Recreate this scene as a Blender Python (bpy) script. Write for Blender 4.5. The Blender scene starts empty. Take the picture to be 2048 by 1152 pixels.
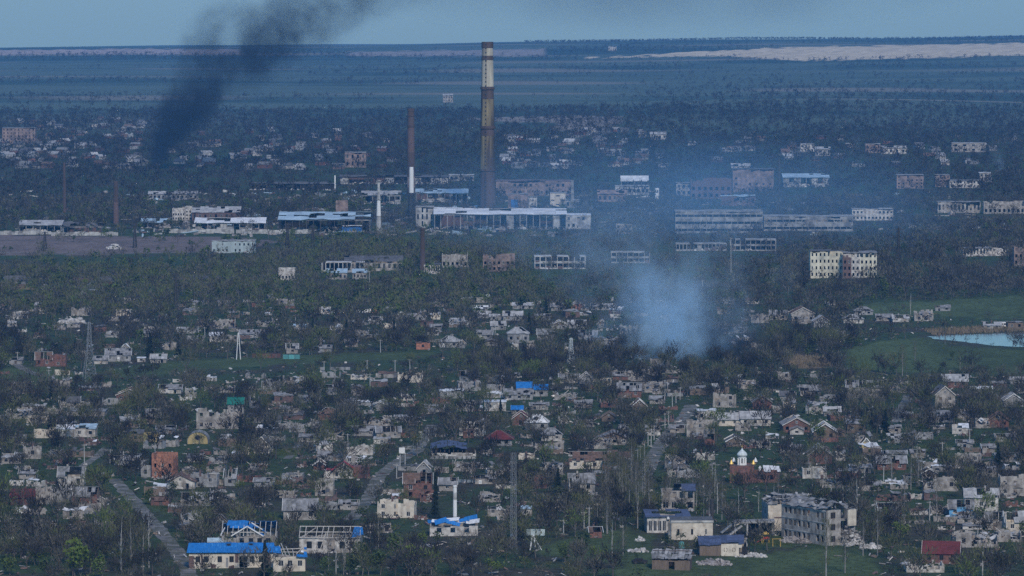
import bpy, math, random
import numpy as np
from mathutils import Vector, Matrix

# ------------------------------------------------------------------ camera, sky, sun, exposure
SC = bpy.context.scene
COL = SC.collection
CAM_H, FPX, W, H = 160.0, 9000.0, 2048.0, 1152.0
PITCH = math.atan(604.0 / FPX)
cam_data = bpy.data.cameras.new("camera")
cam_data.sensor_width = 36.0
cam_data.lens = 36.0 * FPX / W
cam_data.clip_start = 5.0
cam_data.clip_end = 40000.0
cam = bpy.data.objects.new("camera", cam_data)
COL.objects.link(cam)
cam.location = (0, 0, CAM_H)
cam.rotation_euler = (math.pi / 2 - PITCH, 0, 0)
SC.camera = cam

SUN_EL, SUN_AZ = math.radians(40), math.radians(166)      # azimuth clockwise from the view direction (+Y)
world = bpy.data.worlds.new("World")
SC.world = world
world.use_nodes = True
nt = world.node_tree
bg = nt.nodes["Background"]
sky = nt.nodes.new("ShaderNodeTexSky")
sky.sky_type = 'NISHITA'
sky.sun_disc = False
sky.sun_elevation = SUN_EL
sky.sun_rotation = SUN_AZ
sky.altitude = 100
sky.air_density = 1.6
sky.dust_density = 0.6
sky.ozone_density = 6.0
grade = nt.nodes.new("ShaderNodeVectorMath")                # the whole sky a little bluer (cold spring air)
grade.operation = 'MULTIPLY'
grade.inputs[1].default_value = (.56, .84, 1.08)
nt.links.new(sky.outputs[0], grade.inputs[0])
nt.links.new(grade.outputs[0], bg.inputs[0])
bg.inputs[1].default_value = 0.115
sun_data = bpy.data.lights.new("sun", 'SUN')
sun_data.energy = 2.5
sun_data.angle = math.radians(8)
sun_data.color = (1.0, 0.86, 0.69)
sun = bpy.data.objects.new("sun", sun_data)
COL.objects.link(sun)
sd = Vector((math.sin(SUN_AZ) * math.cos(SUN_EL), math.cos(SUN_AZ) * math.cos(SUN_EL), math.sin(SUN_EL)))
sun.rotation_euler = sd.to_track_quat('Z', 'Y').to_euler()
vs = SC.view_settings
vs.view_transform = 'Standard'
vs.look = 'None'
vs.gamma = 1.0
vs.use_curve_mapping = False
vs.exposure = 0.22
SC.render.film_transparent = False
cy = SC.cycles
cy.use_denoising = False
cy.max_bounces = 6
cy.diffuse_bounces = 2
cy.glossy_bounces = 2
cy.transmission_bounces = 2
cy.transparent_max_bounces = 8
cy.volume_bounces = 2
cy.volume_max_steps = 256

# ------------------------------------------------------------------ terrain, projection
POND_C = (209.0, 2034.0)
def hgt(x, y):
    x = np.asarray(x, float); y = np.asarray(y, float)
    near = np.clip((4600 - y) / 1500, 0, 1)
    und = near * (0.7 * np.sin(x / 57 + 1.3) * np.sin(y / 93) + 0.4 * np.sin(x / 33 - y / 71))
    pw = np.clip((np.hypot((x - POND_C[0]) / 1.0, (y - POND_C[1]) / 1.4) - 50) / 60, 0, 1)
    und = und * pw
    bump = 9.0 * np.exp(-((x - 290) / 120) ** 2 - ((y - 2480) / 170) ** 2)
    b2 = 11.0 * np.exp(-((x - 420) / 330) ** 2 - ((y - 5700) / 420) ** 2)
    t = np.clip((y - 5000) / 4800, 0, 1)
    top = 36 + 12.5 * np.clip(x / 1115, -1.6, 1.6) + 1.6 * np.sin(x / 230) + 1.0 * np.sin(x / 91 + 2)
    far = top * t * t * (3 - 2 * t) + t * (1 - t) * 10 * np.sin(x / 500 + y / 700)
    drop = np.clip(y - 9800, 0, None) * 0.012
    return und + bump + b2 + far - drop

CP, SP = math.cos(PITCH), math.sin(PITCH)
def ray(px, py):
    u, v = (px - W / 2) / FPX, -(py - H / 2) / FPX
    return (u, CP + v * SP, -SP + v * CP)
def P(px, py):
    """ground point seen at photo pixel (px, py)"""
    dx, dy, dz = ray(px, py)
    lo, step = 900.0, 25.0
    s = lo / dy
    prev = s
    while s * dy < 14000:
        if CAM_H + s * dz < float(hgt(s * dx, s * dy)):
            a, b = prev, s
            for _ in range(24):
                m = (a + b) / 2
                if CAM_H + m * dz < float(hgt(m * dx, m * dy)): b = m
                else: a = m
            s = b
            return Vector((s * dx, s * dy, float(hgt(s * dx, s * dy))))
        prev = s
        s += step / dy * max(1, s / 2500)
    return Vector((s * dx, s * dy, CAM_H + s * dz))
def proj(x, y, z):
    x = np.asarray(x, float); y = np.asarray(y, float); z = np.asarray(z, float) - CAM_H
    d = y * CP - z * SP
    v = y * SP + z * CP
    return W / 2 + FPX * x / d, H / 2 - FPX * v / d, d
def SCL(p):
    return FPX / (p.y * CP - (p.z - CAM_H) * SP)      # px per metre

# ------------------------------------------------------------------ materials
MATS = {}
def mat(name, col, rough=0.9, var=0.35, scale=1.5, col2=None, mix2=0.5, metal=0.0, spec=0.25, bump=0.0, streak=None):
    """plain surface: colour x noise x per-face tint, with patches of col2 (wear, dirt)"""
    m = bpy.data.materials.new(name)
    m.use_nodes = True
    n = m.node_tree.nodes; l = m.node_tree.links
    b = n["Principled BSDF"]
    b.inputs["Roughness"].default_value = rough
    b.inputs["Metallic"].default_value = metal
    b.inputs["Specular IOR Level"].default_value = spec
    tc = n.new("ShaderNodeTexCoord")
    no = n.new("ShaderNodeTexNoise")
    no.inputs["Scale"].default_value = scale
    no.inputs["Detail"].default_value = 4
    src = tc.outputs["Object"]
    if streak:
        mp = n.new("ShaderNodeMapping"); mp.inputs["Scale"].default_value = streak
        l.new(src, mp.inputs[0]); src = mp.outputs[0]
    l.new(src, no.inputs["Vector"])
    at = n.new("ShaderNodeAttribute"); at.attribute_name = "tint"
    last = None
    rgb = n.new("ShaderNodeRGB"); rgb.outputs[0].default_value = (*col, 1)
    last = rgb.outputs[0]
    if col2:
        no2 = n.new("ShaderNodeTexNoise"); no2.inputs["Scale"].default_value = scale * 0.6; no2.inputs["Detail"].default_value = 5
        l.new(src, no2.inputs["Vector"])
        rp = n.new("ShaderNodeMapRange"); rp.inputs[1].default_value = 1 - mix2 - 0.08; rp.inputs[2].default_value = 1 - mix2 + 0.08
        l.new(no2.outputs[0], rp.inputs[0])
        mx = n.new("ShaderNodeMix"); mx.data_type = 'RGBA'
        l.new(rp.outputs[0], mx.inputs[0]); l.new(last, mx.inputs[6]); mx.inputs[7].default_value = (*col2, 1)
        last = mx.outputs[2]
    m1 = n.new("ShaderNodeMapRange"); m1.inputs[1].default_value = 0.25; m1.inputs[2].default_value = 0.75
    m1.inputs[3].default_value = 1 - var; m1.inputs[4].default_value = 1 + var
    l.new(no.outputs[0], m1.inputs[0])
    m2 = n.new("ShaderNodeMapRange"); m2.inputs[3].default_value = 0.6; m2.inputs[4].default_value = 1.4
    l.new(at.outputs["Fac"], m2.inputs[0])
    mu = n.new("ShaderNodeMath"); mu.operation = 'MULTIPLY'
    l.new(m1.outputs[0], mu.inputs[0]); l.new(m2.outputs[0], mu.inputs[1])
    vm = n.new("ShaderNodeVectorMath"); vm.operation = 'SCALE'
    l.new(last, vm.inputs[0]); l.new(mu.outputs[0], vm.inputs["Scale"])
    l.new(vm.outputs[0], b.inputs["Base Color"])
    if bump:
        bp = n.new("ShaderNodeBump"); bp.inputs["Distance"].default_value = bump; bp.inputs["Strength"].default_value = 0.8
        l.new(no.outputs[0], bp.inputs["Height"]); l.new(bp.outputs[0], b.inputs["Normal"])
    MATS[name] = m
    return m
def ramp_mat(name, stops, rough=0.9, spec=0.15):
    """colour picked by the per-plant 'tint' attribute"""
    m = bpy.data.materials.new(name)
    m.use_nodes = True
    n = m.node_tree.nodes; l = m.node_tree.links
    b = n["Principled BSDF"]; b.inputs["Roughness"].default_value = rough; b.inputs["Specular IOR Level"].default_value = spec
    at = n.new("ShaderNodeAttribute"); at.attribute_name = "tint"
    cr = n.new("ShaderNodeValToRGB")
    e = cr.color_ramp.elements
    while len(e) < len(stops): e.new(0.5)
    for k, (p, c) in enumerate(stops):
        e[k].position = p; e[k].color = (*c, 1)
    l.new(at.outputs["Fac"], cr.inputs[0]); l.new(cr.outputs[0], b.inputs["Base Color"])
    MATS[name] = m
    return m

mat('slate', (.20, .20, .205), var=.35, scale=.9, col2=(.12, .12, .115), mix2=.45)
mat('slate_dark', (.085, .085, .09), var=.35, scale=.9, col2=(.15, .15, .15), mix2=.3)
mat('slate_pale', (.30, .30, .30), var=.3, scale=.9, col2=(.22, .22, .22), mix2=.4)
mat('roof_red', (.30, .035, .035), var=.3, col2=(.2, .05, .04), mix2=.4, rough=.6)
mat('roof_maroon', (.10, .022, .022), var=.3, rough=.7)
mat('roof_rust', (.125, .075, .055), var=.45, scale=1.2, col2=(.1, .07, .055), mix2=.5)
mat('roof_white', (.54, .55, .56), var=.25, col2=(.27, .27, .265), mix2=.35, rough=.6)
mat('roof_blue', (.014, .13, .38), var=.3, scale=1.6, rough=.6, col2=(.05, .20, .42), mix2=.36, streak=(2.5, .6, .6))
mat('roof_green', (.012, .13, .10), var=.2, rough=.6)
mat('roof_navy', (.06, .075, .13), var=.3, rough=.7)
mat('roof_skyblue', (.27, .36, .43), var=.3, rough=.6)
mat('plaster', (.30, .28, .258), var=.3, scale=.8, col2=(.17, .155, .14), mix2=.46)
mat('plaster_white', (.46, .44, .41), var=.28, scale=.8, col2=(.22, .20, .18), mix2=.45)
mat('plaster_cream', (.50, .45, .375), var=.2, scale=.8, col2=(.33, .28, .22), mix2=.36)
mat('plaster_yellow', (.36, .29, .14), var=.2, scale=.8, col2=(.28, .23, .12), mix2=.35)
mat('plaster_grey', (.25, .25, .25), var=.28, scale=.8, col2=(.14, .14, .14), mix2=.4)
mat('plaster_blue', (.12, .32, .55), var=.2, scale=.8)
mat('plaster_teal', (.30, .36, .37), var=.2, scale=.5, col2=(.25, .30, .32), mix2=.3)
mat('plaster_pink', (.23, .17, .15), var=.3, scale=.4, col2=(.12, .095, .088), mix2=.46)
mat('plaster_lemon', (.50, .475, .38), var=.2, scale=.3, col2=(.33, .33, .28), mix2=.42)
mat('brick_red', (.165, .08, .064), var=.35, scale=2.0, col2=(.10, .068, .06), mix2=.46)
mat('brick_orange', (.31, .14, .09), var=.3, scale=1.6, col2=(.17, .095, .075), mix2=.42)
mat('brick_brown', (.12, .08, .072), var=.3, scale=1.5, col2=(.085, .06, .056), mix2=.4)
mat('boards', (.15, .115, .09), var=.4, scale=3, streak=(3, 3, .3))
mat('timber_pale', (.46, .43, .39), var=.3, scale=2)
mat('timber_dark', (.085, .07, .06), var=.4, scale=2)
mat('trim_white', (.62, .62, .61), var=.15, scale=2)
mat('glass_dark', (.018, .02, .024), rough=.25, var=.2, spec=.5)
mat('soot', (.022, .021, .021), var=.4, scale=.7)
mat('concrete', (.26, .255, .245), var=.3, scale=.4, col2=(.12, .118, .115), mix2=.46)
mat('concrete_pale', (.38, .375, .36), var=.3, scale=.4, col2=(.18, .175, .17), mix2=.46)
mat('rubble', (.27, .25, .235), var=.5, scale=1.8, col2=(.16, .14, .13), mix2=.45)
mat('rubble_pale', (.38, .365, .345), var=.45, scale=1.8, col2=(.32, .30, .28), mix2=.4)
mat('steel', (.20, .21, .22), var=.25, rough=.6)
mat('steel_pale', (.48, .52, .52), var=.2, rough=.6, col2=(.32, .33, .33), mix2=.3)
mat('steel_dark', (.045, .042, .042), var=.3, rough=.7)
mat('pole_concrete', (.34, .34, .33), var=.2)
mat('gold', (.62, .42, .12), rough=.4, var=.1, metal=.3)
mat('toy_yellow', (.40, .26, .06), rough=.6, var=.15)
mat('toy_red', (.35, .05, .04), rough=.6, var=.15)
mat('sheet_teal', (.10, .30, .30), rough=.6, var=.25)
mat('sheet_blue', (.03, .12, .33), rough=.6, var=.25)
mat('road_dirt', (.15, .142, .132), var=.3, scale=.35, col2=(.075, .075, .05), mix2=.5)
mat('bark', (.10, .09, .08), var=.3, scale=3)
mat('bark_grey', (.22, .21, .20), var=.3, scale=2)
mat('bark_pale', (.36, .35, .33), var=.3, scale=2, col2=(.14, .13, .12), mix2=.3)
mat('reed', (.15, .12, .08), var=.3, scale=.5)
ramp_mat('twig', [(0, (.022, .020, .021)), (.35, (.040, .037, .034)), (.55, (.105, .098, .080)), (.68, (.088, .090, .046)), (.82, (.078, .090, .036)), (1, (.085, .115, .032))])
ramp_mat('leaf', [(0, (.030, .044, .020)), (.5, (.052, .076, .026)), (1, (.085, .12, .025))])
ramp_mat('needle', [(0, (.008, .014, .012)), (1, (.018, .026, .019))])
ramp_mat('grass', [(0, (.045, .045, .022)), (.5, (.045, .072, .024)), (1, (.07, .085, .035))])

# ------------------------------------------------------------------ mesh helpers
class MB:
    def __init__(s, seed=1):
        s.v = []; s.f = []; s.m = []; s.t = []; s.mats = []; s.r = random.Random(seed)
    def mi(s, m):
        if m not in s.mats: s.mats.append(m)
        return s.mats.index(m)
    def face(s, idx, m, t=None):
        s.f.append(idx); s.m.append(s.mi(m)); s.t.append(.5 if t is None else t)
    def poly(s, pts, m, t=None):
        b = len(s.v); s.v += [tuple(p) for p in pts]
        s.face(tuple(range(b, b + len(pts))), m, t)
    def hexa(s, p, m, t=None):
        """p: 4 bottom points ccw, 4 top points ccw"""
        b = len(s.v); s.v += [tuple(q) for q in p]
        for q in ((3, 2, 1, 0), (4, 5, 6, 7), (0, 1, 5, 4), (1, 2, 6, 5), (2, 3, 7, 6), (3, 0, 4, 7)):
            s.face(tuple(b + i for i in q), m, t)
    def box(s, x0, x1, y0, y1, z0, z1, m, t=None):
        s.hexa([(x0, y0, z0), (x1, y0, z0), (x1, y1, z0), (x0, y1, z0), (x0, y0, z1), (x1, y0, z1), (x1, y1, z1), (x0, y1, z1)], m, t)
    def rbox(s, c, sz, eul, m, t=None):
        R = Matrix.Rotation(eul[2], 3, 'Z') @ Matrix.Rotation(eul[1], 3, 'Y') @ Matrix.Rotation(eul[0], 3, 'X')
        c = Vector(c); hx, hy, hz = sz[0] / 2, sz[1] / 2, sz[2] / 2
        s.hexa([c + R @ Vector(q) for q in ((-hx, -hy, -hz), (hx, -hy, -hz), (hx, hy, -hz), (-hx, hy, -hz), (-hx, -hy, hz), (hx, -hy, hz), (hx, hy, hz), (-hx, hy, hz))], m, t)
    def beam(s, a, b, w, h, m, t=None):
        a = Vector(a); b = Vector(b); d = (b - a).normalized()
        up = Vector((0, 0, 1)) if abs(d.z) < .95 else Vector((0, 1, 0))
        sx = d.cross(up).normalized() * (w / 2); sy = sx.cross(d).normalized() * (h / 2)
        s.hexa([a - sx - sy, a + sx - sy, b + sx - sy, b - sx - sy, a - sx + sy, a + sx + sy, b + sx + sy, b - sx + sy], m, t)
    def tube(s, a, b, r0, r1, n, m, t=None, cap=True):
        a = Vector(a); b = Vector(b); d = (b - a).normalized()
        up = Vector((0, 0, 1)) if abs(d.z) < .95 else Vector((0, 1, 0))
        u = d.cross(up).normalized(); w = u.cross(d)
        base = len(s.v)
        for p, r in ((a, r0), (b, r1)):
            for k in range(n):
                q = 2 * math.pi * k / n
                s.v.append(tuple(p + (u * math.cos(q) + w * math.sin(q)) * r))
        for k in range(n):
            s.face((base + k, base + (k + 1) % n, base + n + (k + 1) % n, base + n + k), m, t)
        if cap:
            s.face(tuple(base + k for k in range(n))[::-1], m, t); s.face(tuple(base + n + k for k in range(n)), m, t)
    def lathe(s, prof, n, m, c=(0, 0), t=None):
        base = len(s.v)
        for r, z in prof:
            for k in range(n):
                q = 2 * math.pi * (k + .5) / n
                s.v.append((c[0] + r * math.cos(q), c[1] + r * math.sin(q), z))
        for i in range(len(prof) - 1):
            for k in range(n):
                a = base + i * n + k; b = base + i * n + (k + 1) % n
                s.face((a, b, b + n, a + n), m, t)
        s.face(tuple(base + (len(prof) - 1) * n + k for k in range(n)), m, t)
    def mesh(s, name):
        me = bpy.data.meshes.new(name)
        me.from_pydata(s.v, [], s.f)
        for m in s.mats: me.materials.append(MATS[m])
        me.polygons.foreach_set("material_index", s.m)
        a = me.attributes.new("tint", 'FLOAT', 'FACE'); a.data.foreach_set("value", s.t)
        return me
    def build(s, name, parent=None, loc=None):
        if not s.f: return None
        return obj(name, s.mesh(name), parent, loc)
def obj(name, me, parent=None, loc=None):
    o = bpy.data.objects.new(name, me); COL.objects.link(o)
    if parent: o.parent = parent
    if loc is not None: o.location = loc
    return o
def np_mesh(name, V, T, midx, tint, mats):
    """triangle soup from arrays"""
    me = bpy.data.meshes.new(name)
    n = len(T)
    me.vertices.add(len(V)); me.vertices.foreach_set("co", np.ascontiguousarray(V, np.float32).ravel())
    me.loops.add(3 * n); me.loops.foreach_set("vertex_index", np.ascontiguousarray(T, np.int32).ravel())
    me.polygons.add(n); me.polygons.foreach_set("loop_start", np.arange(0, 3 * n, 3, dtype=np.int32))
    for m in mats: me.materials.append(MATS[m])
    me.polygons.foreach_set("material_index", np.ascontiguousarray(midx, np.int32))
    a = me.attributes.new("tint", 'FLOAT', 'FACE'); a.data.foreach_set("value", np.ascontiguousarray(tint, np.float32))
    me.update(calc_edges=True)
    return me
def thing(name, label, cat, loc, rz=0.0, group=None):
    o = bpy.data.objects.new(name, None); COL.objects.link(o)
    o.empty_display_size = .5
    o.location = loc; o.rotation_euler = (0, 0, rz)
    tag(o, label, cat, group)
    return o
def tag(o, label=None, cat=None, group=None, kind=None):
    if label: o["label"] = label
    if cat: o["category"] = cat
    if group: o["group"] = group
    if kind: o["kind"] = kind
    return o
MASK = np.zeros((1152, 2048), np.float32)     # photo pixel -> base line of the thing that should show there
def claim(x0, x1, y0, y1, base):
    a, b, c, d = int(max(0, x0)), int(min(2048, x1)), int(max(0, y0)), int(min(1152, y1))
    if b > a and d > c:
        MASK[c:d, a:b] = np.maximum(MASK[c:d, a:b], base)
FOOT = []                                      # footprints kept clear of trees: x, y, radius
# ------------------------------------------------------------------ air
HAZE_DENSITY = 4.8e-5
def volume_mat(name, build):
    m = bpy.data.materials.new(name); m.use_nodes = True
    n = m.node_tree.nodes; l = m.node_tree.links
    n.clear()
    out = n.new("ShaderNodeOutputMaterial"); v = n.new("ShaderNodeVolumePrincipled")
    l.new(v.outputs[0], out.inputs["Volume"])
    build(n, l, v)
    MATS[name] = m
    return m
def _hz(n, l, v):
    v.inputs["Color"].default_value = (.14, .48, 1.0, 1)
    v.inputs["Density"].default_value = HAZE_DENSITY
    v.inputs["Anisotropy"].default_value = 0.0
hm = volume_mat('haze_air', _hz)
mb = MB(); mb.mats = []
mb.box(-5200, 5200, -700, 15600, -75, 330, 'haze_air')
hz = mb.build('haze'); hz["kind"] = "stuff"; tag(hz, "thin blue haze filling the air over the whole valley", "haze")

# ------------------------------------------------------------------ ground sheet
def inpoly(px, py, poly):
    r = np.zeros(px.shape, bool)
    n = len(poly)
    for i in range(n):
        x0, y0 = poly[i]; x1, y1 = poly[(i + 1) % n]
        c = ((y0 > py) != (y1 > py)) & (px < (x1 - x0) * (py - y0) / (y1 - y0 + 1e-9) + x0)
        r ^= c
    return r
def vnoise(x, y, seed=0):
    """cheap smooth value noise in 0..1"""
    xi = np.floor(x).astype(np.int64); yi = np.floor(y).astype(np.int64)
    fx = x - xi; fy = y - yi
    fx = fx * fx * (3 - 2 * fx); fy = fy * fy * (3 - 2 * fy)
    def h(a, b):
        k = (a * 374761393 + b * 668265263 + seed * 974634777) & 0x7fffffff
        k = ((k ^ (k >> 13)) * 1274126177) & 0x7fffffff
        return ((k ^ (k >> 16)) & 0xffff) / 65535.0
    return (h(xi, yi) * (1 - fx) + h(xi + 1, yi) * fx) * (1 - fy) + (h(xi, yi + 1) * (1 - fx) + h(xi + 1, yi + 1) * fx) * fy
def bands(x, y):
    """belts of wood lying across the far slope"""
    q = y + 120 * np.sin(x / 420 + .6) - .12 * x
    return .6 * vnoise(x / 620 + 3, q / 190, 5) + .4 * vnoise(x / 210, q / 75 + 9, 8)
MEADOWS = [
    [(1080, 1092), (1200, 1062), (1310, 1068), (1300, 1098), (1390, 1125), (1500, 1108), (1600, 1098), (1720, 1096), (1770, 1160), (1240, 1160), (1228, 1125), (1080, 1110)],
    [(200, 742), (330, 722), (560, 714), (700, 706), (870, 703), (860, 716), (600, 728), (450, 736), (250, 756)],
    [(0, 738), (100, 732), (190, 760), (120, 776), (0, 786)],
    [(1690, 700), (1760, 682), (1860, 674), (1900, 692), (2060, 702), (2060, 752), (1900, 746), (1700, 740)],
    [(1720, 608), (2060, 592), (2060, 640), (1950, 636), (1730, 626)],
    [(300, 985), (345, 1000), (330, 1030), (285, 1010)],
    [(1500, 1080), (1560, 1075), (1590, 1096), (1500, 1100)],
    [(520, 905), (600, 900), (600, 915), (520, 918)],
]
PALE = [
    ([(1090, 117), (1250, 113), (1400, 103), (1600, 94), (2060, 86), (2060, 110), (1800, 117), (1600, 122), (1450, 112)], (.47, .385, .26)),
    ([(-10, 101), (250, 98), (480, 99), (480, 110), (250, 108), (-10, 110)], (.30,.24,.21)),
    ([(700, 104), (1090, 98), (1090, 112), (700, 112)], (.22, .19, .17)),
    ([(930, 236), (1150, 231), (1240, 233), (1250, 248), (1100, 264), (1120, 246), (960, 243)], (.19, .17, .15)),
    ([(1150, 262), (1210, 250), (1225, 268), (1160, 272)], (.17, .16, .14)),
    ([(-10, 470), (200, 472), (430, 474), (560, 482), (430, 506), (-10, 512)], (.135, .105, .095)),
    ([(1562, 722), (1600, 716), (1680, 720), (1675, 732), (1600, 738)], (.20, .15, .09)),
    ([(0, 540), (60, 545), (60, 560), (0, 560)], (.09, .08, .06)),
]
us = np.concatenate([[-4.0, -2.0, -1, -.5, -.3, -.2, -.16], np.arange(-.135, .1351, .0013), [.16, .2, .3, .5, 1, 2, 4.0]])
Ds = [-600, 0, 500, 850, 1000]
d = 1100.0
while d < 15400:
    Ds.append(d); d *= 1.005 if d < 11000 else 1.03
Ds = np.array(Ds)
U, D = np.meshgrid(us, Ds)
X = np.clip(U * np.maximum(np.abs(D), 1300), -5100, 5100); Y = D.copy()
Zg = hgt(X, Y)
px, py, dd = proj(X, np.maximum(Y, 300), Zg)
cov = np.zeros(X.shape + (4,)); cov[..., 3] = 1
nn = vnoise(X / 9, Y / 14, 1); n2 = vnoise(X / 40, Y / 60, 2)
base = np.array([.044, .041, .031]); grn = np.array([.034, .054, .022])
w = np.clip((.55 * nn + .45 * n2 - .30) * 4, 0, 1)[..., None]
col = base * (1 - w) + grn * w
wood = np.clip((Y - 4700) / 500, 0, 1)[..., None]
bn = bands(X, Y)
f1 = np.array([.032, .052, .040]); f2 = np.array([.075, .100, .076]); f3 = np.array([.15, .14, .11])  # wood and field greens shifted toward blue, painting a little haze into the colour
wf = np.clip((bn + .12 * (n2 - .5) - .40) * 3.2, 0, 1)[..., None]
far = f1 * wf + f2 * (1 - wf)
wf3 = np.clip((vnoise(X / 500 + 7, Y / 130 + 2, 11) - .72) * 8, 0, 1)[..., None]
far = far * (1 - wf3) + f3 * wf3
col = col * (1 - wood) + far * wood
for mpoly in MEADOWS:
    k = inpoly(px, py, mpoly) & (Y > 1000)
    col[k] = np.array([.056, .078, .033]) * (.55 + .4 * nn[k][:, None] + .5 * n2[k][:, None])
for mpoly, c in PALE:
    k = inpoly(px + 14 * (n2 - .5), py + 5 * (nn - .5), mpoly) & (Y > 1000)
    col[k] = np.array(c) * (.75 + .5 * nn[k][:, None])
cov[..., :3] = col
nr, ncl = X.shape
V = np.stack([X, Y, Zg], -1).reshape(-1, 3)
me = bpy.data.meshes.new("ground")
ii = np.arange(nr * ncl).reshape(nr, ncl)
Q = np.stack([ii[:-1, :-1], ii[:-1, 1:], ii[1:, 1:], ii[1:, :-1]], -1).reshape(-1, 4)
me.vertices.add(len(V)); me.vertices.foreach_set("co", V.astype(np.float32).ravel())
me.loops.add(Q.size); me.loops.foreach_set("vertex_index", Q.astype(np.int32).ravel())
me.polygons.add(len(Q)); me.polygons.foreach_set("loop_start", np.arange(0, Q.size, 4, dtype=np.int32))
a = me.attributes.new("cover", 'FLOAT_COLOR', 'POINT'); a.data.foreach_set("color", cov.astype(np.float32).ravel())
me.update(calc_edges=True)
gm = bpy.data.materials.new("ground_cover"); gm.use_nodes = True
n = gm.node_tree.nodes; l = gm.node_tree.links
b = n["Principled BSDF"]; b.inputs["Roughness"].default_value = 1; b.inputs["Specular IOR Level"].default_value = .1
at = n.new("ShaderNodeAttribute"); at.attribute_name = "cover"
tc = n.new("ShaderNodeTexCoord")
no = n.new("ShaderNodeTexNoise"); no.inputs["Scale"].default_value = .35; no.inputs["Detail"].default_value = 8; no.inputs["Roughness"].default_value = .7
l.new(tc.outputs["Object"], no.inputs["Vector"])
mr = n.new("ShaderNodeMapRange"); mr.inputs[1].default_value = .3; mr.inputs[2].default_value = .7; mr.inputs[3].default_value = .45; mr.inputs[4].default_value = 1.6
l.new(no.outputs[0], mr.inputs[0])
vm = n.new("ShaderNodeVectorMath"); vm.operation = 'SCALE'
l.new(at.outputs["Color"], vm.inputs[0]); l.new(mr.outputs[0], vm.inputs["Scale"]); l.new(vm.outputs[0], b.inputs["Base Color"])
bp = n.new("ShaderNodeBump"); bp.inputs["Distance"].default_value = .5; bp.inputs["Strength"].default_value = .7
l.new(no.outputs[0], bp.inputs["Height"]); l.new(bp.outputs[0], b.inputs["Normal"])
MATS["ground_cover"] = gm
me.materials.append(gm)
tag(obj("ground", me), kind="structure")

# ------------------------------------------------------------------ roads, pond
def road(name, pts, width, matname='road_dirt', lift=.06, seed=0):
    rr = random.Random(seed)
    ps = [P(*p) for p in pts]
    fine = []
    for i in range(len(ps) - 1):
        k = max(2, int((ps[i + 1] - ps[i]).length / 4))
        for j in range(k): fine.append(ps[i].lerp(ps[i + 1], j / k))
    fine.append(ps[-1])
    v = []; f = []
    for i, p in enumerate(fine):
        t = (fine[min(i + 1, len(fine) - 1)] - fine[max(i - 1, 0)]); t.z = 0; t.normalize()
        s = Vector((-t.y, t.x, 0))
        for k in range(5):
            q = p + s * (width * (k / 4 - .5) * rr.uniform(.85, 1.2))
            v.append((q.x, q.y, float(hgt(q.x, q.y)) + lift))
        FOOT.append((p.x, p.y, width * .42))
        qx, qy, _ = proj(p.x, p.y, p.z)
        sc = SCL(p)
        claim(qx - width * .55 * sc, qx + width * .55 * sc, qy - 4, qy + 4, qy)
        if i:
            for k in range(4):
                o = (i - 1) * 5 + k
                f.append((o, o + 1, o + 6, o + 5))
    me = bpy.data.meshes.new(name); me.from_pydata(v, [], f)
    a = me.attributes.new("tint", 'FLOAT', 'FACE'); a.data.foreach_set("value", [rr.uniform(.3, .7) for _ in f])
    me.materials.append(MATS[matname])
    return tag(obj(name, me), kind="structure")
road("dirt_road", [(228, 958), (252, 985), (285, 1022), (318, 1058), (350, 1098), (372, 1130), (380, 1175)], 4.4, seed=1)
road("village_road", [(700, 1040), (736, 1000), (757, 955), (790, 926), (834, 903), (852, 874), (866, 850)], 4.4, seed=2)
road("village_road", [(1270, 985), (1290, 951), (1300, 925), (1318, 893), (1345, 858), (1373, 830), (1383, 810)], 5.2, seed=3)
road("lane", [(1790, 845), (1800, 822), (1812, 802), (1818, 790)], 4, seed=4)
road("lane", [(150, 945), (172, 928), (198, 910), (212, 895)], 3, seed=5)
road("lane", [(30, 728), (52, 740), (80, 752)], 4.0, seed=6)
road("lane", [(575, 918), (592, 898), (603, 886)], 3, seed=7)
# railway yard and works roads in the valley
road("railway_track", [(-20, 505), (200, 507), (400, 505)], 5.0, seed=8)
road("railway_track", [(-20, 480), (200, 484), (420, 486)], 3.0, seed=9)

wm = bpy.data.materials.new("pond_water"); wm.use_nodes = True
n = wm.node_tree.nodes; l = wm.node_tree.links
b = n["Principled BSDF"]; b.inputs["Base Color"].default_value = (.05, .045, .05, 1); b.inputs["Specular Tint"].default_value = (1, .80, .84, 1); b.inputs["Roughness"].default_value = .14; b.inputs["IOR"].default_value = 1.33
no = n.new("ShaderNodeTexNoise"); no.inputs["Scale"].default_value = .5
tc = n.new("ShaderNodeTexCoord"); l.new(tc.outputs["Object"], no.inputs["Vector"])
bp = n.new("ShaderNodeBump"); bp.inputs["Distance"].default_value = .01; bp.inputs["Strength"].default_value = .2
l.new(no.outputs[0], bp.inputs["Height"]); l.new(bp.outputs[0], b.inputs["Normal"])
MATS["pond_water"] = wm
shore = [(1856, 674), (1880, 670), (1960, 668), (2060, 664), (2110, 668), (2110, 694), (2040, 694), (1985, 691), (1920, 683), (1875, 679)]
rr = random.Random(4)
pts = []
for i in range(len(shore)):
    a_, b_ = shore[i], shore[(i + 1) % len(shore)]
    for k in range(6):
        q = P(a_[0] + (b_[0] - a_[0]) * k / 6 + rr.uniform(-4, 4), a_[1] + (b_[1] - a_[1]) * k / 6 + rr.uniform(-.5, .5))
        pts.append((q.x, q.y, .06))
mb = MB(); mb.poly(pts, 'pond_water'); pond = mb.build("pond_water"); tag(pond, kind="structure")
claim(1860, 2048, 667, 690, 690)
gy, gx = np.mgrid[560:1152, 0:2048]
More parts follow.
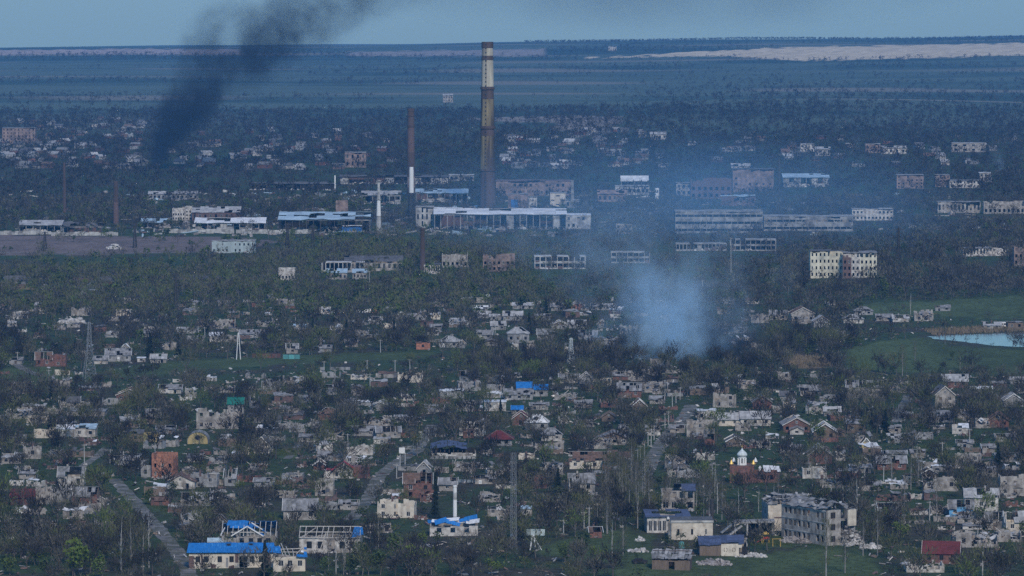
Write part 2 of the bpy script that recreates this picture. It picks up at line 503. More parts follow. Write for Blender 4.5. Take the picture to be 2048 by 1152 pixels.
for k_, q_ in enumerate(MEADOWS[:5] + [PALE[6][0]]):
    if k_ == 2: continue
    hit = inpoly(gx.astype(float), gy.astype(float), q_); MASK[560:][hit] = np.maximum(MASK[560:][hit], gy[hit])
# ------------------------------------------------------------------ building kit
def wall_run(mb, p0, p1, z0, z1, th, m, openings=(), ragged=0.0, rr=None, cell=.8):
    """wall from p0 to p1 (outer face on its right-hand side, seen walking p0->p1 the inside is on the left), with rectangular
    openings (u0,u1,v0,v1); a ragged wall loses pieces off its top"""
    p0 = Vector((p0[0], p0[1])); p1 = Vector((p1[0], p1[1])); L = (p1 - p0).length
    d = (p1 - p0) / L; nrm = Vector((-d.y, d.x))
    cuts = {0.0, L}
    for o in openings: cuts.add(max(0, o[0])); cuts.add(min(L, o[1]))
    cuts = sorted(cuts)
    if ragged:
        c2 = []
        for a, b in zip(cuts, cuts[1:]):
            k = max(1, round((b - a) / cell))
            c2 += [a + (b - a) * i / k for i in range(k)]
        cuts = c2 + [L]
    walk = rr.random() * .6 if rr else 0
    for a, b in zip(cuts, cuts[1:]):
        if b - a < 1e-4: continue
        zt = z1
        if ragged:
            walk = min(1, max(0, walk + rr.uniform(-.28, .28))) if rr.random() > .12 else rr.random()
            zt = z1 - ragged * walk ** 1.3 * (z1 - z0)
        segs = [(z0, zt)]
        for o in openings:
            if o[0] < b - 1e-4 and o[1] > a + 1e-4:
                ns = []
                for s0, s1 in segs:
                    if o[2] > s0: ns.append((s0, min(o[2], s1)))
                    if o[3] < s1: ns.append((max(o[3], s0), s1))
                segs = [q for q in ns if q[1] - q[0] > .02]
        q0 = p0 + d * a; q1 = p0 + d * b
        for s0, s1 in segs:
            i0 = q0 + nrm * th; i1 = q1 + nrm * th
            mb.hexa([(q0.x, q0.y, s0), (q1.x, q1.y, s0), (i1.x, i1.y, s0), (i0.x, i0.y, s0), (q0.x, q0.y, s1), (q1.x, q1.y, s1), (i1.x, i1.y, s1), (i0.x, i0.y, s1)], m, .5 + (rr.uniform(-.15, .15) if rr else 0))
def roof_plane(mb, A, B, C, D, m, rr, miss=0.0, jit=.04, sx=1.3, sy=1.9, th=.07, tv=.22, overlap=True):
    """sheets over A(eave) B(eave) C(ridge) D(ridge); neighbouring sheets share corners so that the plane sags as one"""
    A, B, C, D = Vector(A), Vector(B), Vector(C), Vector(D)
    nx = max(2, min(12, round((B - A).length / sx))); ny = max(1, min(5, round((D - A).length / sy)))
    nr = (B - A).cross(D - A).normalized()
    g = [[A.lerp(B, i / nx).lerp(D.lerp(C, i / nx), j / ny) + nr * rr.gauss(0, jit) for i in range(nx + 1)] for j in range(ny + 1)]
    holes = [(rr.uniform(0, nx), rr.uniform(0, ny), rr.uniform(.8, 2.2)) for _ in range(max(1, int(nx * ny * miss / 5)))] if miss > 0 else []
    for j in range(ny):
        rowt = rr.uniform(-.06, .06)
        for i in range(nx):
            if miss and (rr.random() < miss * .35 or any(math.hypot(i + .5 - h[0], (j + .5 - h[1]) * 1.3) < h[2] for h in holes)): continue
            q = [g[j][i], g[j][i + 1], g[j + 1][i + 1], g[j + 1][i]]
            lift = nr * rr.uniform(0, .05 if not miss else .12)
            mb.hexa([p + lift for p in q], m, .5 + rowt + rr.uniform(-tv, tv)) if False else mb.hexa([p + lift for p in q] + [p + lift + nr * th for p in q], m, max(0, min(1, .5 + rowt + rr.uniform(-tv, tv))))
_WIN = {}
def window_mesh(w, h, frame='trim_white', pane='glass_dark', bars=1):
    k = (round(w, 2), round(h, 2), frame, pane, bars)
    if k not in _WIN:
        mb = MB()
        mb.box(-w / 2 + .002, w / 2 - .002, .13, .16, .002, h - .002, pane)
        f = .07
        if frame:
            mb.box(-w / 2 + .003, w / 2 - .003, .06, .125, .003, f, frame); mb.box(-w / 2 + .003, w / 2 - .003, .06, .125, h - f, h - .003, frame)
            mb.box(-w / 2 + .003, -w / 2 + f, .06, .125, f, h - f, frame); mb.box(w / 2 - f, w / 2 - .003, .06, .125, f, h - f, frame)
            for i in range(bars):
                x = -w / 2 + w * (i + 1) / (bars + 1)
                mb.box(x - .03, x + .03, .065, .12, f, h - f, frame)
        _WIN[k] = mb.mesh("window")
    return _WIN[k]
def put_window(parent, x, y, z, w, h, rz=0.0, **k):
    o = obj("window", window_mesh(w, h, **k), parent); o.location = (x, y, z); o.rotation_euler = (0, 0, rz); return o
def rubble_heap(mb, x0, x1, y0, y1, z, hmax, n, m, rr, smin=.25, smax=.9):
    for _ in range(n):
        u, v = rr.uniform(-1, 1), rr.uniform(-1, 1)
        hh = hmax * max(0, 1 - u * u) * max(0, 1 - v * v)
        s = rr.uniform(smin, smax)
        mb.rbox(((x0 + x1) / 2 + u * (x1 - x0) / 2, (y0 + y1) / 2 + v * (y1 - y0) / 2, z + hh * rr.random()), (s, s * rr.uniform(.4, 1), s * rr.uniform(.25, .7)), (rr.uniform(-.6, .6), rr.uniform(-.6, .6), rr.uniform(0, 3)), m, rr.uniform(.1, .95))

# ------------------------------------------------------------------ labels that single a thing out
LAND = [("the brick church", 1500, 960), ("the three-storey school ruin", 1650, 1085), ("the long blue-roofed building", 460, 1130), ("the lattice radio mast", 1027, 1095),
        ("the orange brick house", 325, 958), ("the dirt road", 300, 1045), ("the pole-lined road", 1335, 880), ("the village road", 790, 930), ("the blue tarpaulin roofs", 1065, 780),
        ("the tall lattice pylon", 178, 760), ("the bright red roof", 685, 952), ("the burnt long barn", 907, 912), ("the white boiler stack", 910, 1060), ("the pond", 1950, 690),
        ("the short lattice pylon", 1142, 725), ("the rising white smoke", 1320, 722), ("the maroon-roofed brick house", 1882, 1124), ("the yellow round-gabled hangar", 397, 888), ("the dark green sheet roof", 472, 818),
        ("the flat white roof", 990, 820), ("the white-edged brick house", 1782, 938), ("the white metal roof", 132, 872), ("the yellow apartment block", 1685, 552), ("the tan reed patch", 1620, 732),
        ("the cream brick boiler house", 1380, 1080), ("the dark red hip roof", 996, 892), ("the white slate-roofed house", 1510, 850), ("the green strip", 600, 728), ("the white-trimmed gables", 1226, 888), ("the tall striped chimney", 975, 415)]
PENDING = []
def later(o, look, px, py, own=None, cat=None):
    PENDING.append([o, look, px, py, own])
def near_land(px, py):
    d, nm, ly = min((math.hypot(px - lx, (py - ly) * 2.2), nm, ly) for nm, lx, ly in LAND)
    return ("beside " if abs(py - ly) < 22 else ("beyond " if py < ly else "before ")) + nm
def settle_labels():
    by = {}
    for rec in PENDING:
        o, look, px, py, own = rec
        best = None
        for nm, lx, ly in LAND:
            if nm == own: continue
            d = math.hypot((px - lx), (py - ly) * 2.2)
            if best is None or d < best[0]: best = (d, nm, lx, ly)
        d, nm, lx, ly = best
        dy = py - ly
        rel = "beside" if abs(dy) < 22 else ("beyond" if dy < 0 else "before")
        by.setdefault((look, rel, nm), []).append((d, o))
    ords = ["", "second ", "third ", "fourth ", "fifth ", "sixth ", "seventh ", "eighth ", "ninth ", "tenth ", "eleventh ", "twelfth "]
    for (look, rel, nm), lst in by.items():
        lst.sort(key=lambda q: q[0])
        for k, (d, o) in enumerate(lst):
            if len(lst) == 1: o["label"] = f"{look} {rel} {nm}"
            elif k == 0: o["label"] = f"{look} next {'out ' if rel == 'beside' else ''}{rel} {nm}"
            else: o["label"] = f"{look}, {ords[min(k, 11)]}{rel} {nm}"
            ws_ = o["label"].split()
            for drop in ("small", "long", "two-storey", "wide", "dull", "holed"):
                if len(" ".join(ws_).replace("-", "-").split()) > 15 and drop in ws_: ws_.remove(drop)
            o["label"] = " ".join(ws_)

# ------------------------------------------------------------------ village houses
WALLM = dict(p='plaster', w='plaster_white', c='plaster_cream', b='brick_red', o='brick_orange', g='plaster_grey', y='plaster_yellow', n='boards', u='plaster_blue')
ROOFM = dict(g='slate', d='slate_dark', l='slate_pale', r='roof_red', k='roof_maroon', o='roof_rust', w='roof_white', b='roof_blue', t='roof_green', v='roof_navy', s='roof_skyblue')
WALLW = dict(p='dull plaster', w='white', c='cream', b='red brick', o='orange brick', g='grey', y='yellow', n='board', u='blue')
ROOFW = dict(g='grey slate', d='dark slate', l='pale slate', r='red', k='maroon', o='rusty', w='white', b='bright blue', t='green', v='navy', s='pale blue')
def house(spec, idx):
    x0, x1, yt, yb, kind, rf, wl, dmg, rz = spec
    rr = random.Random(1000 + idx)
    px = (x0 + x1) / 2
    g = P(px, yb); s = SCL(g)
    w = max(2.5, (x1 - x0) / s); hp = (yb - yt) / s
    dep = {'s': min(9, max(5, w * .75)), 'e': min(11, w * 1.3), 'h': min(9, w * .8), 'x': min(9, w * .75), 'w': min(8, w * .75), 'f': min(8, w * .7), 'm': min(6, w * .7)}[kind]
    tanp = CAM_H / g.y
    Ht = hp - tanp * dep * (.5 if kind in 'shxw' else (.15 if kind == 'e' else .9))
    Ht = max(1.6 if kind in 'fxwm' else 2.6, min(9.5, Ht))
    if kind in 'she':
        hw = min(3.0, max(1.7, Ht * .52)) if Ht < 6.3 else Ht * .62
        rise = max(.9, Ht - hw)
    else:
        hw = Ht; rise = 0
    wm, rm = WALLM[wl], ROOFM[rf]
    size = "small" if w < 7.5 else ("long" if w > 13 else "")
    tall = "two-storey " if hw > 4.6 else ""
    ws, rs = WALLW[wl], ROOFW[rf]
    if kind == 'x': look = f"{size} {tall}roofless {ws} house shell, broken tops"
    elif kind == 'w': look = f"{size} collapsed {ws} house under {rs} sheets"
    elif kind == 'f': look = f"{size} {ws} outbuilding under a flat {rs} roof"
    elif kind == 'm': look = f"{size} {ws} shed under a sloping {rs} roof"
    elif kind == 'e': look = f"{size} {tall}{ws} house, {'holed ' if dmg > .2 else ''}{rs} gable end forward"
    elif kind == 'h': look = f"{size} {tall}{ws} house with {'holed ' if dmg > .2 else ''}{rs} hipped roof"
    else: look = f"{size} {tall}{ws} house with {'holed ' if dmg > .2 else ''}{rs} roof"
    look = " ".join(look.split())
    name = {'x': 'house_shell', 'w': 'collapsed_house', 'f': 'outbuilding', 'm': 'shed'}.get(kind, 'house')
    cy_ = g.y + dep * .5
    loc = Vector((g.x * (cy_ / g.y) if abs(rz) < .2 else g.x, cy_, 0)); loc.z = float(hgt(loc.x, loc.y))
    if rz == 0: rz = rr.uniform(-.10, .10)
    T = thing(name, look, "house" if kind not in 'fm' else ("outbuilding" if kind == 'f' else "shed"), loc, rz, "houses of the ruined village")
    claim(x0 + 3, x1 - 3, yt, yb - .42 * (yb - yt), yb)
    for q in ((0, 0), (-w / 3, 0), (w / 3, 0)): FOOT.append((loc.x + q[0], loc.y, max(w / 3, dep / 2) + .3))
    hx, hy = w / 2, dep / 2
    big = s > 4.2
    rag = dict(x=.55, w=.85).get(kind, 0.0)
    if kind == 'x' and dmg: rag = dmg
    # walls
    mb = MB(idx)
    th = .32
    nwin = max(1, min(5, int(w / 3.2)))
    ops, wz, wh, ww = [], hw * .36, min(1.35, hw * .44), min(1.15, w / (nwin * 1.9))
    for k in range(nwin):
        u = w * (k + .5) / nwin + rr.uniform(-.2, .2)
        ops.append((u - ww / 2, u + ww / 2, wz, wz + wh))
    if hw > 4.6:
        lo = [(a, b_, hw * .12, hw * .12 + 1.35) for a, b_, _, _ in ops]; up = [(a, b_, hw * .58, hw * .58 + 1.35) for a, b_, _, _ in ops]
        ops = lo + up; wh = 1.35
    door = None
    if rr.random() < .4 and kind in 'xshe' and hw < 4.6:
        k = rr.randrange(nwin); u = (ops[k][0] + ops[k][1]) / 2
        ops[k] = (u - .5, u + .5, .05, min(2.1, hw * .8)); door = ops[k]
    wall_run(mb, (-hx, -hy), (hx, -hy), -.6, hw, th, wm, ops, rag, rr)
    sops = [(dep * .35, dep * .35 + 1.0, wz, wz + min(wh, 1.3))]
    wall_run(mb, (hx, -hy + th), (hx, hy - th), -.6, hw, th, wm, sops, rag, rr)
    wall_run(mb, (hx, hy), (-hx, hy), -.6, hw, th, wm, (), rag * .8, rr)
    wall_run(mb, (-hx, hy - th), (-hx, -hy + th), -.6, hw, th, wm, sops, rag, rr)
    mb.box(-hx + th, hx - th, -hy + th, hy - th, -.6, .02, 'soot' if kind in 'xw' or dmg > .3 else 'rubble')
    if kind == 'x' and w > 6:                              # a cross wall stands inside
        xx = rr.uniform(-.2, .3) * w
        wall_run(mb, (xx, -hy + th), (xx, hy - th), .02, hw, .25, wm, (), rag, rr)
    mb.build("wall", T)
    if big:
        for k, o_ in enumerate(ops):
            if o_ is door: continue
            broken = kind in 'xw' or rr.random() < .45
            if broken and rr.random() < .6: continue
            put_window(T, -hx + (o_[0] + o_[1]) / 2, -hy, o_[2], o_[1] - o_[0], o_[3] - o_[2], frame='trim_white' if rr.random() < .7 else 'timber_dark')
        if door and kind in 'she' and rr.random() < .6:
            d = MB(); d.box(-hx + door[0] + .01, -hx + door[1] - .01, -hy + .08, -hy + .14, .02, door[3] - .02, rr.choice(['boards', 'trim_white', 'timber_dark'])); d.build("door", T)
    ov = .35
    edge = 'trim_white' if rr.random() < .38 else ('timber_pale' if rr.random() < .5 else 'boards')
    if kind in 'se':
        if kind == 's':
            Aw, Ad, rot = hx, hy, False
        else:
            Aw, Ad, rot = hy, hx, True
        def tr(p): return (-p[1], p[0], p[2]) if rot else p
        ez = hw - ov * rise / Ad
        for sg in (-1, 1):
            r = MB(idx + 1)
            q = [(-sg * -Aw - sg * -ov if False else (-(Aw + ov)) * -sg, sg * (Ad + ov), ez), ((Aw + ov) * -sg, sg * (Ad + ov), ez), ((Aw + ov) * -sg, 0, hw + rise), ((Aw + ov) * sg, 0, hw + rise)]
            q[0] = ((Aw + ov) * sg, sg * (Ad + ov), ez)
            q = [tr(p) for p in q]
            n_ = (Vector(q[1]) - Vector(q[0])).cross(Vector(q[3]) - Vector(q[0]))
            if n_.z < 0: q = [q[1], q[0], q[3], q[2]]
            roof_plane(r, *q, rm, rr, dmg if rf != 'b' else dmg * .8, .05 + dmg * .18)
            r.build("roof", T)
        gm_ = wm if rr.random() < .6 else 'boards'
        for sg in (-1, 1):
            gb = MB(idx + 2)
            a0, a1 = (sg * (Aw - .02), -Ad + .05, hw), (sg * (Aw - .02), Ad - .05, hw)
            a2 = (sg * (Aw - .02), 0, hw + rise - .12)
            b0, b1, b2 = [(p[0] - sg * .2, p[1], p[2]) for p in (a0, a1, a2)]
            f = [tr(p) for p in (a0, a1, a2)]; k_ = [tr(p) for p in (b0, b1, b2)]
            gb.poly(f, gm_); gb.poly(k_[::-1], gm_)
            for i_ in range(3): gb.poly([f[i_], f[(i_ + 1) % 3], k_[(i_ + 1) % 3], k_[i_]], gm_)
            gb.build("gable", T)
        for sg in (-1, 1):
            for s2 in (-1, 1):
                if dmg > .3 and rr.random() < .35: continue
                a = tr((sg * (Aw + ov + .04), s2 * (Ad + ov), ez + .06)); b_ = tr((sg * (Aw + ov + .04), s2 * .02, hw + rise + .10))
                e = MB(idx + 3); e.beam(a, b_, .10, .28, edge); e.build("barge_board", T)
        if rr.random() < .6:
            rc = MB(); p0, p1 = tr((-(Aw + ov), 0, hw + rise + .13)), tr((Aw + ov, 0, hw + rise + .13))
            rc.beam(p0, p1, .38, .12, rm if rr.random() < .6 else 'slate_pale'); rc.build("ridge_cap", T)
        if kind == 'e' and rise > 1.4 and big:
            put_window(T, 0, -hy - .17, hw + rise * .22, .8, min(.9, rise * .4))
        if dmg > .12:
            fr = MB(idx + 4)
            nf = max(3, int(2 * Aw / 1.5))
            for i in range(nf + 1):
                xx = -Aw + .1 + (2 * Aw - .2) * i / nf
                for s2 in (-1, 1):
                    if rr.random() < .12: continue
                    fr.beam(tr((xx, s2 * (Ad + .1), hw - .1)), tr((xx, 0, hw + rise - .14)), .10, .16, 'timber_pale' if rr.random() < .4 else 'timber_dark')
            for s2 in (-1, 1):
                for j in range(1, 4):
                    t_ = j / 4
                    fr.beam(tr((-Aw, s2 * Ad * (1 - t_), hw + rise * t_ - .10)), tr((Aw, s2 * Ad * (1 - t_), hw + rise * t_ - .10)), .12, .05, 'timber_dark')
            tag(fr.build("roof_frame", T), kind="stuff")
    elif kind == 'h':
        r = MB(idx + 1); k = max(.3, hx - hy * .9); ez = hw - .1
        E = [(-hx - ov, -hy - ov, ez), (hx + ov, -hy - ov, ez), (hx + ov, hy + ov, ez), (-hx - ov, hy + ov, ez)]
        R0, R1 = (-k, 0, hw + rise), (k, 0, hw + rise)
        roof_plane(r, E[0], E[1], R1, R0, rm, rr, dmg, .04 + dmg * .15)
        roof_plane(r, E[2], E[3], R0, R1, rm, rr, dmg, .04 + dmg * .15)
        q = lambda a, b_, c_: roof_plane(r, a, b_, (c_[0], c_[1] + (.02 if b_[1] > a[1] else -.02), c_[2]), c_, rm, rr, 0, .03)
        q(E[1], E[2], R1); q(E[3], E[0], R0)
        r.build("roof", T)
        e = MB()
        for a, b_ in ((E[0], R0), (E[1], R1), (R0, R1)): e.beam(Vector(a) + Vector((0, 0, .12)), Vector(b_) + Vector((0, 0, .12)), .3, .12, 'slate_pale' if rr.random() < .6 else rm)
        e.build("ridge_cap", T)
    elif kind in 'fm':
        r = MB(idx + 1); sl = .0 if kind == 'f' else min(1.2, dep * .22)
        roof_plane(r, (-hx - .25, -hy - .25, hw + .03), (hx + .25, -hy - .25, hw + .03), (hx + .25, hy + .25, hw + .03 + sl + .25), (-hx - .25, hy + .25, hw + .03 + sl + .25), rm, rr, dmg, .03 + dmg * .2, th=.16)
        r.build("roof", T)
        if kind == 'm':
            gb = MB(); gb.box(-hx + .05, hx - .05, hy - .25, hy - .05, hw, hw + sl + .1, wm); gb.build("gable", T)
    elif kind == 'x':
        if rr.random() < .75:
            fr = MB(idx + 4)
            for i in range(rr.randint(4, 9)):
                a = Vector((rr.uniform(-hx, hx), rr.uniform(-hy, hy), rr.uniform(.3, hw))); an = rr.uniform(0, 6.3); L = rr.uniform(1.5, 4.5)
                b_ = a + Vector((math.cos(an) * L, math.sin(an) * L * .6, rr.uniform(-.5, 1.2)))
                b_.x = max(-hx - .5, min(hx + .5, b_.x)); b_.y = max(-hy - .5, min(hy + .5, b_.y)); b_.z = max(.1, b_.z)
                fr.beam(a, b_, .12, .16, rr.choice(['timber_dark', 'timber_dark', 'timber_pale']))
            tag(fr.build("fallen_beams", T), kind="stuff")
        rb = MB(idx + 5); rubble_heap(rb, -hx + .5, hx - .5, -hy + .4, hy - .4, 0, hw * .45, int(14 + w * 2.2), 'rubble', rr)
        tag(rb.build("rubble", T), kind="stuff")
        if dmg and rr.random() < .5:
            r = MB(idx + 1); sx_ = rr.choice([-1, 1])
            roof_plane(r, (sx_ * hx * .9 - 2, -hy, hw * .9), (sx_ * hx * .9, -hy, hw), (sx_ * hx * .9, hy * .8, hw + .6), (sx_ * hx * .9 - 2.5, hy * .5, hw * .7), rm, rr, .3, .15); r.build("roof", T)
    elif kind == 'w':
        rb = MB(idx + 5); rubble_heap(rb, -hx - .4, hx + .4, -hy - .3, hy + .3, 0, hw * .6, int(24 + w * 3), 'rubble' if rr.random() < .7 else 'rubble_pale', rr)
        tag(rb.build("rubble", T), kind="stuff")
        r = MB(idx + 1)
        for _ in range(int(9 + w * .9)):
            r.rbox((rr.uniform(-hx, hx), rr.uniform(-hy, hy) * .8, hw * rr.uniform(.2, .85)), (rr.uniform(.9, 2.8), rr.uniform(.9, 1.8), .07), (rr.uniform(-.7, .7), rr.uniform(-.6, .6), rr.uniform(0, 3)), rm, rr.uniform(.15, .9))
        tag(r.build("roof_sheets", T), kind="stuff")
        fr = MB(idx + 4)
        for i in range(rr.randint(6, 12)):
            a = Vector((rr.uniform(-hx, hx), rr.uniform(-hy, hy), rr.uniform(.2, hw * .7))); an = rr.uniform(0, 6.3); L = rr.uniform(1.5, 5)
            b_ = a + Vector((math.cos(an) * L, math.sin(an) * L * .5, rr.uniform(-.2, 1.8))); b_.z = max(.1, b_.z)
            fr.beam(a, b_, .12, .16, rr.choice(['timber_dark', 'timber_pale', 'boards']))
        tag(fr.build("fallen_beams", T), kind="stuff")
    if kind in 'shx' and rr.random() < .5 and big:
        c = MB(); cx_ = rr.uniform(-.3, .3) * w; cz = hw + (rise * .6 if kind != 'x' else -.3)
        c.box(cx_ - .28, cx_ + .28, .4, .95, (cz if kind != 'x' else 0), (hw + rise + .7), 'brick_brown' if rr.random() < .6 else 'plaster'); c.build("chimney", T)
    later(T, look, px, yb)
    return T

HOUSES = """
188 216 712 728 s g w .1|212 262 697 723 s g g .3|302 333 708 726 s l w .1|275 291 716 724 f w w 0|150 172 700 716 w w g .5
235 288 778 802 e o b .2|371 393 773 796 w l p .5|120 160 793 815 s d w .1|45 92 809 826 f l p .3|15 62 815 838 w l p .5|92 124 816 828 x l p .5|55 96 832 846 x l c .5
135 212 820 832 f g p .3|292 322 818 836 s g g .3|114 150 857 873 m w w 0|151 193 856 874 m s w .2|288 318 864 884 f d y .2|314 351 851 868 s g g .1|256 287 866 884 m d n .2
477 500 891 909 x g c .4|510 541 873 908 e d c .1|334 392 950 978 e o w .35|383 437 944 974 x g g .4|118 170 933 972 s g w .1|71 103 974 1008 x l p .5|102 146 970 1005 w l g .5
147 198 974 1010 s g b .35|153 209 1009 1028 x g p .5|363 427 985 1012 s l p .45|443 470 988 1010 w g p .5|361 405 1022 1050 w l g .5|426 456 1032 1062 e g g .3|31 52 1012 1028 w w g .5
188 233 1033 1049 m d g .1|0 14 832 845 f w w 0|47 83 891 918 x g p .5|365 397 934 946 w g p .4|451 472 938 972 s g g .2|205 250 1044 1060 x l p .5
523 560 758 779 w d g .5|567 614 750 776 w l p .5|796 846 742 765 x g c .55|920 960 742 764 s g g .1|915 962 762 782 x g g .5|879 927 780 797 f w g .1|635 680 815 840 h o b .2
728 783 832 855 w g p .5|788 826 832 846 f l g .3|704 754 851 872 s g g .2|752 800 852 876 s g p .3|748 780 876 888 f l w .1|920 970 841 872 x l w .75|926 948 864 876 m o b .1
905 950 921 943 w l p .5|836 862 923 950 e l g .5|637 683 902 922 s g g .2|695 748 888 910 x g w .5|688 730 910 930 w w p .5|628 652 921 940 e o b .1|565 607 946 963 x g g .4
631 668 958 992 x d p .5|808 864 946 996 s o b .25|757 831 1000 1036 x o c .4|841 868 980 1004 w o b .5|879 914 955 982 s g p .2|739 783 1048 1066 w g p .5|557 638 845 857 x g g .6
702 729 772 786 e g p .2|500 518 791 816 s g g .1|1008 1064 777 800 s g g .3|1025 1060 824 851 e k b .1|1051 1097 829 861 h w g .15
1082 1123 856 882 h g w .05|1070 1128 883 901 x g p .5|1170 1221 876 898 w g p .5|1139 1219 903 938 s o c .35|1090 1126 919 953 w g p .5|1137 1189 946 984 s g w .3
1051 1095 948 977 w o b .5|1159 1185 746 769 e g g .1|1118 1158 748 766 s g p .2|1117 1136 735 751 e g w .2|1361 1382 731 753 e d w .1|1235 1283 766 795 s g b .4|1285 1335 764 785 w l p .5
1263 1293 799 826 e o n .1|1200 1232 797 815 s o b .2|1204 1232 825 843 e d n .2|1116 1136 827 847 e g w .1|1426 1472 786 815 x g p .5|1394 1431 820 842 f w w .2|1373 1429 840 874 x d p .4
1408 1429 868 892 s d b .1|1436 1480 825 852 s l c .15|1504 1542 792 818 e g b .1|1330 1376 909 937 w w p .5|1392 1429 903 920 x w w .6|1451 1488 872 893 e d n .2|1545 1563 812 826 x w p .5
1884 1934 748 776 s l b .1|1865 1905 772 816 e d p .4|1692 1764 760 796 s g p .5|1563 1617 835 865 e g b .15|1625 1672 847 880 e l n .1|1668 1689 860 874 e o n .1|1722 1740 876 898 e o y .1
1604 1652 934 957 x w w .35|1671 1690 905 922 m g w .1|1716 1738 913 933 e d w .1|1765 1812 903 918 s g g .1|1647 1681 813 832 s l g .1|1904 1936 854 868 m w w .1
1830 1866 864 879 x g g .6|1977 2017 826 855 e o b .2|1950 1978 836 856 w w p .5|1914 1952 816 838 w w p .5|1939 1984 774 787 s w g .1|2006 2044 787 814 e l g .4|2020 2060 754 768 s l g .1
1910 1962 907 937 x g p .5|1963 1988 888 906 s g p .2|1841 1872 938 957 e d p .2|1863 1902 932 944 f w g .1|1845 1912 954 982 w g p .5|1755 1801 1006 1036 s g b .15|1898 1946 1000 1034 s g u .5
1928 1995 976 1022 s l w .35|1998 2060 950 992 w l p .5|1971 2010 1024 1060 s g p .3|2008 2060 1022 1064 s l c .35|1966 2040 1060 1084 w l p .5|1906 1992 1062 1095 w l p .5
1810 1886 1125 1145 x l w .6|1861 1905 830 845 m g g .1|1178 1202 1054 1076 s o b .1|1043 1064 1017 1031 m s w 0|1250 1290 740 760 w g p .4|1300 1340 716 734 w g p .4|1226 1256 744 760 s g b .3
1480 1510 760 778 w g p .4|1540 1580 742 760 w l p .4|1600 1640 770 792 s g p .3|1780 1820 770 786 w g p .4|1990 2030 868 884 s g p .3|1640 1680 790 806 w g g .5|1560 1590 782 800 s d g .2
376 406 672 687 s l g .1|419 450 671 684 m w w .1|448 480 668 684 w g p .4|428 471 638 658 w o p .5|356 395 655 667 s l g .2|241 260 689 710 e w g .4|26 74 569 579 f o n .2|84 100 570 580 f l p .2
588 614 654 667 m s w .1|626 647 673 694 e w w .6|660 686 645 668 w w p .5|711 738 660 677 w l p .4|737 764 633 648 s l g .2|744 760 614 626 e o o .1|792 812 625 640 e l g .1|812 832 627 641 s g g .1|830 852 625 641 e l g .1
879 920 672 695 h l g .1|915 930 680 696 e g g .2|832 860 685 699 f o o .2|573 596 687 707 s g p .2|552 574 669 682 w l p .4|947 975 611 624 s w g .1|981 1011 642 660 s l g .1|956 982 622 636 s l g .1|980 1010 628 640 s l g .1
1102 1134 642 658 e l g .1|1137 1171 640 657 s l g .1|1026 1067 605 618 s l g .1|1102 1129 606 622 s g g .1|1140 1170 604 620 e g o .2|1007 1045 622 641 s l g .1|1015 1058 654 686 h l g .2|1022 1037 687 700 f w w .1
1075 1107 658 680 s g p .2|1157 1194 660 680 s g p .2|1053 1070 684 698 x g p .4|1195 1213 640 656 e l g .3|1182 1234 607 620 s l g .1|1240 1275 650 668 w g p .4|1200 1236 672 690 w g p .4
1580 1627 615 646 e o p .25|1626 1658 632 655 e l g .2|1686 1726 629 647 h l w .1|1708 1745 613 630 h g g .1|1752 1784 628 642 s g p .2|1784 1816 630 644 s l w .2|1828 1866 620 642 w g p .4
72 104 704 733 s o b .3|104 133 708 733 x g b .35|1540 1575 620 640 s g p .2|1500 1536 628 646 w g p .4|640 664 690 704 s g g .2|690 716 678 694 s g p .2|760 790 668 684 w l p .4|955 985 660 678 s g g .1|330 352 684 700 w l p .4|280 312 660 674 s g g .1
20 46 716 728 s g g .1|480 520 660 676 s g g .2|516 548 640 654 w g p .4|860 884 648 662 s g p .2|900 940 636 650 s l g .2|1070 1100 628 640 s g g .2|700 726 640 652 s g p .2|1870 1900 610 622 s g g .2|1660 1690 660 674 w g p .4
600 640 790 806 s g g .3|440 470 770 786 w g p .5|640 676 770 784 s g g .2|850 890 810 824 s g p .3|560 600 810 826 s g p .3|250 280 828 842 w g p .4|420 450 840 854 x g p .5|600 640 868 884 s g p .2|420 452 910 928 w g g .5
20 52 870 886 s g g .2|100 128 900 914 w g p .4|230 262 912 930 s g g .3|40 74 940 958 s g p .3|180 214 996 1010 w g p .4|470 510 1004 1022 w g p .5|510 548 958 974 s g g .3|560 590 980 996 w l p .4|680 716 1000 1020 s g p .3
1000 1040 924 942 w g p .4|950 990 950 968 s g p .3|960 1000 984 1004 w l p .5|1090 1126 1000 1016 w g p .4|1230 1262 950 968 s g p .3|1180 1222 984 1002 w g g .4|1240 1270 850 866 s g p .2|1300 1330 792 808 s g p .3|1150 1184 800 816 s g p .3
1150 1186 838 854 w g p .4|1060 1096 806 820 s g p .3|1110 1150 784 800 w l p .5|1700 1740 930 946 s g p .3|1560 1600 890 906 s g p .3|1500 1540 880 896 w g p .4|1640 1680 960 976 w g p .4|1820 1850 900 916 s g p .2|1760 1800 850 866 s g p .3|1690 1722 830 846 w g p .4
1950 1990 934 950 s g p .3|1720 1760 964 982 s g p .3|1860 1896 1010 1028 w g p .5|1990 2040 906 924 s g p .3|1470 1500 846 862 w g p .4|1340 1370 850 866 s g p .3|1290 1320 850 864 w g p .4"""
HOUSES = [tuple(float(q) if q[0].isdigit() or q[0] == '.' else q for q in e.split()) + (0.0,) for e in HOUSES.replace("\n", "|").split("|") if e.strip()]
for i, h in enumerate(HOUSES): house(h, i)
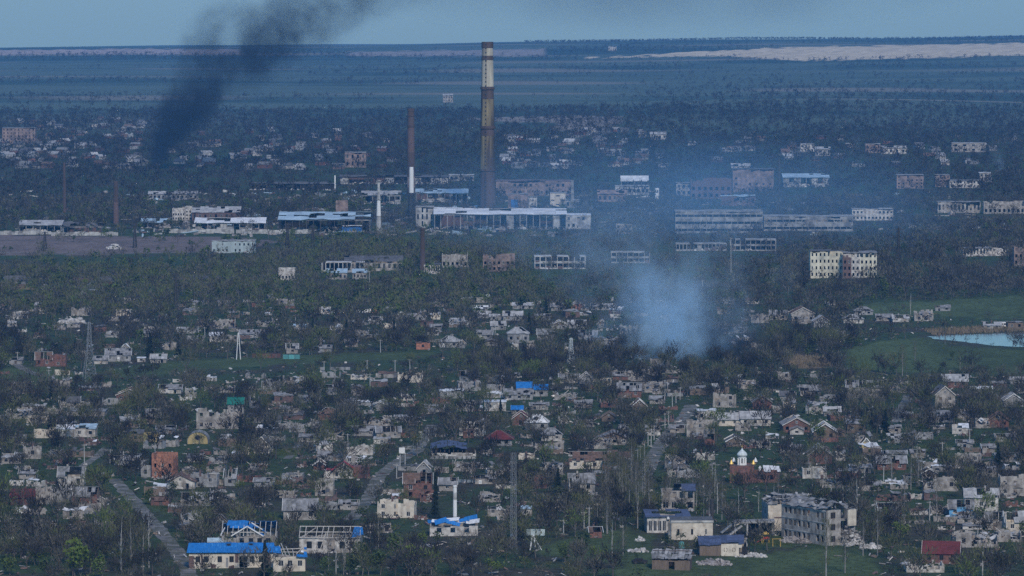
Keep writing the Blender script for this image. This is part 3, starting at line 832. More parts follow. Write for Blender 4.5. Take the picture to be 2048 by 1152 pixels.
for q in ((1448, 1558, 900, 984), (300, 360, 900, 962), (640, 715, 925, 962), (860, 956, 884, 916), (964, 1030, 864, 896), (374, 422, 862, 892), (1030, 1102, 760, 798), (1020, 1050, 808, 832), (388, 492, 792, 862), (966, 1016, 800, 826), (1432, 1544, 820, 856), (1194, 1260, 862, 894), (1748, 1816, 908, 944), (1610, 1666, 890, 932), (20, 74, 976, 1014), (564, 640, 995, 1044), (858, 962, 968, 1076), (1318, 1392, 976, 1030), (1288, 1384, 1016, 1070), (1524, 1640, 986, 1066), (436, 556, 1026, 1100)): claim(q[0], q[1], q[2], q[3], .5)
rr = random.Random(2024); made = 0
for _ in range(6000):
    if made >= 62: break
    py_ = rr.uniform(742, 1040) if rr.random() < .85 else rr.uniform(606, 700); px_ = rr.uniform(8, 2040)
    w_ = rr.uniform(26, 52) * (py_ / 900); h_ = w_ * rr.uniform(.36, .55)
    y0_, x0_ = int(max(0, py_ - h_ - 5)), int(max(0, px_ - w_ / 2 - 6)); sub = MASK[y0_:int(py_ + 6), x0_:int(px_ + w_ / 2 + 6)]
    if (sub > 0).mean() > .04: continue
    if inpoly(np.array([px_]), np.array([py_]), [(180, 700), (880, 695), (880, 745), (180, 765)])[0] or inpoly(np.array([px_]), np.array([py_]), MEADOWS[3])[0] or (py_ > 970 and 1080 < px_ < 1780): continue
    house((px_ - w_ / 2, px_ + w_ / 2, py_ - h_, py_, rr.choice('sswwxxemf'), rr.choice('gggdlloo'), rr.choice('pppggbcwn'), rr.choice([.1, .3, .45, .5]), 0.0), 400 + made); made += 1

# ruined sheds, stumps of walls and fallen roofs past the three hundred nearest houses: one mass
rc = MB(77); rr = random.Random(909); made = 0
for _ in range(9000):
    if made >= 330: break
    py_ = rr.uniform(742, 1060) if rr.random() < .8 else rr.uniform(602, 705); px_ = rr.uniform(4, 2044)
    w_ = rr.uniform(16, 44) * (py_ / 900); h_ = w_ * rr.uniform(.25, .5)
    y0_, x0_ = int(max(0, py_ - h_ - 3)), int(max(0, px_ - w_ / 2 - 3)); sub = MASK[y0_:int(py_ + 3), x0_:int(px_ + w_ / 2 + 3)]
    if (sub > 0).mean() > .14: continue
    if inpoly(np.array([px_]), np.array([py_]), [(180, 700), (880, 695), (880, 745), (180, 765)])[0] or inpoly(np.array([px_]), np.array([py_]), MEADOWS[3])[0] or (py_ > 960 and 1080 < px_ < 1760) or inpoly(np.array([px_]), np.array([py_]), [(1680, 600), (2060, 590), (2060, 745), (1560, 745)])[0]: continue
    g = P(px_, py_); s_ = SCL(g); w = w_ / s_; h = max(1.2, h_ / s_ - .4); d_ = w * rr.uniform(.5, .8); a = rr.uniform(-.3, .3); ca, sa = math.cos(a), math.sin(a)
    n0 = len(rc.v); wm = rr.choice(['plaster', 'plaster_grey', 'plaster', 'brick_red', 'boards', 'plaster_white', 'brick_brown']); rm = rr.choice(['slate', 'slate', 'slate_pale', 'slate_dark', 'roof_rust', 'roof_white'])
    rg = rr.choice([.2, .5, .8])
    wall_run(rc, (-w / 2, -d_ / 2), (w / 2, -d_ / 2), -.5, h, .3, wm, [(w * .3, w * .3 + .9, h * .3, h * .8)], rg, rr); wall_run(rc, (w / 2, -d_ / 2 + .3), (w / 2, d_ / 2), -.5, h, .3, wm, (), rg, rr); wall_run(rc, (-w / 2, d_ / 2), (-w / 2, -d_ / 2 + .3), -.5, h, .3, wm, (), rg, rr)
    if rr.random() < .6: roof_plane(rc, (-w / 2, -d_ / 2 - .2, h * rr.uniform(.7, 1.05)), (w / 2, -d_ / 2 - .2, h * rr.uniform(.7, 1.05)), (w / 2, d_ / 2, h * rr.uniform(1.0, 1.5)), (-w / 2, d_ / 2, h * rr.uniform(1.0, 1.5)), rm, rr, .35, .2)
    rubble_heap(rc, -w / 2, w / 2, -d_ / 2 - 1, d_ / 2, 0, h * .7, 14, 'rubble', rr)
    for k in range(n0, len(rc.v)):
        q = rc.v[k]; rc.v[k] = (g.x + q[0] * ca - q[1] * sa, g.y + d_ / 2 + q[0] * sa + q[1] * ca, g.z + q[2])
    claim(px_ - w_ / 2, px_ + w_ / 2, py_ - h_, py_ - h_ * .35, py_); FOOT.append((g.x, g.y + d_ / 2, w / 3)); made += 1
tag(rc.build("ruined_sheds"), "small ruined sheds and wall stumps between the village houses", "ruins", None, "stuff")
# ------------------------------------------------------------------ larger buildings: blocks, halls, frames
def base_at(px, yb, dep, rz=0.0):
    g = P(px, yb); s = SCL(g)
    cy_ = g.y + dep * .5
    loc = Vector((g.x * cy_ / g.y, cy_, 0)); loc.z = float(hgt(loc.x, loc.y))
    return g, s, loc
def block(name, label, x0, x1, yt, yb, dep, rows, cols, wall, roof='slate', rag=0.0, rz=0.0, win=(.5, .5), frames=.5, gaps=0.0, seed=0, cat="building", group=None, parapet=.5, mixwall=None, roofkind='flat', grid_win=True):
    rr = random.Random(5000 + seed + int(x0))
    g, s, loc = base_at((x0 + x1) / 2, yb, dep)
    w = (x1 - x0) / s; Ht = max(2.5, (yb - yt) / s - CAM_H / g.y * dep * (.35 if roofkind == 'flat' else .2))
    T = thing(name, label, cat, loc, rz, group)
    claim(x0, x1, yt, yb - (yb - yt) * (.32 if yb < 600 else .12), yb)
    for q in (-.38, -.13, .13, .38): FOOT.append((loc.x + q * w, loc.y, max(w / 6, dep / 2) + .5))
    hx, hy = w / 2, dep / 2
    sh = Ht / rows
    ops = []; cw = w / cols
    for r in range(rows):
        for c in range(cols):
            if rr.random() < gaps: continue
            u = cw * (c + .5); ww = cw * win[0]; z = r * sh + sh * .28
            ops.append((u - ww / 2, u + ww / 2, z, z + sh * win[1]))
    sc = max(1, round(dep / cw)); sops = []
    for r in range(rows):
        for c in range(sc):
            u = dep * (c + .5) / sc; ww = dep / sc * win[0] * .8
            sops.append((u - ww / 2, u + ww / 2, r * sh + sh * .28, r * sh + sh * (.28 + win[1])))
    mb = MB(seed); th = .4
    if mixwall:                                             # stretches of another finish
        k = max(2, cols // 2); c2 = w / k
        for i in range(k):
            a = -hx + i * c2
            sub = [(o[0] - i * c2, o[1] - i * c2, o[2], o[3]) for o in ops if o[0] < (i + 1) * c2 - .01 and o[1] > i * c2 + .01]
            sub = [(max(0, o[0]), min(c2, o[1]), o[2], o[3]) for o in sub]
            wall_run(mb, (a, -hy), (a + c2, -hy), -.8, Ht, th, rr.choice(mixwall), sub, rag, rr, cell=1.8)
    else:
        wall_run(mb, (-hx, -hy), (hx, -hy), -.8, Ht, th, wall, ops, rag, rr, cell=1.8)
    wall_run(mb, (hx, -hy + th), (hx, hy - th), -.8, Ht, th, wall, sops, rag, rr, cell=1.8)
    wall_run(mb, (hx, hy), (-hx, hy), -.8, Ht, th, wall, (), rag * .7, rr, cell=2.5)
    wall_run(mb, (-hx, hy - th), (-hx, -hy + th), -.8, Ht, th, wall, sops, rag, rr, cell=1.8)
    mb.build("wall", T)
    f = MB()
    for r in range(rows):
        z = r * sh
        f.box(-hx + th + .01, hx - th - .01, -hy + th + .9, hy - th - .01, z - .12, z + .03, 'soot' if rag else 'rubble')
    f.build("floor", T)
    for o in ops + []:
        if rr.random() < frames: put_window(T, -hx + (o[0] + o[1]) / 2, -hy, o[2], o[1] - o[0], o[3] - o[2], frame='trim_white' if rr.random() < .5 else None)
    if roof:
        r = MB(seed + 1)
        if roofkind == 'flat':
            roof_plane(r, (-hx - .2, -hy - .2, Ht + .02), (hx + .2, -hy - .2, Ht + .02), (hx + .2, hy + .2, Ht + .15), (-hx - .2, hy + .2, Ht + .15), roof, rr, rag * 1.0, .03 + rag * .3, sx=3, sy=3, th=.25)
        else:
            rise = min(3.5, dep * .2)
            roof_plane(r, (-hx - .4, -hy - .4, Ht - .1), (hx + .4, -hy - .4, Ht - .1), (hx + .4, 0, Ht + rise), (-hx - .4, 0, Ht + rise), roof, rr, rag * 1.2, .04 + rag * .3, sx=2, sy=2)
            roof_plane(r, (hx + .4, hy + .4, Ht - .1), (-hx - .4, hy + .4, Ht - .1), (-hx - .4, 0, Ht + rise), (hx + .4, 0, Ht + rise), roof, rr, rag * 1.2, .04 + rag * .3, sx=2, sy=2)
        r.build("roof", T)
    if rag:
        rb = MB(seed + 2); rubble_heap(rb, -hx, hx, -hy - 2.5, hy, 0, sh * .5, int(30 + w), 'rubble', rr, .4, 1.6); tag(rb.build("rubble", T), kind="stuff")
    return T, w, Ht, rr
def hall(name, label, x0, x1, yt, yb, dep, bays, roof='roof_white', wall='concrete', miss=.2, panels=.15, pitch=.12, seed=0, cat="factory hall", group="halls of the ruined factory", col='concrete'):
    """long open-fronted hall: columns, a back wall, end walls, a shallow roof, wall panels still standing in some bays"""
    rr = random.Random(7000 + seed + int(x0))
    g, s, loc = base_at((x0 + x1) / 2, yb, dep)
    w = (x1 - x0) / s; rise = dep * pitch
    Ht = max(3, (yb - yt) / s - rise - CAM_H / g.y * dep * .4)
    T = thing(name, label, cat, loc, rr.uniform(-.02, .02), group)
    claim(x0, x1, yt, yb - (yb - yt) * .3, yb)
    for q in np.linspace(-.42, .42, 6): FOOT.append((loc.x + q * w, loc.y, max(w / 10, dep / 2) + 1))
    hx, hy = w / 2, dep / 2; bw = w / bays
    for i in range(bays + 1):
        if miss and rr.random() < miss * .2: continue
        c = MB(); x = min(hx - .3, max(-hx + .3, -hx + i * bw)); c.box(x - .25, x + .25, -hy, -hy + .5, -.8, Ht, col, rr.uniform(.3, .8)); c.build("column", T)
    b = MB(); wall_run(b, (hx, hy), (-hx, hy), -.8, Ht, .4, 'brick_brown' if rr.random() < .5 else 'soot', [(w * .1 + k * w * .2, w * .1 + k * w * .2 + w * .08, Ht * .4, Ht * .8) for k in range(4)], .1, rr, 4)
    wall_run(b, (hx, -hy + .55), (hx, hy - .45), -.8, Ht, .4, wall, (), .1, rr, 3); wall_run(b, (-hx, hy - .45), (-hx, -hy + .55), -.8, Ht, .4, wall, (), .1, rr, 3)
    b.build("wall", T)
    bm = MB(); bm.box(-hx, hx, -hy + .02, -hy + .48, Ht, Ht + .6, wall); bm.build("lintel", T)
    for i in range(bays):
        if rr.random() < panels:
            p = MB(); x = -hx + i * bw; z1 = Ht * rr.choice([1, .98, .55, .4]); p.box(x + .27, x + bw - .27, -hy + .1, -hy + .35, -.8, z1 - .02, rr.choice([wall, 'concrete_pale', 'plaster_grey'])); p.build("wall_panel", T)
    r = MB(seed)
    z = Ht + .62
    roof_plane(r, (-hx - .5, -hy - .8, z), (hx + .5, -hy - .8, z), (hx + .5, 0, z + rise), (-hx - .5, 0, z + rise), roof, rr, miss, .05 + miss * .5, sx=max(2.5, w / 12), sy=3.5, th=.2)
    roof_plane(r, (hx + .5, hy + .8, z), (-hx - .5, hy + .8, z), (-hx - .5, 0, z + rise), (hx + .5, 0, z + rise), roof, rr, miss, .05 + miss * .5, sx=max(2.5, w / 12), sy=3.5, th=.2)
    r.build("roof", T)
    t = MB(seed + 1)
    for i in range(bays + 1):
        x = -hx + i * bw
        for sg in (-1, 1): t.beam((x, sg * hy, z - .15), (x, 0, z + rise - .15), .2, .3, 'steel_dark')
    t.build("roof_truss", T)
    rb = MB(seed + 2); rubble_heap(rb, -hx, hx, -hy - 4, hy, 0, Ht * .35, int(40 + w * .8), 'rubble' if rr.random() < .5 else 'rubble_pale', rr, .5, 2.2); tag(rb.build("rubble", T), kind="stuff")
    return T
def frame_building(name, label, x0, x1, yt, yb, dep, floors, bays, seed=0, m='concrete', cat="building shell", holes=.2, fill=.15, group=None):
    rr = random.Random(9000 + seed + int(x0))
    g, s, loc = base_at((x0 + x1) / 2, yb, dep)
    w = (x1 - x0) / s; Ht = (yb - yt) / s - CAM_H / g.y * dep * .4
    T = thing(name, label, cat, loc, rr.uniform(-.04, .04), group)
    claim(x0, x1, yt, yb - 3, yb)
    for q in (-.38, -.13, .13, .38): FOOT.append((loc.x + q * w, loc.y, max(w / 6, dep / 2) + .5))
    hx, hy = w / 2, dep / 2; bw = w / bays; sh = Ht / floors
    for k in range(1, floors + 1):
        f = MB(k)
        for i in range(bays):
            if k == floors and rr.random() < holes: continue
            f.box(-hx + i * bw + .01, -hx + (i + 1) * bw - .01, -hy, hy, k * sh - .5 + rr.uniform(-.05, .05), k * sh, m, rr.uniform(.35, .75))
        f.build("slab", T)
    for i in range(bays + 1):
        for j in (0, 1):
            c = MB(); x = min(hx - .25, max(-hx + .25, -hx + i * bw)); y = -hy + .3 if j == 0 else hy - .3
            c.box(x - .22, x + .22, y - .22, y + .22, -.8, Ht - .52, m, rr.uniform(.35, .75)); c.build("column", T)
    p = MB()
    for k in range(floors):
        for i in range(bays):
            if rr.random() < fill: p.box(-hx + i * bw + .3, -hx + (i + 1) * bw - .3, -hy + .2, -hy + .4, k * sh + .01, k * sh + sh * rr.uniform(.3, .8), rr.choice(['plaster', 'brick_brown', 'plaster_white']))
            else: p.box(-hx + i * bw + .3, -hx + (i + 1) * bw - .3, -hy + .25, -hy + .4, k * sh + .01, k * sh + sh * .22, m)
    p.build("parapet", T)
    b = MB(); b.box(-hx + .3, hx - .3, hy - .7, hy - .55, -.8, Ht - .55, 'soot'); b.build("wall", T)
    rb = MB(); rubble_heap(rb, -hx, hx, -hy - 2, hy, 0, sh * .6, 50, 'rubble_pale', rr, .4, 1.4); tag(rb.build("rubble", T), kind="stuff")
    return T

# ---- the blue-roofed nursery school by the dirt road
def rafters(T, pairs, m='timber_pale', w=.13, h=.2):
    for a, b in pairs:
        q = MB(); q.beam(a, b, w, h, m); q.build("rafter", T)
def blue_long():
    g, s, loc = base_at(463, 1136, 9)
    w, dep, Ht, rise = 168 / s, 9.0, 4.3, 2.1
    T = thing('nursery_school', 'long cream building with intact bright blue roof and burnt window openings by the dirt road', 'school building', loc, .03, 'buildings of the blue-roofed school')
    claim(378, 548, 1085, 1128, 1136); FOOT.extend([(loc.x + q, loc.y, 6) for q in (-9, -4, 0, 4, 9)])
    rr = random.Random(3); hx, hy = w / 2, dep / 2
    ops = [(w * u, w * u + 1.25, 1.6, 3.3) for u in (.08, .175, .34, .48, .72, .83)] + [(w * .60, w * .60 + 2.2, .1, 3.4)]
    m = MB()
    wall_run(m, (-hx, -hy), (hx, -hy), -.8, Ht, .4, 'plaster_cream', ops, 0, rr); wall_run(m, (hx, -hy + .4), (hx, hy - .4), -.8, Ht, .4, 'plaster_cream', [], 0, rr)
    wall_run(m, (hx, hy), (-hx, hy), -.8, Ht, .4, 'plaster_cream', [], 0, rr); wall_run(m, (-hx, hy - .4), (-hx, -hy + .4), -.8, Ht, .4, 'plaster_cream', [], 0, rr)
    m.box(-hx + .41, hx - .41, -hy + .41, hy - .41, -.8, .05, 'soot'); m.build("wall", T)
    for u0, u1, z0, z1 in ((0, .06, 0, 3.4), (.145, .165, 1.2, 3.8), (.26, .32, 0, 1.0), (.44, .47, .2, 2.9), (.55, .59, 1.5, 4.0), (.69, .71, .5, 3.9), (.88, .97, .3, 4.0)):
        pt = MB(); pt.box(-hx + w * u0, -hx + w * u1, -hy - .03, -hy - .002, z0, z1, 'plaster_grey' if rr.random() < .6 else 'brick_brown'); pt.build("bare_masonry", T)
    for o in ops[:6]: put_window(T, -hx + (o[0] + o[1]) / 2, -hy, o[2], o[1] - o[0], o[3] - o[2], frame='timber_dark')
    cn = MB(); cn.box(-hx + w * .605, -hx + w * .69, -hy - 1.4, -hy - .01, 3.45, 3.6, 'trim_white'); cn.build("canopy", T)
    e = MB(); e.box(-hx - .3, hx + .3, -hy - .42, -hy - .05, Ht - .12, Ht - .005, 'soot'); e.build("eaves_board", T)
    for k, (y0, y1) in enumerate(((-hy - .6, .02), (hy + .6, -.02))):
        r = MB(k); roof_plane(r, *(((-hx - .6, y0, Ht), (hx + .6, y0, Ht), (hx + .2, y1, Ht + rise), (-hx - .2, y1, Ht + rise)) if k == 0 else ((hx + .6, y0, Ht), (-hx - .6, y0, Ht), (-hx - .2, y1, Ht + rise), (hx + .2, y1, Ht + rise))), 'roof_blue', rr, 0, .04, sx=2.2, sy=2.4, tv=.12); r.build("roof", T)
    for u in (.47, .735):
        h_ = MB(); x = -hx + w * u; h_.box(x - .75, x + .75, -1.5, .4, Ht + 1.25, Ht + 2.35, 'roof_blue', .15); h_.box(x - .5, x + .5, -1.54, -1.505, Ht + 1.35, Ht + 2.1, 'soot'); h_.build("dormer", T)
    gb = MB()
    for sg in (-1, 1): gb.poly([(sg * (hx - .05), -hy, Ht), (sg * (hx - .05), hy, Ht), (sg * (hx - .05), 0, Ht + rise - .1)], 'plaster_grey')
    gb.build("gable", T)
blue_long()
def blue_gable():
    g, s, loc = base_at(500, 1112, 12)
    T = thing('nursery_school', 'two-storey block with shattered blue gable roof and bare timber trusses behind the long blue roof', 'school building', loc, .0, 'buildings of the blue-roofed school')
    claim(440, 552, 1030, 1095, 1112); FOOT.extend([(loc.x + q, loc.y, 7) for q in (-5, 0, 5)])
    rr = random.Random(5); w, dep, Ht, rise = 108 / s, 12.0, 5.7, 3.3; hx, hy = w / 2, dep / 2
    ops = [(w * u, w * u + 1.3, 3.5, 5.1) for u in (.33, .5, .66, .82)]
    m = MB(); wall_run(m, (-hx, -hy), (hx, -hy), -.8, Ht, .4, 'plaster', ops, .12, rr); wall_run(m, (hx, -hy + .4), (hx, hy - .4), -.8, Ht, .4, 'plaster', [], .15, rr)
    wall_run(m, (hx, hy), (-hx, hy), -.8, Ht, .4, 'plaster', [], .1, rr); wall_run(m, (-hx, hy - .4), (-hx, -hy + .4), -.8, Ht, .4, 'plaster', [], .2, rr); m.box(-hx + .41, hx - .41, -hy + .41, hy - .41, 2.8, 3.0, 'soot'); m.build("wall", T)
    for o in ops[1:]: put_window(T, -hx + (o[0] + o[1]) / 2, -hy, o[2], o[1] - o[0], o[3] - o[2], frame=None)
    # main roof, ridge along x, most of its front slope gone except a patch left of the ridge; a front cross gable
    pr = []
    for i in range(11):
        x = -hx + w * i / 10
        pr.append(((x, -hy - .4, Ht), (x, 0, Ht + rise))); pr.append(((x, hy + .4, Ht), (x, 0, Ht + rise)))
    rafters(T, pr)
    r = MB(); roof_plane(r, (-hx + .8, -2.6, Ht + 1.75), (.6, -2.6, Ht + 1.75), (.9, 0, Ht + rise + .25), (-hx + 1.6, 0, Ht + rise + .35), 'roof_blue', rr, .06, .10, sx=1.2, sy=1.2, tv=.15); r.build("roof", T)
    r = MB(); roof_plane(r, (hx + .4, hy + .4, Ht), (-hx - .4, hy + .4, Ht), (-hx, 0, Ht + rise), (hx, 0, Ht + rise), 'roof_blue', rr, .3, .12, tv=.15); r.build("roof", T)
    gx = -.4; gw = 4.6; gz = Ht + 2.7
    r = MB(); roof_plane(r, (gx + gw, -hy - .5, Ht + .1), (gx + gw + .6, -1.2, Ht + .6), (gx + .6, -1.0, gz + .2), (gx, -hy - .5, gz), 'roof_blue', rr, .12, .08, sx=1.3, sy=1.3, tv=.25); r.build("roof", T)
    for (a, b, wd) in (((gx - gw, -hy - .55, Ht), (gx, -hy - .55, gz + .1), .32), ((gx + gw, -hy - .55, Ht), (gx, -hy - .55, gz + .1), .32), ((gx + gw + .7, -1.2, Ht + .4), (gx + .9, -.9, gz + .5), .3), ((-hx - .3, -hy - .5, Ht + .2), (-hx + .7, -2.5, Ht + 1.9), .4), ((-hx - .3, hy, Ht + .1), (-hx, 0, Ht + rise + .2), .3)):
        q = MB(); q.beam(a, b, .12, wd, 'trim_white'); q.build("barge_board", T)
    for i in range(9):
        x = gx - gw + .5 + i * (2 * gw - 1) / 8; q = MB(); q.beam((x, -hy - .2, Ht), (x, -hy - .2, gz - abs(x - gx) / gw * 2.6), .14, .14, 'timber_pale'); q.build("post", T)
    q = MB(); q.beam((gx - gw, -hy - .22, Ht + 1.1), (gx + gw, -hy - .22, Ht + 1.1), .12, .2, 'timber_pale'); q.build("tie_beam", T)
    rb = MB(); rubble_heap(rb, -hx - 3.5, -hx + 3, -hy, hy * .5, Ht * .55, 1.6, 60, 'rubble_pale', rr); tag(rb.build("rubble", T), kind="stuff")
    q = MB(); q.box(-hx - 4.0, -hx + 1.2, -hy - .2, -hy + 2.2, -.8, Ht - 1.6, 'plaster'); q.build("annexe", T)
    q = MB(); q.rbox((-hx - 1.4, -hy + .2, Ht - 1.2), (5.4, .12, 1.5), (-.6, 0, 0), 'roof_skyblue'); q.build("roof_sheet", T)
blue_gable()
def blue_small():
    g, s, loc = base_at(580, 1143, 8)
    T = thing('nursery_school', 'cream front wing with two torn blue roof corners and collapsed rafters between them', 'school building', loc, 0, 'buildings of the blue-roofed school')
    claim(546, 614, 1085, 1135, 1143); FOOT.extend([(loc.x + q, loc.y, 5.5) for q in (-3, 0, 3)])
    rr = random.Random(6); w, dep, Ht, rise = 64 / s, 8.0, 4.2, 2.3; hx, hy = w / 2, dep / 2
    ops = [(w * u, w * u + 1.3, 1.5, 3.1) for u in (.17, .45, .76)]
    m = MB(); wall_run(m, (-hx, -hy), (hx, -hy), -.8, Ht, .4, 'plaster_cream', ops, .1, rr); wall_run(m, (hx, -hy + .4), (hx, hy - .4), -.8, Ht, .4, 'brick_brown', [], .1, rr)
    wall_run(m, (hx, hy), (-hx, hy), -.8, Ht, .4, 'plaster', [], .2, rr); wall_run(m, (-hx, hy - .4), (-hx, -hy + .4), -.8, Ht, .4, 'plaster', [], .3, rr); m.box(-hx + .41, hx - .41, -hy + .41, hy - .41, -.8, .05, 'soot'); m.build("wall", T)
    for o in ops: put_window(T, -hx + (o[0] + o[1]) / 2, -hy, o[2], o[1] - o[0], o[3] - o[2])
    for x0, x1, y1 in ((-hx - .7, -hx + 2.2, .4), (hx - 2.4, hx + .6, -.3)):
        r = MB(); roof_plane(r, (x0, -hy - .7, Ht - .1), (x1, -hy - .7, Ht - .25), (x1 - .4, y1, Ht + rise * .85), (x0 + .5, y1 + .3, Ht + rise), 'roof_blue', rr, .04, .14, sx=.9, sy=1.2, tv=.25); r.build("roof", T)
    pl = MB(); pl.rbox((hx - .9, -hy + 1.5, Ht + 1.15), (.75, .75, .1), (.55, .1, 0), 'trim_white'); pl.build("hatch", T)
    prs = [((-1.6, -hy, Ht), (-3.0, 1.5, Ht + 2.4)), ((-.8, -hy + .3, Ht), (-2.6, 2.5, Ht + 2.8)), ((.2, -hy, Ht + .1), (-1.2, 2.2, Ht + 1.9)), ((1.2, -hy + .2, Ht), (.6, 2.2, Ht + 1.2)), ((-2, 1, Ht + .6), (2.6, 1.4, Ht + .5)), ((-3.4, 2.8, Ht + 1.1), (3.5, 3, Ht + 1.3)), ((1.8, -1.5, Ht + .3), (3.4, 2.6, Ht + 1.6))]
    rafters(T, prs)
    rb = MB(); rubble_heap(rb, -hx + .8, hx - 1, -hy + .5, hy, Ht - 1.4, 1.5, 50, 'rubble', rr); tag(rb.build("rubble", T), kind="stuff")
blue_small()
def blue_wing():
    g, s, loc = base_at(662, 1106, 10)
    T = thing('nursery_school', 'pale ruined wing with bare white roof skeleton and one blue corner of sheeting', 'school building', loc, -.03, 'buildings of the blue-roofed school')
    claim(598, 724, 1046, 1100, 1106); FOOT.extend([(loc.x + q, loc.y, 6) for q in (-7, -2, 2, 7)])
    rr = random.Random(8); w, dep, Ht, rise = 122 / s, 10.0, 4.4, 2.6; hx, hy = w / 2, dep / 2
    ops = [(w * u, w * u + 1.5, 1.3, 3.3) for u in (.12, .3, .66, .82)] + [(w * .46, w * .46 + 2.2, 0, 3.6)]
    m = MB(); wall_run(m, (-hx, -hy), (hx, -hy), -.8, Ht, .4, 'plaster_white', ops, .18, rr); wall_run(m, (hx, -hy + .4), (hx, hy - .4), -.8, Ht, .4, 'plaster', [], .2, rr)
    wall_run(m, (hx, hy), (-hx, hy), -.8, Ht, .4, 'plaster', [], .15, rr); wall_run(m, (-hx, hy - .4), (-hx, -hy + .4), -.8, Ht, .4, 'plaster_white', [], .3, rr); m.box(-hx + .41, hx - .41, -hy + .41, hy - .41, -.8, .05, 'soot'); m.build("wall", T)
    for o in ops[:4]: put_window(T, -hx + (o[0] + o[1]) / 2, -hy, o[2], o[1] - o[0], o[3] - o[2], frame=None)
    prs = []
    for i in range(12):
        x = -hx + w * i / 11
        if i not in (2, 7): prs.append(((x, -hy - .3, Ht), (x + rr.uniform(-.3, .3), 0, Ht + rise)))
        prs.append(((x, hy + .3, Ht), (x, 0, Ht + rise)))
    prs += [((-hx, 0, Ht + rise), (hx, 0, Ht + rise)), ((-hx, -hy - .3, Ht), (hx, -hy - .3, Ht)), ((-hx, -hy * .5, Ht + rise * .5), (hx * .7, -hy * .5, Ht + rise * .5)), ((-hx * .3, -hy, 1.2), (-hx * .1, -hy - .6, Ht + 1.8)), ((-hx * .9, -hy, Ht + .2), (-hx * .5, hy * .4, Ht + 2))]
    rafters(T, prs)
    r = MB(); roof_plane(r, (hx - 2.6, -hy - .5, Ht + .05), (hx + .9, -hy + .6, Ht + .1), (hx + .4, -.5, Ht + rise * .9), (hx - 1.9, -.4, Ht + rise * .95), 'roof_blue', rr, .05, .12, sx=.9, sy=1.1, tv=.2); r.build("roof", T)
    rb = MB(); rubble_heap(rb, -hx, hx, -hy - 1.5, hy, 0, 2.2, 90, 'rubble_pale', rr); tag(rb.build("rubble", T), kind="stuff")
blue_wing()
def blue_rear():
    g, s, loc = base_at(908, 1072, 9)
    T = thing('boiler_room_ruin', 'white ruin with torn blue and white roof strips under the boiler stack', 'ruin', loc, 0)
    claim(860, 960, 1038, 1062, 1072); FOOT.extend([(loc.x + q, loc.y, 6) for q in (-4, 0, 4)])
    rr = random.Random(9); w, dep, Ht = 96 / s, 9.0, 3.0; hx, hy = w / 2, dep / 2
    m = MB(); wall_run(m, (-hx, -hy), (hx, -hy), -.8, Ht, .4, 'plaster_white', [(2, 3.4, 1, 2.4), (6, 7.4, 1, 2.4), (10, 11.4, 1, 2.4)], .2, rr); wall_run(m, (hx, -hy + .4), (hx, hy - .4), -.8, Ht, .4, 'plaster', [], .2, rr)
    wall_run(m, (hx, hy), (-hx, hy), -.8, Ht, .4, 'plaster', [], .2, rr); wall_run(m, (-hx, hy - .4), (-hx, -hy + .4), -.8, Ht, .4, 'plaster', [], .2, rr); m.box(-hx + .41, hx - .41, -hy + .41, hy - .41, -.8, .05, 'soot'); m.build("wall", T)
    for k in range(12):
        q = MB(); x = -hx + 1 + k * (w - 2) / 11
        q.rbox((x, rr.uniform(-hy, hy * .7), Ht + rr.uniform(.2, 1.4)), (rr.uniform(2.4, 4.2), rr.uniform(1.2, 2.2), .1), (rr.uniform(.3, .8), rr.uniform(-.3, .3), rr.uniform(-.4, .4)), 'roof_blue' if k % 2 == 0 else 'roof_white', rr.uniform(.3, .8)); q.build("roof_sheet", T)
blue_rear()

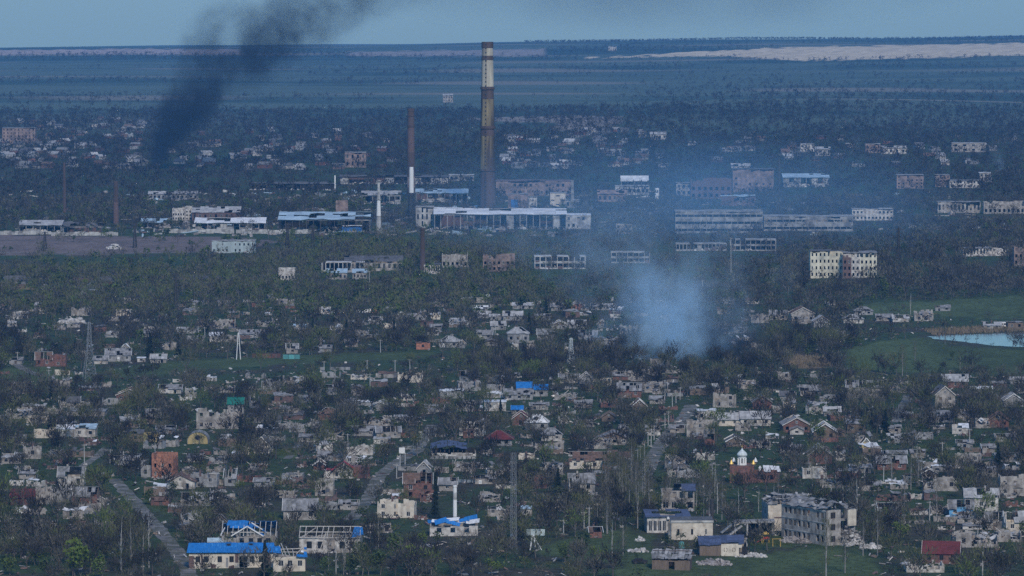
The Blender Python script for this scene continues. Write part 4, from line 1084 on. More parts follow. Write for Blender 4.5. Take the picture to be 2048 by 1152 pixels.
# ---- three-storey school ruin
def school_long():
    g = P(1652, 1092); s = SCL(g)
    L, Wd, Ht, th = 21.0, 11.0, 10.2, .45; ang = math.radians(34)
    T = thing('school', 'grey three-storey school ruin with rows of empty windows and one end blown open', 'school building', (g.x, g.y, float(hgt(g.x, g.y))), ang, 'buildings of the ruined three-storey school')
    claim(1582, 1720, 1004, 1084, 1092); 
    rr = random.Random(12)
    ca, sa = math.cos(ang), math.sin(ang)
    for a in (2, 6, 10, 14, 18):
        x, y = Wd / 2, a; FOOT.append((g.x + x * ca - y * sa, g.y + x * sa + y * ca, 7))
    # local: corner at origin, end face along +x (towards the viewer, right), long face along +y (left-hand side, x = 0)
    sh = Ht / 3
    ops = []
    for r in range(3):
        for c in range(9):
            if c in (2, ) : continue
            u = 1.2 + c * 2.15; ops.append((L - u - 1.25, L - u, r * sh + .95, r * sh + 2.7))
    m = MB()
    wall_run(m, (0, L), (0, 0), -.8, Ht, th, 'plaster', ops, .03, rr, 2); m.build("wall", T)
    eo = [(1.6, 3.4, k * sh + .9, k * sh + 2.7) for k in range(3)]
    m = MB(); wall_run(m, (0.0, .0), (5.3, .0), -.8, Ht, th, 'plaster', eo, .04, rr, 1.0)
    wall_run(m, (5.3, .0), (8.2, .0), -.8, 3.1, th, 'plaster_grey', [], .5, rr, .7); wall_run(m, (8.0, .0), (Wd, .0), 5.2, Ht, th, 'plaster_cream', [], .12, rr, .7); wall_run(m, (8.2, 0), (Wd, 0), -.8, 4.6, th, 'plaster', [], .6, rr, .6)
    m.build("end_wall", T)
    m = MB(); wall_run(m, (Wd, .5), (Wd, L), -.8, Ht, th, 'plaster_grey', [(2 + k * 2.6, 3.2 + k * 2.6, 1 + r * sh, 2.7 + r * sh) for k in range(6) for r in range(3)], .12, rr, 1.5); wall_run(m, (Wd - .5, L), (.5, L), -.8, Ht, th, 'brick_brown', [], .1, rr, 2); m.build("rear_wall", T)
    for k in range(3):
        f = MB(); f.box(.5, Wd - .5, (2.2 if k else .5), L - .5, k * sh - .25, k * sh, 'concrete'); f.build("floor", T)
    for k in range(3):
        bnd = MB(); bnd.box(-.1, -.003, 0, L, k * sh + 3.0, k * sh + 3.22, 'concrete_pale'); bnd.build("cornice", T)
    for o in ops:
        if rr.random() < .45: put_window(T, 0, L - (o[0] + o[1]) / 2, o[2], o[1] - o[0], o[3] - o[2], rz=-math.pi / 2, frame='plaster')
    for o in eo: put_window(T, (o[0] + o[1]) / 2, 0, o[2], o[1] - o[0], o[3] - o[2], frame='boards', bars=2)
    r = MB()
    for sx in (0, 1):
        q = ((-.4, L + .3, Ht), (-.4, 1.0, Ht), (Wd / 2, 2.2, Ht + 1.9), (Wd / 2, L - 1, Ht + 2.1)) if sx == 0 else ((Wd + .4, 3.4, Ht), (Wd + .4, L, Ht), (Wd / 2, L - 1, Ht + 2.1), (Wd / 2, 2.6, Ht + 1.8))
        roof_plane(r, *q, 'slate', rr, .22, .22, sx=1.8, sy=1.6, tv=.35)
    for _ in range(70): r.rbox((rr.uniform(0, Wd), rr.uniform(.5, L), Ht + rr.uniform(.2, 1.6)), (rr.uniform(.6, 2.2), rr.uniform(.5, 1.2), .07), (rr.uniform(-.7, .7), rr.uniform(-.7, .7), rr.uniform(0, 3)), rr.choice(['slate', 'slate_pale']), rr.random())
    r.build("roof", T)
    rb = MB(); rubble_heap(rb, 5.0, Wd + 1.0, -4, 3.0, 0, 4.6, 240, 'rubble_pale', rr, .25, 1.1); rubble_heap(rb, 4.5, Wd, -2, 3, 2, 3.2, 60, 'rubble', rr, .4, 1.3)
    for _ in range(26):
        a = Vector((rr.uniform(5, Wd + 1), rr.uniform(-3, 2), rr.uniform(.5, 4))); b = a + Vector((rr.uniform(-2, 2), rr.uniform(-1.5, .5), rr.uniform(-1.5, 1.8))); rb.beam(a, b, .12, .3, 'concrete_pale' if rr.random() < .6 else 'steel_dark')
    tag(rb.build("rubble", T), kind="stuff")
school_long()
def school_block():
    g, s, loc = base_at(1575, 1062, 12)
    T = thing('school', 'cream two-storey school wing under a heap of shattered slate, beside the three-storey ruin', 'school building', loc, .1, 'buildings of the ruined three-storey school')
    claim(1529, 1632, 990, 1048, 1062); FOOT.extend([(loc.x + q, loc.y, 8) for q in (-6, 0, 6)])
    rr = random.Random(13); w, dep, Ht = 92 / s, 12.0, 8.0; hx, hy = w / 2, dep / 2
    ops = [(w * .33, w * .33 + 2.1, 4.7, 6.9), (w * .33 - .4, w * .33 + 2.6, 1.2, 3.0), (w * .62, w * .62 + 1.6, 4.6, 6.8), (w * .8, w * .8 + 1.4, 4.6, 6.7), (w * .68, w * .68 + 2, 1.1, 3.2)]
    m = MB(); wall_run(m, (-hx, -hy), (hx, -hy), -.8, Ht, .4, 'plaster_cream', ops, .1, rr, 1.2); m.build("wall", T)
    m = MB(); wall_run(m, (hx, -hy + .4), (hx, hy - .4), -.8, Ht, .4, 'plaster', [], .3, rr); wall_run(m, (hx, hy), (-hx, hy), -.8, Ht, .4, 'plaster', [], .1, rr); wall_run(m, (-hx, hy - .4), (-hx, -hy + .4), -.8, Ht, .4, 'plaster_grey', [(2, 3.2, 4.7, 6.5), (6, 7.2, 4.7, 6.5)], .06, rr); m.build("side_wall", T)
    f = MB(); f.box(-hx + .41, hx - .41, -hy + .41, hy - .41, 3.7, 3.95, 'concrete'); f.build("floor", T)
    bw = MB(); bw.box(-hx + 1.8, hx + .1, -hy - .12, -hy - .003, 3.85, 4.15, 'brick_brown'); bw.build("cornice", T)
    put_window(T, -hx + (ops[0][0] + ops[0][1]) / 2, -hy, ops[0][2], 2.1, 2.2, frame='timber_dark'); put_window(T, -hx + (ops[1][0] + ops[1][1]) / 2, -hy, ops[1][2], 3.0, 1.8, frame=None)
    r = MB(); roof_plane(r, (-hx - .4, -hy - .4, Ht), (hx, -hy - .4, Ht), (hx - 2, 1, Ht + 1.9), (-hx + 2, 1, Ht + 2.4), 'slate', rr, .28, .3, sx=1.5, sy=1.5, tv=.4); roof_plane(r, (hx, hy + .4, Ht), (-hx - .4, hy + .4, Ht), (-hx + 2, 1, Ht + 2.4), (hx - 2, 1, Ht + 1.9), 'slate', rr, .3, .3, tv=.4)
    for _ in range(110): r.rbox((rr.uniform(-hx, hx), rr.uniform(-hy, hy), Ht + rr.uniform(.1, 2.0)), (rr.uniform(.7, 2.6), rr.uniform(.3, 1.0), .08), (rr.uniform(-.8, .8), rr.uniform(-.7, .7), rr.uniform(0, 3)), rr.choice(['slate', 'slate_pale', 'slate_dark']), rr.random())
    r.build("roof", T)
school_block()
def heap(label, x, y, wpx, hpx, m, n, seed, name='rubble_heap', cat="rubble heap", smax=1.4, group=None):
    g = P(x, y); s = SCL(g); rr = random.Random(seed); mb = MB()
    w = wpx / s; h = hpx / s
    mb.lathe([(1, -.3), (.75, h * .35), (.4, h * .6), (.05, h * .7)], 9, m)
    mb.v = [(a * w * .5 * rr.uniform(.85, 1.1), b * w * .35 * rr.uniform(.85, 1.1), c * rr.uniform(.8, 1.1)) for a, b, c in mb.v]
    rubble_heap(mb, -w / 2, w / 2, -w * .35, w * .35, 0, h, n, m, rr, .3, smax)
    o = mb.build(name, None, (g.x, g.y, float(hgt(g.x, g.y)))); tag(o, label, cat, group); claim(x - wpx / 2, x + wpx / 2, y - hpx, y, y); FOOT.append((g.x, g.y, w * .5)); return o
heap('grey rubble heap spilled between the two school ruins', 1590, 1084, 62, 13, 'rubble', 170, 31, smax=1.0)
heap('low pale rubble sprawl on grass before the cream boiler house', 1428, 1128, 64, 10, 'rubble', 110, 32)
heap('flat white debris spread beside the low cream shed', 1500, 1112, 60, 5, 'rubble_pale', 90, 33)
heap('white debris strewn on grass beyond the school end wall', 1742, 1096, 40, 8, 'rubble_pale', 60, 34)
heap('white rubble mound among green wood, beyond the tall lattice pylon', 145, 646, 54, 14, 'rubble_pale', 90, 35, smax=2.4)
heap('white rubble mound on the railway ground before the factory', 227, 498, 30, 11, 'rubble_pale', 60, 36, smax=2.4)
heap('white debris patch at the tip of the meadow before the lattice mast', 1276, 1103, 40, 4, 'rubble_pale', 40, 37)
heap('small white debris pile between the slate shed and meadow', 1280, 1082, 14, 10, 'rubble_pale', 25, 38)
def pavilion():
    g, s, loc = base_at(1508, 1072, 6)
    T = thing('slab_pavilion', 'concrete pavilion with flat roof slab on columns, beside the cream school wing', 'pavilion', loc, 0); claim(1467, 1550, 1040, 1070, 1072); FOOT.extend([(loc.x + q, loc.y, 4) for q in (-4, 0, 4)])
    w = 82 / s; hx = w / 2
    for k, (a, b) in enumerate(((-hx, -hx * .3), (-hx * .3 + .02, hx * .35), (hx * .35 + .02, hx))):
        q = MB(); q.box(a, b, -3, 3, 3.6 + .1 * k, 4.1 + .1 * k, 'concrete', .4 + .1 * k); q.build("roof_slab", T)
    for x in (-hx + .3, -hx * .35, hx * .25, hx - .4):
        for y in (-2.6, 2.6):
            q = MB(); q.box(x - .22, x + .22, y - .22, y + .22, -.8, 3.58, 'concrete_pale'); q.build("column", T)
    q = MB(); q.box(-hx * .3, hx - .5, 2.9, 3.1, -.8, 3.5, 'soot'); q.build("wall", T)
pavilion()
for k, (xa, ya, xb, yb_) in enumerate(((1442, 1066, 1466, 1046), (1456, 1072, 1484, 1050))):
    a = P(xa, ya + 2); b = P(xb, ya + 2); s = SCL(a); q = MB(); hh = (ya - yb_) / s
    q.beam((0, 0, .3), (b.x - a.x, 1.0, hh), 1.1, .35, 'concrete_pale'); o = q.build('fallen_slab', None, a)
    tag(o, ['fallen concrete slab leaning on the pavilion edge, upper of two', 'fallen concrete slab leaning on the pavilion, lower of the two'][k], 'concrete slab', 'slabs fallen beside the pavilion'); claim(xa, xb, yb_, ya, ya)

# ---- boiler house group
T, w, Ht, rr = block('boiler_house', 'cream brick boiler house with two dark windows and parapet, behind the tall black stack', 1341, 1424, 1040, 1080, 8, 1, 3, 'plaster_cream', 'slate_dark', 0, .02, win=(.16, .3), frames=1, gaps=0.34, seed=6)
q = MB(); q.box(-w / 2 - .2, w / 2 + .2, -4.25, -4.02, Ht - .35, Ht + .25, 'concrete_pale'); q.build("parapet", T)
q = MB(); q.box(-w / 2 - .9, -w / 2 - .25, -4.6, -3.6, -.8, Ht - .2, 'concrete'); q.build("buttress", T)
def workshop():
    g, s, loc = base_at(1334, 1066, 9)
    T = thing('workshop', 'single-storey workshop with navy flat roof and smashed open corner, beside the cream boiler house', 'workshop', loc, .06); claim(1292, 1380, 1020, 1060, 1066); FOOT.extend([(loc.x + q, loc.y, 6) for q in (-4, 0, 4)])
    rr = random.Random(21); w = 86 / s; hx, hy, Ht = w / 2, 4.5, 4.6
    m = MB(); ops = [(.5 + k * 1.35, 1.5 + k * 1.35, .6, 3.6) for k in range(4)] + [(6.4, 10.5, 1.2, 3.9)]
    wall_run(m, (-hx, -hy), (hx, -hy), -.8, Ht, .4, 'plaster_white', ops, 0, rr); wall_run(m, (hx, -hy + .4), (hx, hy - .4), -.8, Ht, .4, 'plaster', [], 0, rr); wall_run(m, (hx, hy), (-hx, hy), -.8, Ht, .4, 'plaster', [], 0, rr); wall_run(m, (-hx, hy - .4), (-hx, -hy + .4), -.8, Ht, .4, 'plaster_grey', [], 0, rr); m.box(-hx + .41, hx - .41, -hy + .41, hy - .41, -.8, .05, 'soot'); m.build("wall", T)
    for o in ops[:4]: put_window(T, -hx + (o[0] + o[1]) / 2, -hy, o[2], 1.0, 3.0)
    r = MB(); roof_plane(r, (-hx - .4, -hy - .6, Ht + .02), (hx + .3, -hy - .6, Ht + .02), (hx + .3, hy + .4, Ht + 1.0), (-hx - .4, hy + .4, Ht + 1.0), 'roof_navy', rr, .05, .06, sx=2.2, sy=2.2, th=.2); r.build("roof", T)
    q = MB(); q.box(-hx + 5.8, hx + .2, -hy - .75, -hy - .62, Ht - .5, Ht + .25, 'trim_white'); q.build("fascia", T)
    rb = MB(); rubble_heap(rb, -1, hx, -hy - 3, -hy + 1, 0, 2.0, 60, 'rubble', rr); tag(rb.build("rubble", T), kind="stuff")
workshop()
T, w, Ht, rr = block('burnt_house', 'burnt two-storey house with navy roof and gutted upper floor, behind the workshop', 1322, 1388, 980, 1022, 8, 2, 4, 'plaster', 'roof_navy', .06, .0, win=(.62, .62), frames=.35, seed=7, roofkind='gable')
def low_shed():
    g, s, loc = base_at(1446, 1112, 8)
    T = thing('low_shed', 'low cream shed with two horseshoe emblems and a navy roof, before the black stack', 'shed', loc, .0); claim(1392, 1500, 1068, 1110, 1112); FOOT.extend([(loc.x + q, loc.y, 6) for q in (-5, 0, 5)])
    rr = random.Random(22); w = 96 / s; hx, hy, Ht = w / 2, 4, 3.4
    m = MB(); wall_run(m, (-hx, -hy), (-hx + 6, -hy), -.8, Ht - .3, .35, 'boards', [], .1, rr); wall_run(m, (-hx + 6, -hy), (hx - 1.6, -hy), -.8, Ht, .35, 'plaster_cream', [(5.0, 5.9, 0, 2.3)], .03, rr); wall_run(m, (hx - 1.6, -hy + .2), (hx, -hy + .2), -.8, Ht - .5, .35, 'soot', [], .2, rr)
    wall_run(m, (hx, -hy + .6), (hx, hy - .4), -.8, Ht, .35, 'plaster', [], .1, rr); wall_run(m, (hx, hy), (-hx, hy), -.8, Ht, .35, 'plaster', [], 0, rr); wall_run(m, (-hx, hy - .4), (-hx, -hy + .4), -.8, Ht, .35, 'boards', [], 0, rr); m.box(-hx + .41, hx - .41, -hy + .61, hy - .41, -.8, .05, 'soot'); m.build("wall", T)
    for x in (-hx + 7.3, -hx + 9.6):                         # horseshoe emblems
        for sg in (-1, 1):
            o_ = MB()
            pts = [(x + sg * (.14 + .30 * math.sin(a)), 1.75 - .52 * math.cos(a)) for a in np.linspace(.15, math.pi - .15, 8)]
            for a, b in zip(pts, pts[1:]): o_.beam((a[0], -hy - .05, a[1]), (b[0], -hy - .05, b[1]), .08, .12, 'boards')
            o_.build("emblem_arc", T)
    r = MB(); roof_plane(r, (-hx - .3, -hy - .4, Ht - .35), (hx - 1.0, -hy - .3, Ht + .05), (hx - .6, hy + .4, Ht + 1.3), (-hx - .3, hy + .4, Ht + 1.2), 'roof_navy', rr, .06, .1, sx=1.6, sy=1.8, tv=.35); r.build("roof", T)
    rb = MB(); rubble_heap(rb, -hx + 2, hx, hy - 1.5, hy + 2.5, Ht + .3, 1.2, 45, 'rubble', rr); tag(rb.build("rubble", T), kind="stuff")
low_shed()
def slate_shed():
    g, s, loc = base_at(1344, 1140, 7)
    T = thing('slate_shed', 'weathered shed with ragged lifting grey roof boards at the meadow edge', 'shed', loc, -.12); claim(1302, 1384, 1096, 1136, 1140); FOOT.extend([(loc.x + q, loc.y, 5) for q in (-3, 0, 3)])
    rr = random.Random(23); w = 76 / s; hx, hy, Ht = w / 2, 3.4, 2.9
    m = MB(); wall_run(m, (-hx, -hy), (hx, -hy), -.8, Ht, .3, 'boards', [(4.6, 6.2, 0, 2.2)], .12, rr, .8); wall_run(m, (hx, -hy + .4), (hx, hy - .4), -.8, Ht, .3, 'brick_brown', [], .2, rr); wall_run(m, (hx, hy), (-hx, hy), -.8, Ht, .3, 'boards', [], 0, rr); wall_run(m, (-hx, hy - .4), (-hx, -hy + .4), -.8, Ht, .3, 'brick_brown', [], 0, rr); m.build("wall", T)
    n = 12
    for j in range(2):
        for i in range(n):
            b = MB(); x = -hx - .3 + (w + .6) * (i + .5) / n; y = -hy * .75 + j * 2.6
            b.rbox((x + rr.uniform(-.1, .1), y, Ht + .3 + (y + hy) * .38 + rr.uniform(0, .2)), ((w + .6) / n * .98, 2.9, .06), (.37 + rr.gauss(0, .07), rr.gauss(0, .14), rr.gauss(0, .06)), rr.choice(['slate_pale', 'slate', 'slate']), rr.random()); b.build("roof_board", T)
    r = MB(); r.rbox((0, hy * .55, Ht + 1.3), (w, 3.6, .08), (-.4, 0, 0), 'roof_rust'); r.build("roof", T)
slate_shed()
def stack(name, label, x, yt, yb, wt, wb, bands, n=14, cat="chimney", rings=(), ladder=None, group=None, cl=True):
    """bands: [(fraction from the base, material), ...] upwards; every band a part"""
    g = P(x, yb); s = SCL(g); Hh = (yb - yt) / s
    T = thing(name, label, cat, (g.x, g.y, float(hgt(g.x, g.y))), 0, group)
    r = lambda f: (wb + (wt - wb) * f) / s / 2
    fr = [b[0] for b in bands] + [1.0]
    for k, (f0, m) in enumerate(bands):
        f1 = fr[k + 1]; q = MB()
        q.lathe([(r(f0), Hh * f0 - (1 if k == 0 else 0)), (r(f1) + (.0), Hh * f1)], n, m); q.build("shaft", T)
    for f, m, ex, hh in rings:
        q = MB(); q.lathe([(r(f) + ex, Hh * f - hh / 2), (r(f) + ex, Hh * f + hh / 2)], n, m); q.lathe([(r(f) + .01, Hh * f - hh / 2 - .02), (r(f) + ex, Hh * f - hh / 2)], n, m); q.build("ring", T)
    if ladder is not None:
        q = MB(); a = ladder
        for sg in (-.4, .4): q.beam((r(0) * a + sg, -r(0) * math.sqrt(1 - a * a) - .35, 2), (r(1) * a + sg, -r(1) * math.sqrt(1 - a * a) - .35, Hh - 1), .16, .16, 'steel_dark')
        for i in range(int(Hh / 3.0)):
            z = 2 + i * 3.0; f = z / Hh; q.beam((r(f) * a - .5, -r(f) * math.sqrt(1 - a * a) - .35, z), (r(f) * a + .5, -r(f) * math.sqrt(1 - a * a) - .35, z), .6, .5, 'steel_dark')
        q.build("ladder", T)
    if cl: claim(x - wb, x + wb, yt, yb - 10, yb)
    return T
stack('boiler_stack', 'slim tall white boiler stack with short side arm, above the blue-striped ruin', 910, 970, 1066, 7.5, 8.5, [(0, 'concrete_pale'), (.35, 'trim_white'), (.7, 'concrete_pale'), (.85, 'trim_white')], 8, rings=[(.98, 'trim_white', .12, .3)])
stack('black_stack', 'thin black steel stack standing before the cream brick boiler house', 1424, 998, 1066, 7, 8, [(0, 'steel_dark')], 8, rings=[(.97, 'steel_dark', .1, .3)])

# ---- brick church with onion dome
def church():
    g, s, loc = base_at(1484, 966, 9)
    T = thing('church', 'small red brick church with grey onion dome on a white drum and gold corner cones', 'church', loc, -.06); claim(1455, 1550, 904, 966, 966); FOOT.extend([(loc.x + q, loc.y, 6) for q in (-2, 3, 8)])
    rr = random.Random(33); hx, hy, Ht = 3.9, 4.2, 5.6
    m = MB(); wall_run(m, (-hx, -hy), (hx, -hy), -.8, Ht, .4, 'brick_red', [(hx + .8, hx + 1.5, 2.2, 3.6)], .03, rr); wall_run(m, (hx, -hy + .4), (hx, hy - .4), -.8, Ht, .4, 'brick_red', [], .03, rr); wall_run(m, (hx, hy), (-hx, hy), -.8, Ht, .4, 'brick_red', [], 0, rr); wall_run(m, (-hx, hy - .4), (-hx, -hy + .4), -.8, Ht, .4, 'brick_red', [], .03, rr); m.box(-hx + .41, hx - .41, -hy + .41, hy - .41, Ht - .5, Ht - .2, 'roof_rust'); m.build("wall", T)
    put_window(T, 1.15, -hy, 2.2, .7, 1.4, frame=None)
    ap = MB(); ap.lathe([(1.9, -.8), (1.9, 3.6), (1.5, 4.2), (.1, 4.7)], 10, 'brick_red', (.4, -hy - .1)); ap.build("apse", T)
    d = MB()
    for k in range(8):
        a = 2 * math.pi * (k + .5) / 8; a2 = 2 * math.pi * (k + 1.5) / 8; R_ = 1.25
        d.beam((R_ * math.cos(a), R_ * math.sin(a), Ht - .3), (R_ * math.cos(a), R_ * math.sin(a), Ht + 2.1), .55, .35, 'trim_white')
    d.lathe([(1.35, Ht + 2.1), (1.35, Ht + 2.35)], 12, 'trim_white'); d.lathe([(1.3, Ht - .4), (1.3, Ht + .4)], 12, 'trim_white'); d.lathe([(.85, Ht), (.85, Ht + 2.1)], 8, 'soot'); d.build("drum", T)
    dm = MB(); z = Ht + 2.35; dm.lathe([(1.3, z), (1.62, z + .45), (1.7, z + .8), (1.5, z + 1.3), (1.0, z + 1.8), (.5, z + 2.2), (.22, z + 2.6), (.1, z + 3.0)], 14, 'steel_pale'); dm.build("dome", T)
    sp = MB(); sp.beam((0, 0, z + 2.9), (0, 0, z + 4.0), .12, .12, 'gold'); sp.beam((-.35, 0, z + 3.5), (.35, 0, z + 3.5), .1, .1, 'gold'); sp.build("cross", T)
    for x, y, mm in ((-hx + .5, -hy + .5, 'gold'), (hx - .2, -hy + .5, 'gold'), (-hx + 1.2, hy - .5, 'trim_white'), (hx + .4, hy - .5, 'trim_white')):
        c = MB(); c.lathe([(.5, Ht - .1), (.5, Ht + .5)], 8, 'brick_brown', (x, y)); c.lathe([(.72, Ht + .5), (.4, Ht + 1.2), (.04, Ht + 1.9)], 8, mm, (x, y)); c.build("corner_cone", T)
    nv = MB(); wall_run(nv, (hx + .05, -hy + 1.2), (hx + 8.2, -hy + 1.2), -.8, 3.6, .4, 'brick_red', [(2, 3, 1, 2.6), (5, 6, 1, 2.6)], .12, rr); wall_run(nv, (hx + 8.2, -hy + 1.6), (hx + 8.2, hy - 1.6), -.8, 3.6, .4, 'brick_red', [], .1, rr); wall_run(nv, (hx + 8.2, hy - 1.2), (hx + .05, hy - 1.2), -.8, 3.6, .4, 'brick_red', [], 0, rr); nv.build("nave_wall", T)
    r = MB(); roof_plane(r, (hx + 3.2, -hy + .9, 3.5), (hx + 8.6, -hy + .9, 3.5), (hx + 8.0, 0, 5.0), (hx + 2.8, 0, 5.2), 'roof_white', rr, .08, .08, sx=1.1, sy=1.2); r.build("nave_roof", T)
    r = MB(); r.lathe([(.55, 3.6), (.6, 4.6), (.1, 5.3)], 8, 'trim_white', (hx + 1.9, -1.2)); r.build("turret", T)
church()
# ---- other singular houses
def orange_house():
    T, w, Ht, rr = block('brick_house', 'three-storey orange brick house shell with roofless stepped top, beyond the dirt road', 308, 352, 905, 956, 8, 3, 3, 'brick_orange', None, .14, -.12, win=(.32, .5), frames=.5, seed=40, cat="house", group="houses of the ruined village")
    q = MB(); wall_run(q, (-w / 2 - 4, -2), (-w / 2 - .02, -2), -.8, Ht * .8, .35, 'plaster_grey', [(1, 2, 1, 2.4), (1, 2, 4, 5.4)], .35, rr); wall_run(q, (-w / 2 - 4, 3), (-w / 2 - 4, -1.6), -.8, Ht * .8, .35, 'plaster_grey', [], .3, rr); q.build("annexe", T)
orange_house()
def red_roof():
    T, w, Ht, rr = block('house', 'white house front under a bright red gable roof beside the village road', 668, 706, 944, 957, 7, 1, 3, 'plaster_white', None, 0, .0, win=(.4, .55), frames=1, seed=41, cat="house", group="houses of the ruined village")
    hx = w / 2; rise = 2.6
    for sg in (-1, 1):
        r = MB(); q = [(sg * (hx + 1.0), -4.3, Ht - .3), (sg * (hx + 1.0), 4, Ht - .3), (0, 4, Ht + rise), (0, -4.3, Ht + rise)]
        if sg < 0: q = [q[1], q[0], q[3], q[2]]
        roof_plane(r, *q, 'roof_red', rr, .05, .05); r.build("roof", T)
    g_ = MB(); g_.poly([(-hx, -3.52, Ht), (hx, -3.52, Ht), (0, -3.52, Ht + rise - .2)], 'plaster_white'); g_.build("gable", T)
    put_window(T, 0, -3.6, Ht + .4, 1.1, 1.1)
    q = MB(); q.box(-hx - 3.2, -hx - .05, -3, 3, -.8, 2.6, 'plaster_white'); q.box(hx + .05, hx + 5.5, -2, 4, -.8, 3.6, 'brick_red'); q.build("annexe", T)
    r = MB(); roof_plane(r, (-hx - 3.6, -3.4, 2.6), (-hx, -3.4, 2.6), (-hx, 3, 3.8), (-hx - 3.6, 3, 3.8), 'roof_red', rr, .1, .05); r.build("roof", T)
red_roof()
def burnt_barn():
    g, s, loc = base_at(907, 913, 10)
    T = thing('burnt_barn', 'long burnt barn with charred shallow roof frame on pale foundation wall', 'barn', loc, .02); claim(862, 954, 887, 912, 913); FOOT.extend([(loc.x + q, loc.y, 6) for q in (-6, 0, 6)])
    rr = random.Random(44); w = 90 / s; hx, hy, Ht = w / 2, 5, 2.3
    m = MB(); wall_run(m, (-hx, -hy), (hx, -hy), -.8, 1.3, .4, 'plaster_white', [(1, 2, .3, 1.3)], .35, rr, 1.2); wall_run(m, (hx, -hy + .4), (hx, hy - .4), -.8, 1.5, .4, 'plaster', [], .2, rr); wall_run(m, (hx, hy), (-hx, hy), -.8, 2.2, .4, 'soot', [], .2, rr); wall_run(m, (-hx, hy - .4), (-hx, -hy + .4), -.8, 1.5, .4, 'plaster', [], .2, rr); m.build("wall", T)
    for i in range(9):
        x = -hx + .2 + (w * .78) * i / 8; zt = Ht + 1.7 * (1 - abs(i / 8 - .5) * 1.2)
        q = MB(); q.beam((x, -hy + .2, 1.3), (x, -hy + .2, Ht), .2, .2, 'timber_dark'); q.build("post", T)
        q = MB(); q.beam((x, -hy, Ht), (x, 0, zt + .6), .18, .25, 'soot'); q.build("rafter", T)
    r = MB(); z = Ht
    roof_plane(r, (-hx - .4, -hy - .5, z), (-hx + w * .36, -hy - .5, z + 1.3), (-hx + w * .36, hy, z + 2.4), (-hx, hy, z + 1.2), 'roof_navy', rr, .12, .06); r.build("roof", T); r = MB(); roof_plane(r, (-hx + w * .37, -hy - .5, z + 1.3), (-hx + w * .8, -hy - .5, z + .2), (-hx + w * .8, hy, z + 1.3), (-hx + w * .37, hy, z + 2.4), 'roof_navy', rr, .2, .08); r.build("roof", T)
burnt_barn()
def hip_red():
    g, s, loc = base_at(998, 892, 9)
    T = thing('house', 'low house under a wide dark red hip roof beside the burnt barn', 'house', loc, .0, "houses of the ruined village"); claim(966, 1027, 866, 888, 892); FOOT.extend([(loc.x + q, loc.y, 6) for q in (-3, 3)])
    rr = random.Random(45); w = 52 / s; hx, hy, Ht = w / 2, 4.2, 2.3
    m = MB(); wall_run(m, (-hx, -hy), (hx, -hy), -.8, Ht, .35, 'plaster_grey', [(1, 2.2, .8, 2), (4, 5.2, .8, 2), (6.5, 7.7, .8, 2)], 0, rr); wall_run(m, (hx, -hy + .4), (hx, hy - .4), -.8, Ht, .35, 'plaster', [], 0, rr); wall_run(m, (hx, hy), (-hx, hy), -.8, Ht, .35, 'plaster', [], 0, rr); wall_run(m, (-hx, hy - .4), (-hx, -hy + .4), -.8, Ht, .35, 'plaster', [], 0, rr); m.build("wall", T)
    r = MB(); E = [(-hx - .8, -hy - .7, Ht - .1), (hx + .8, -hy - .7, Ht - .1), (hx + .8, hy + .7, Ht - .1), (-hx - .8, hy + .7, Ht - .1)]; R0, R1 = (-.8, 0, Ht + 2.7), (.8, 0, Ht + 2.7)
    roof_plane(r, E[0], E[1], R1, R0, 'roof_maroon', rr, 0, .04); roof_plane(r, E[2], E[3], R0, R1, 'roof_maroon', rr, 0, .04); roof_plane(r, E[1], E[2], (.8, .03, Ht + 2.7), R1, 'roof_maroon', rr, 0, .03); roof_plane(r, E[3], E[0], R0, (-.8, .03, Ht + 2.7), 'roof_maroon', rr, 0, .03); r.build("roof", T)
    e = MB()
    for a, b in ((E[0], R0), (E[1], R1), (R0, R1)): e.beam(Vector(a) + Vector((0, 0, .12)), Vector(b) + Vector((0, 0, .12)), .3, .12, 'boards')
    e.build("ridge_cap", T)
hip_red()
def hangar():
    g, s, loc = base_at(397, 888, 8)
    T = thing('hangar', 'small yellow round-gabled hangar with a dark round window', 'hangar', loc, .0); claim(376, 419, 864, 888, 888); FOOT.append((loc.x, loc.y, 5))
    R_ = 20 / s; m = MB(); pts = [(-R_, -4, -.6)] + [(-R_ * math.cos(a), -4, 1.1 + 2.9 * math.sin(a)) for a in np.linspace(0, math.pi, 13)] + [(R_, -4, -.6)]
    back = [(a, 4, c) for a, b, c in pts]
    m.poly(pts[::-1], 'plaster_yellow'); m.poly(back, 'plaster_yellow'); m.build("gable", T)
    r = MB()
    for a, b, c, d in zip(pts, pts[1:], back, back[1:]): r.hexa([tuple(q) for q in (a, b, d, c)] + [(q[0] * 1.05, q[1] * 1.05, q[2] * 1.04 + .05) for q in (a, b, d, c)], 'slate')
    r.build("roof", T)
    w_ = MB(); w_.tube((0, -4.06, 2.3), (0, -3.98, 2.3), .8, .8, 10, 'glass_dark'); w_.build("window", T)
    w_ = MB(); w_.tube((0, -4.05, 2.3), (0, -4.0, 2.3), 1.05, 1.05, 10, 'boards'); w_.build("window_surround", T)
hangar()
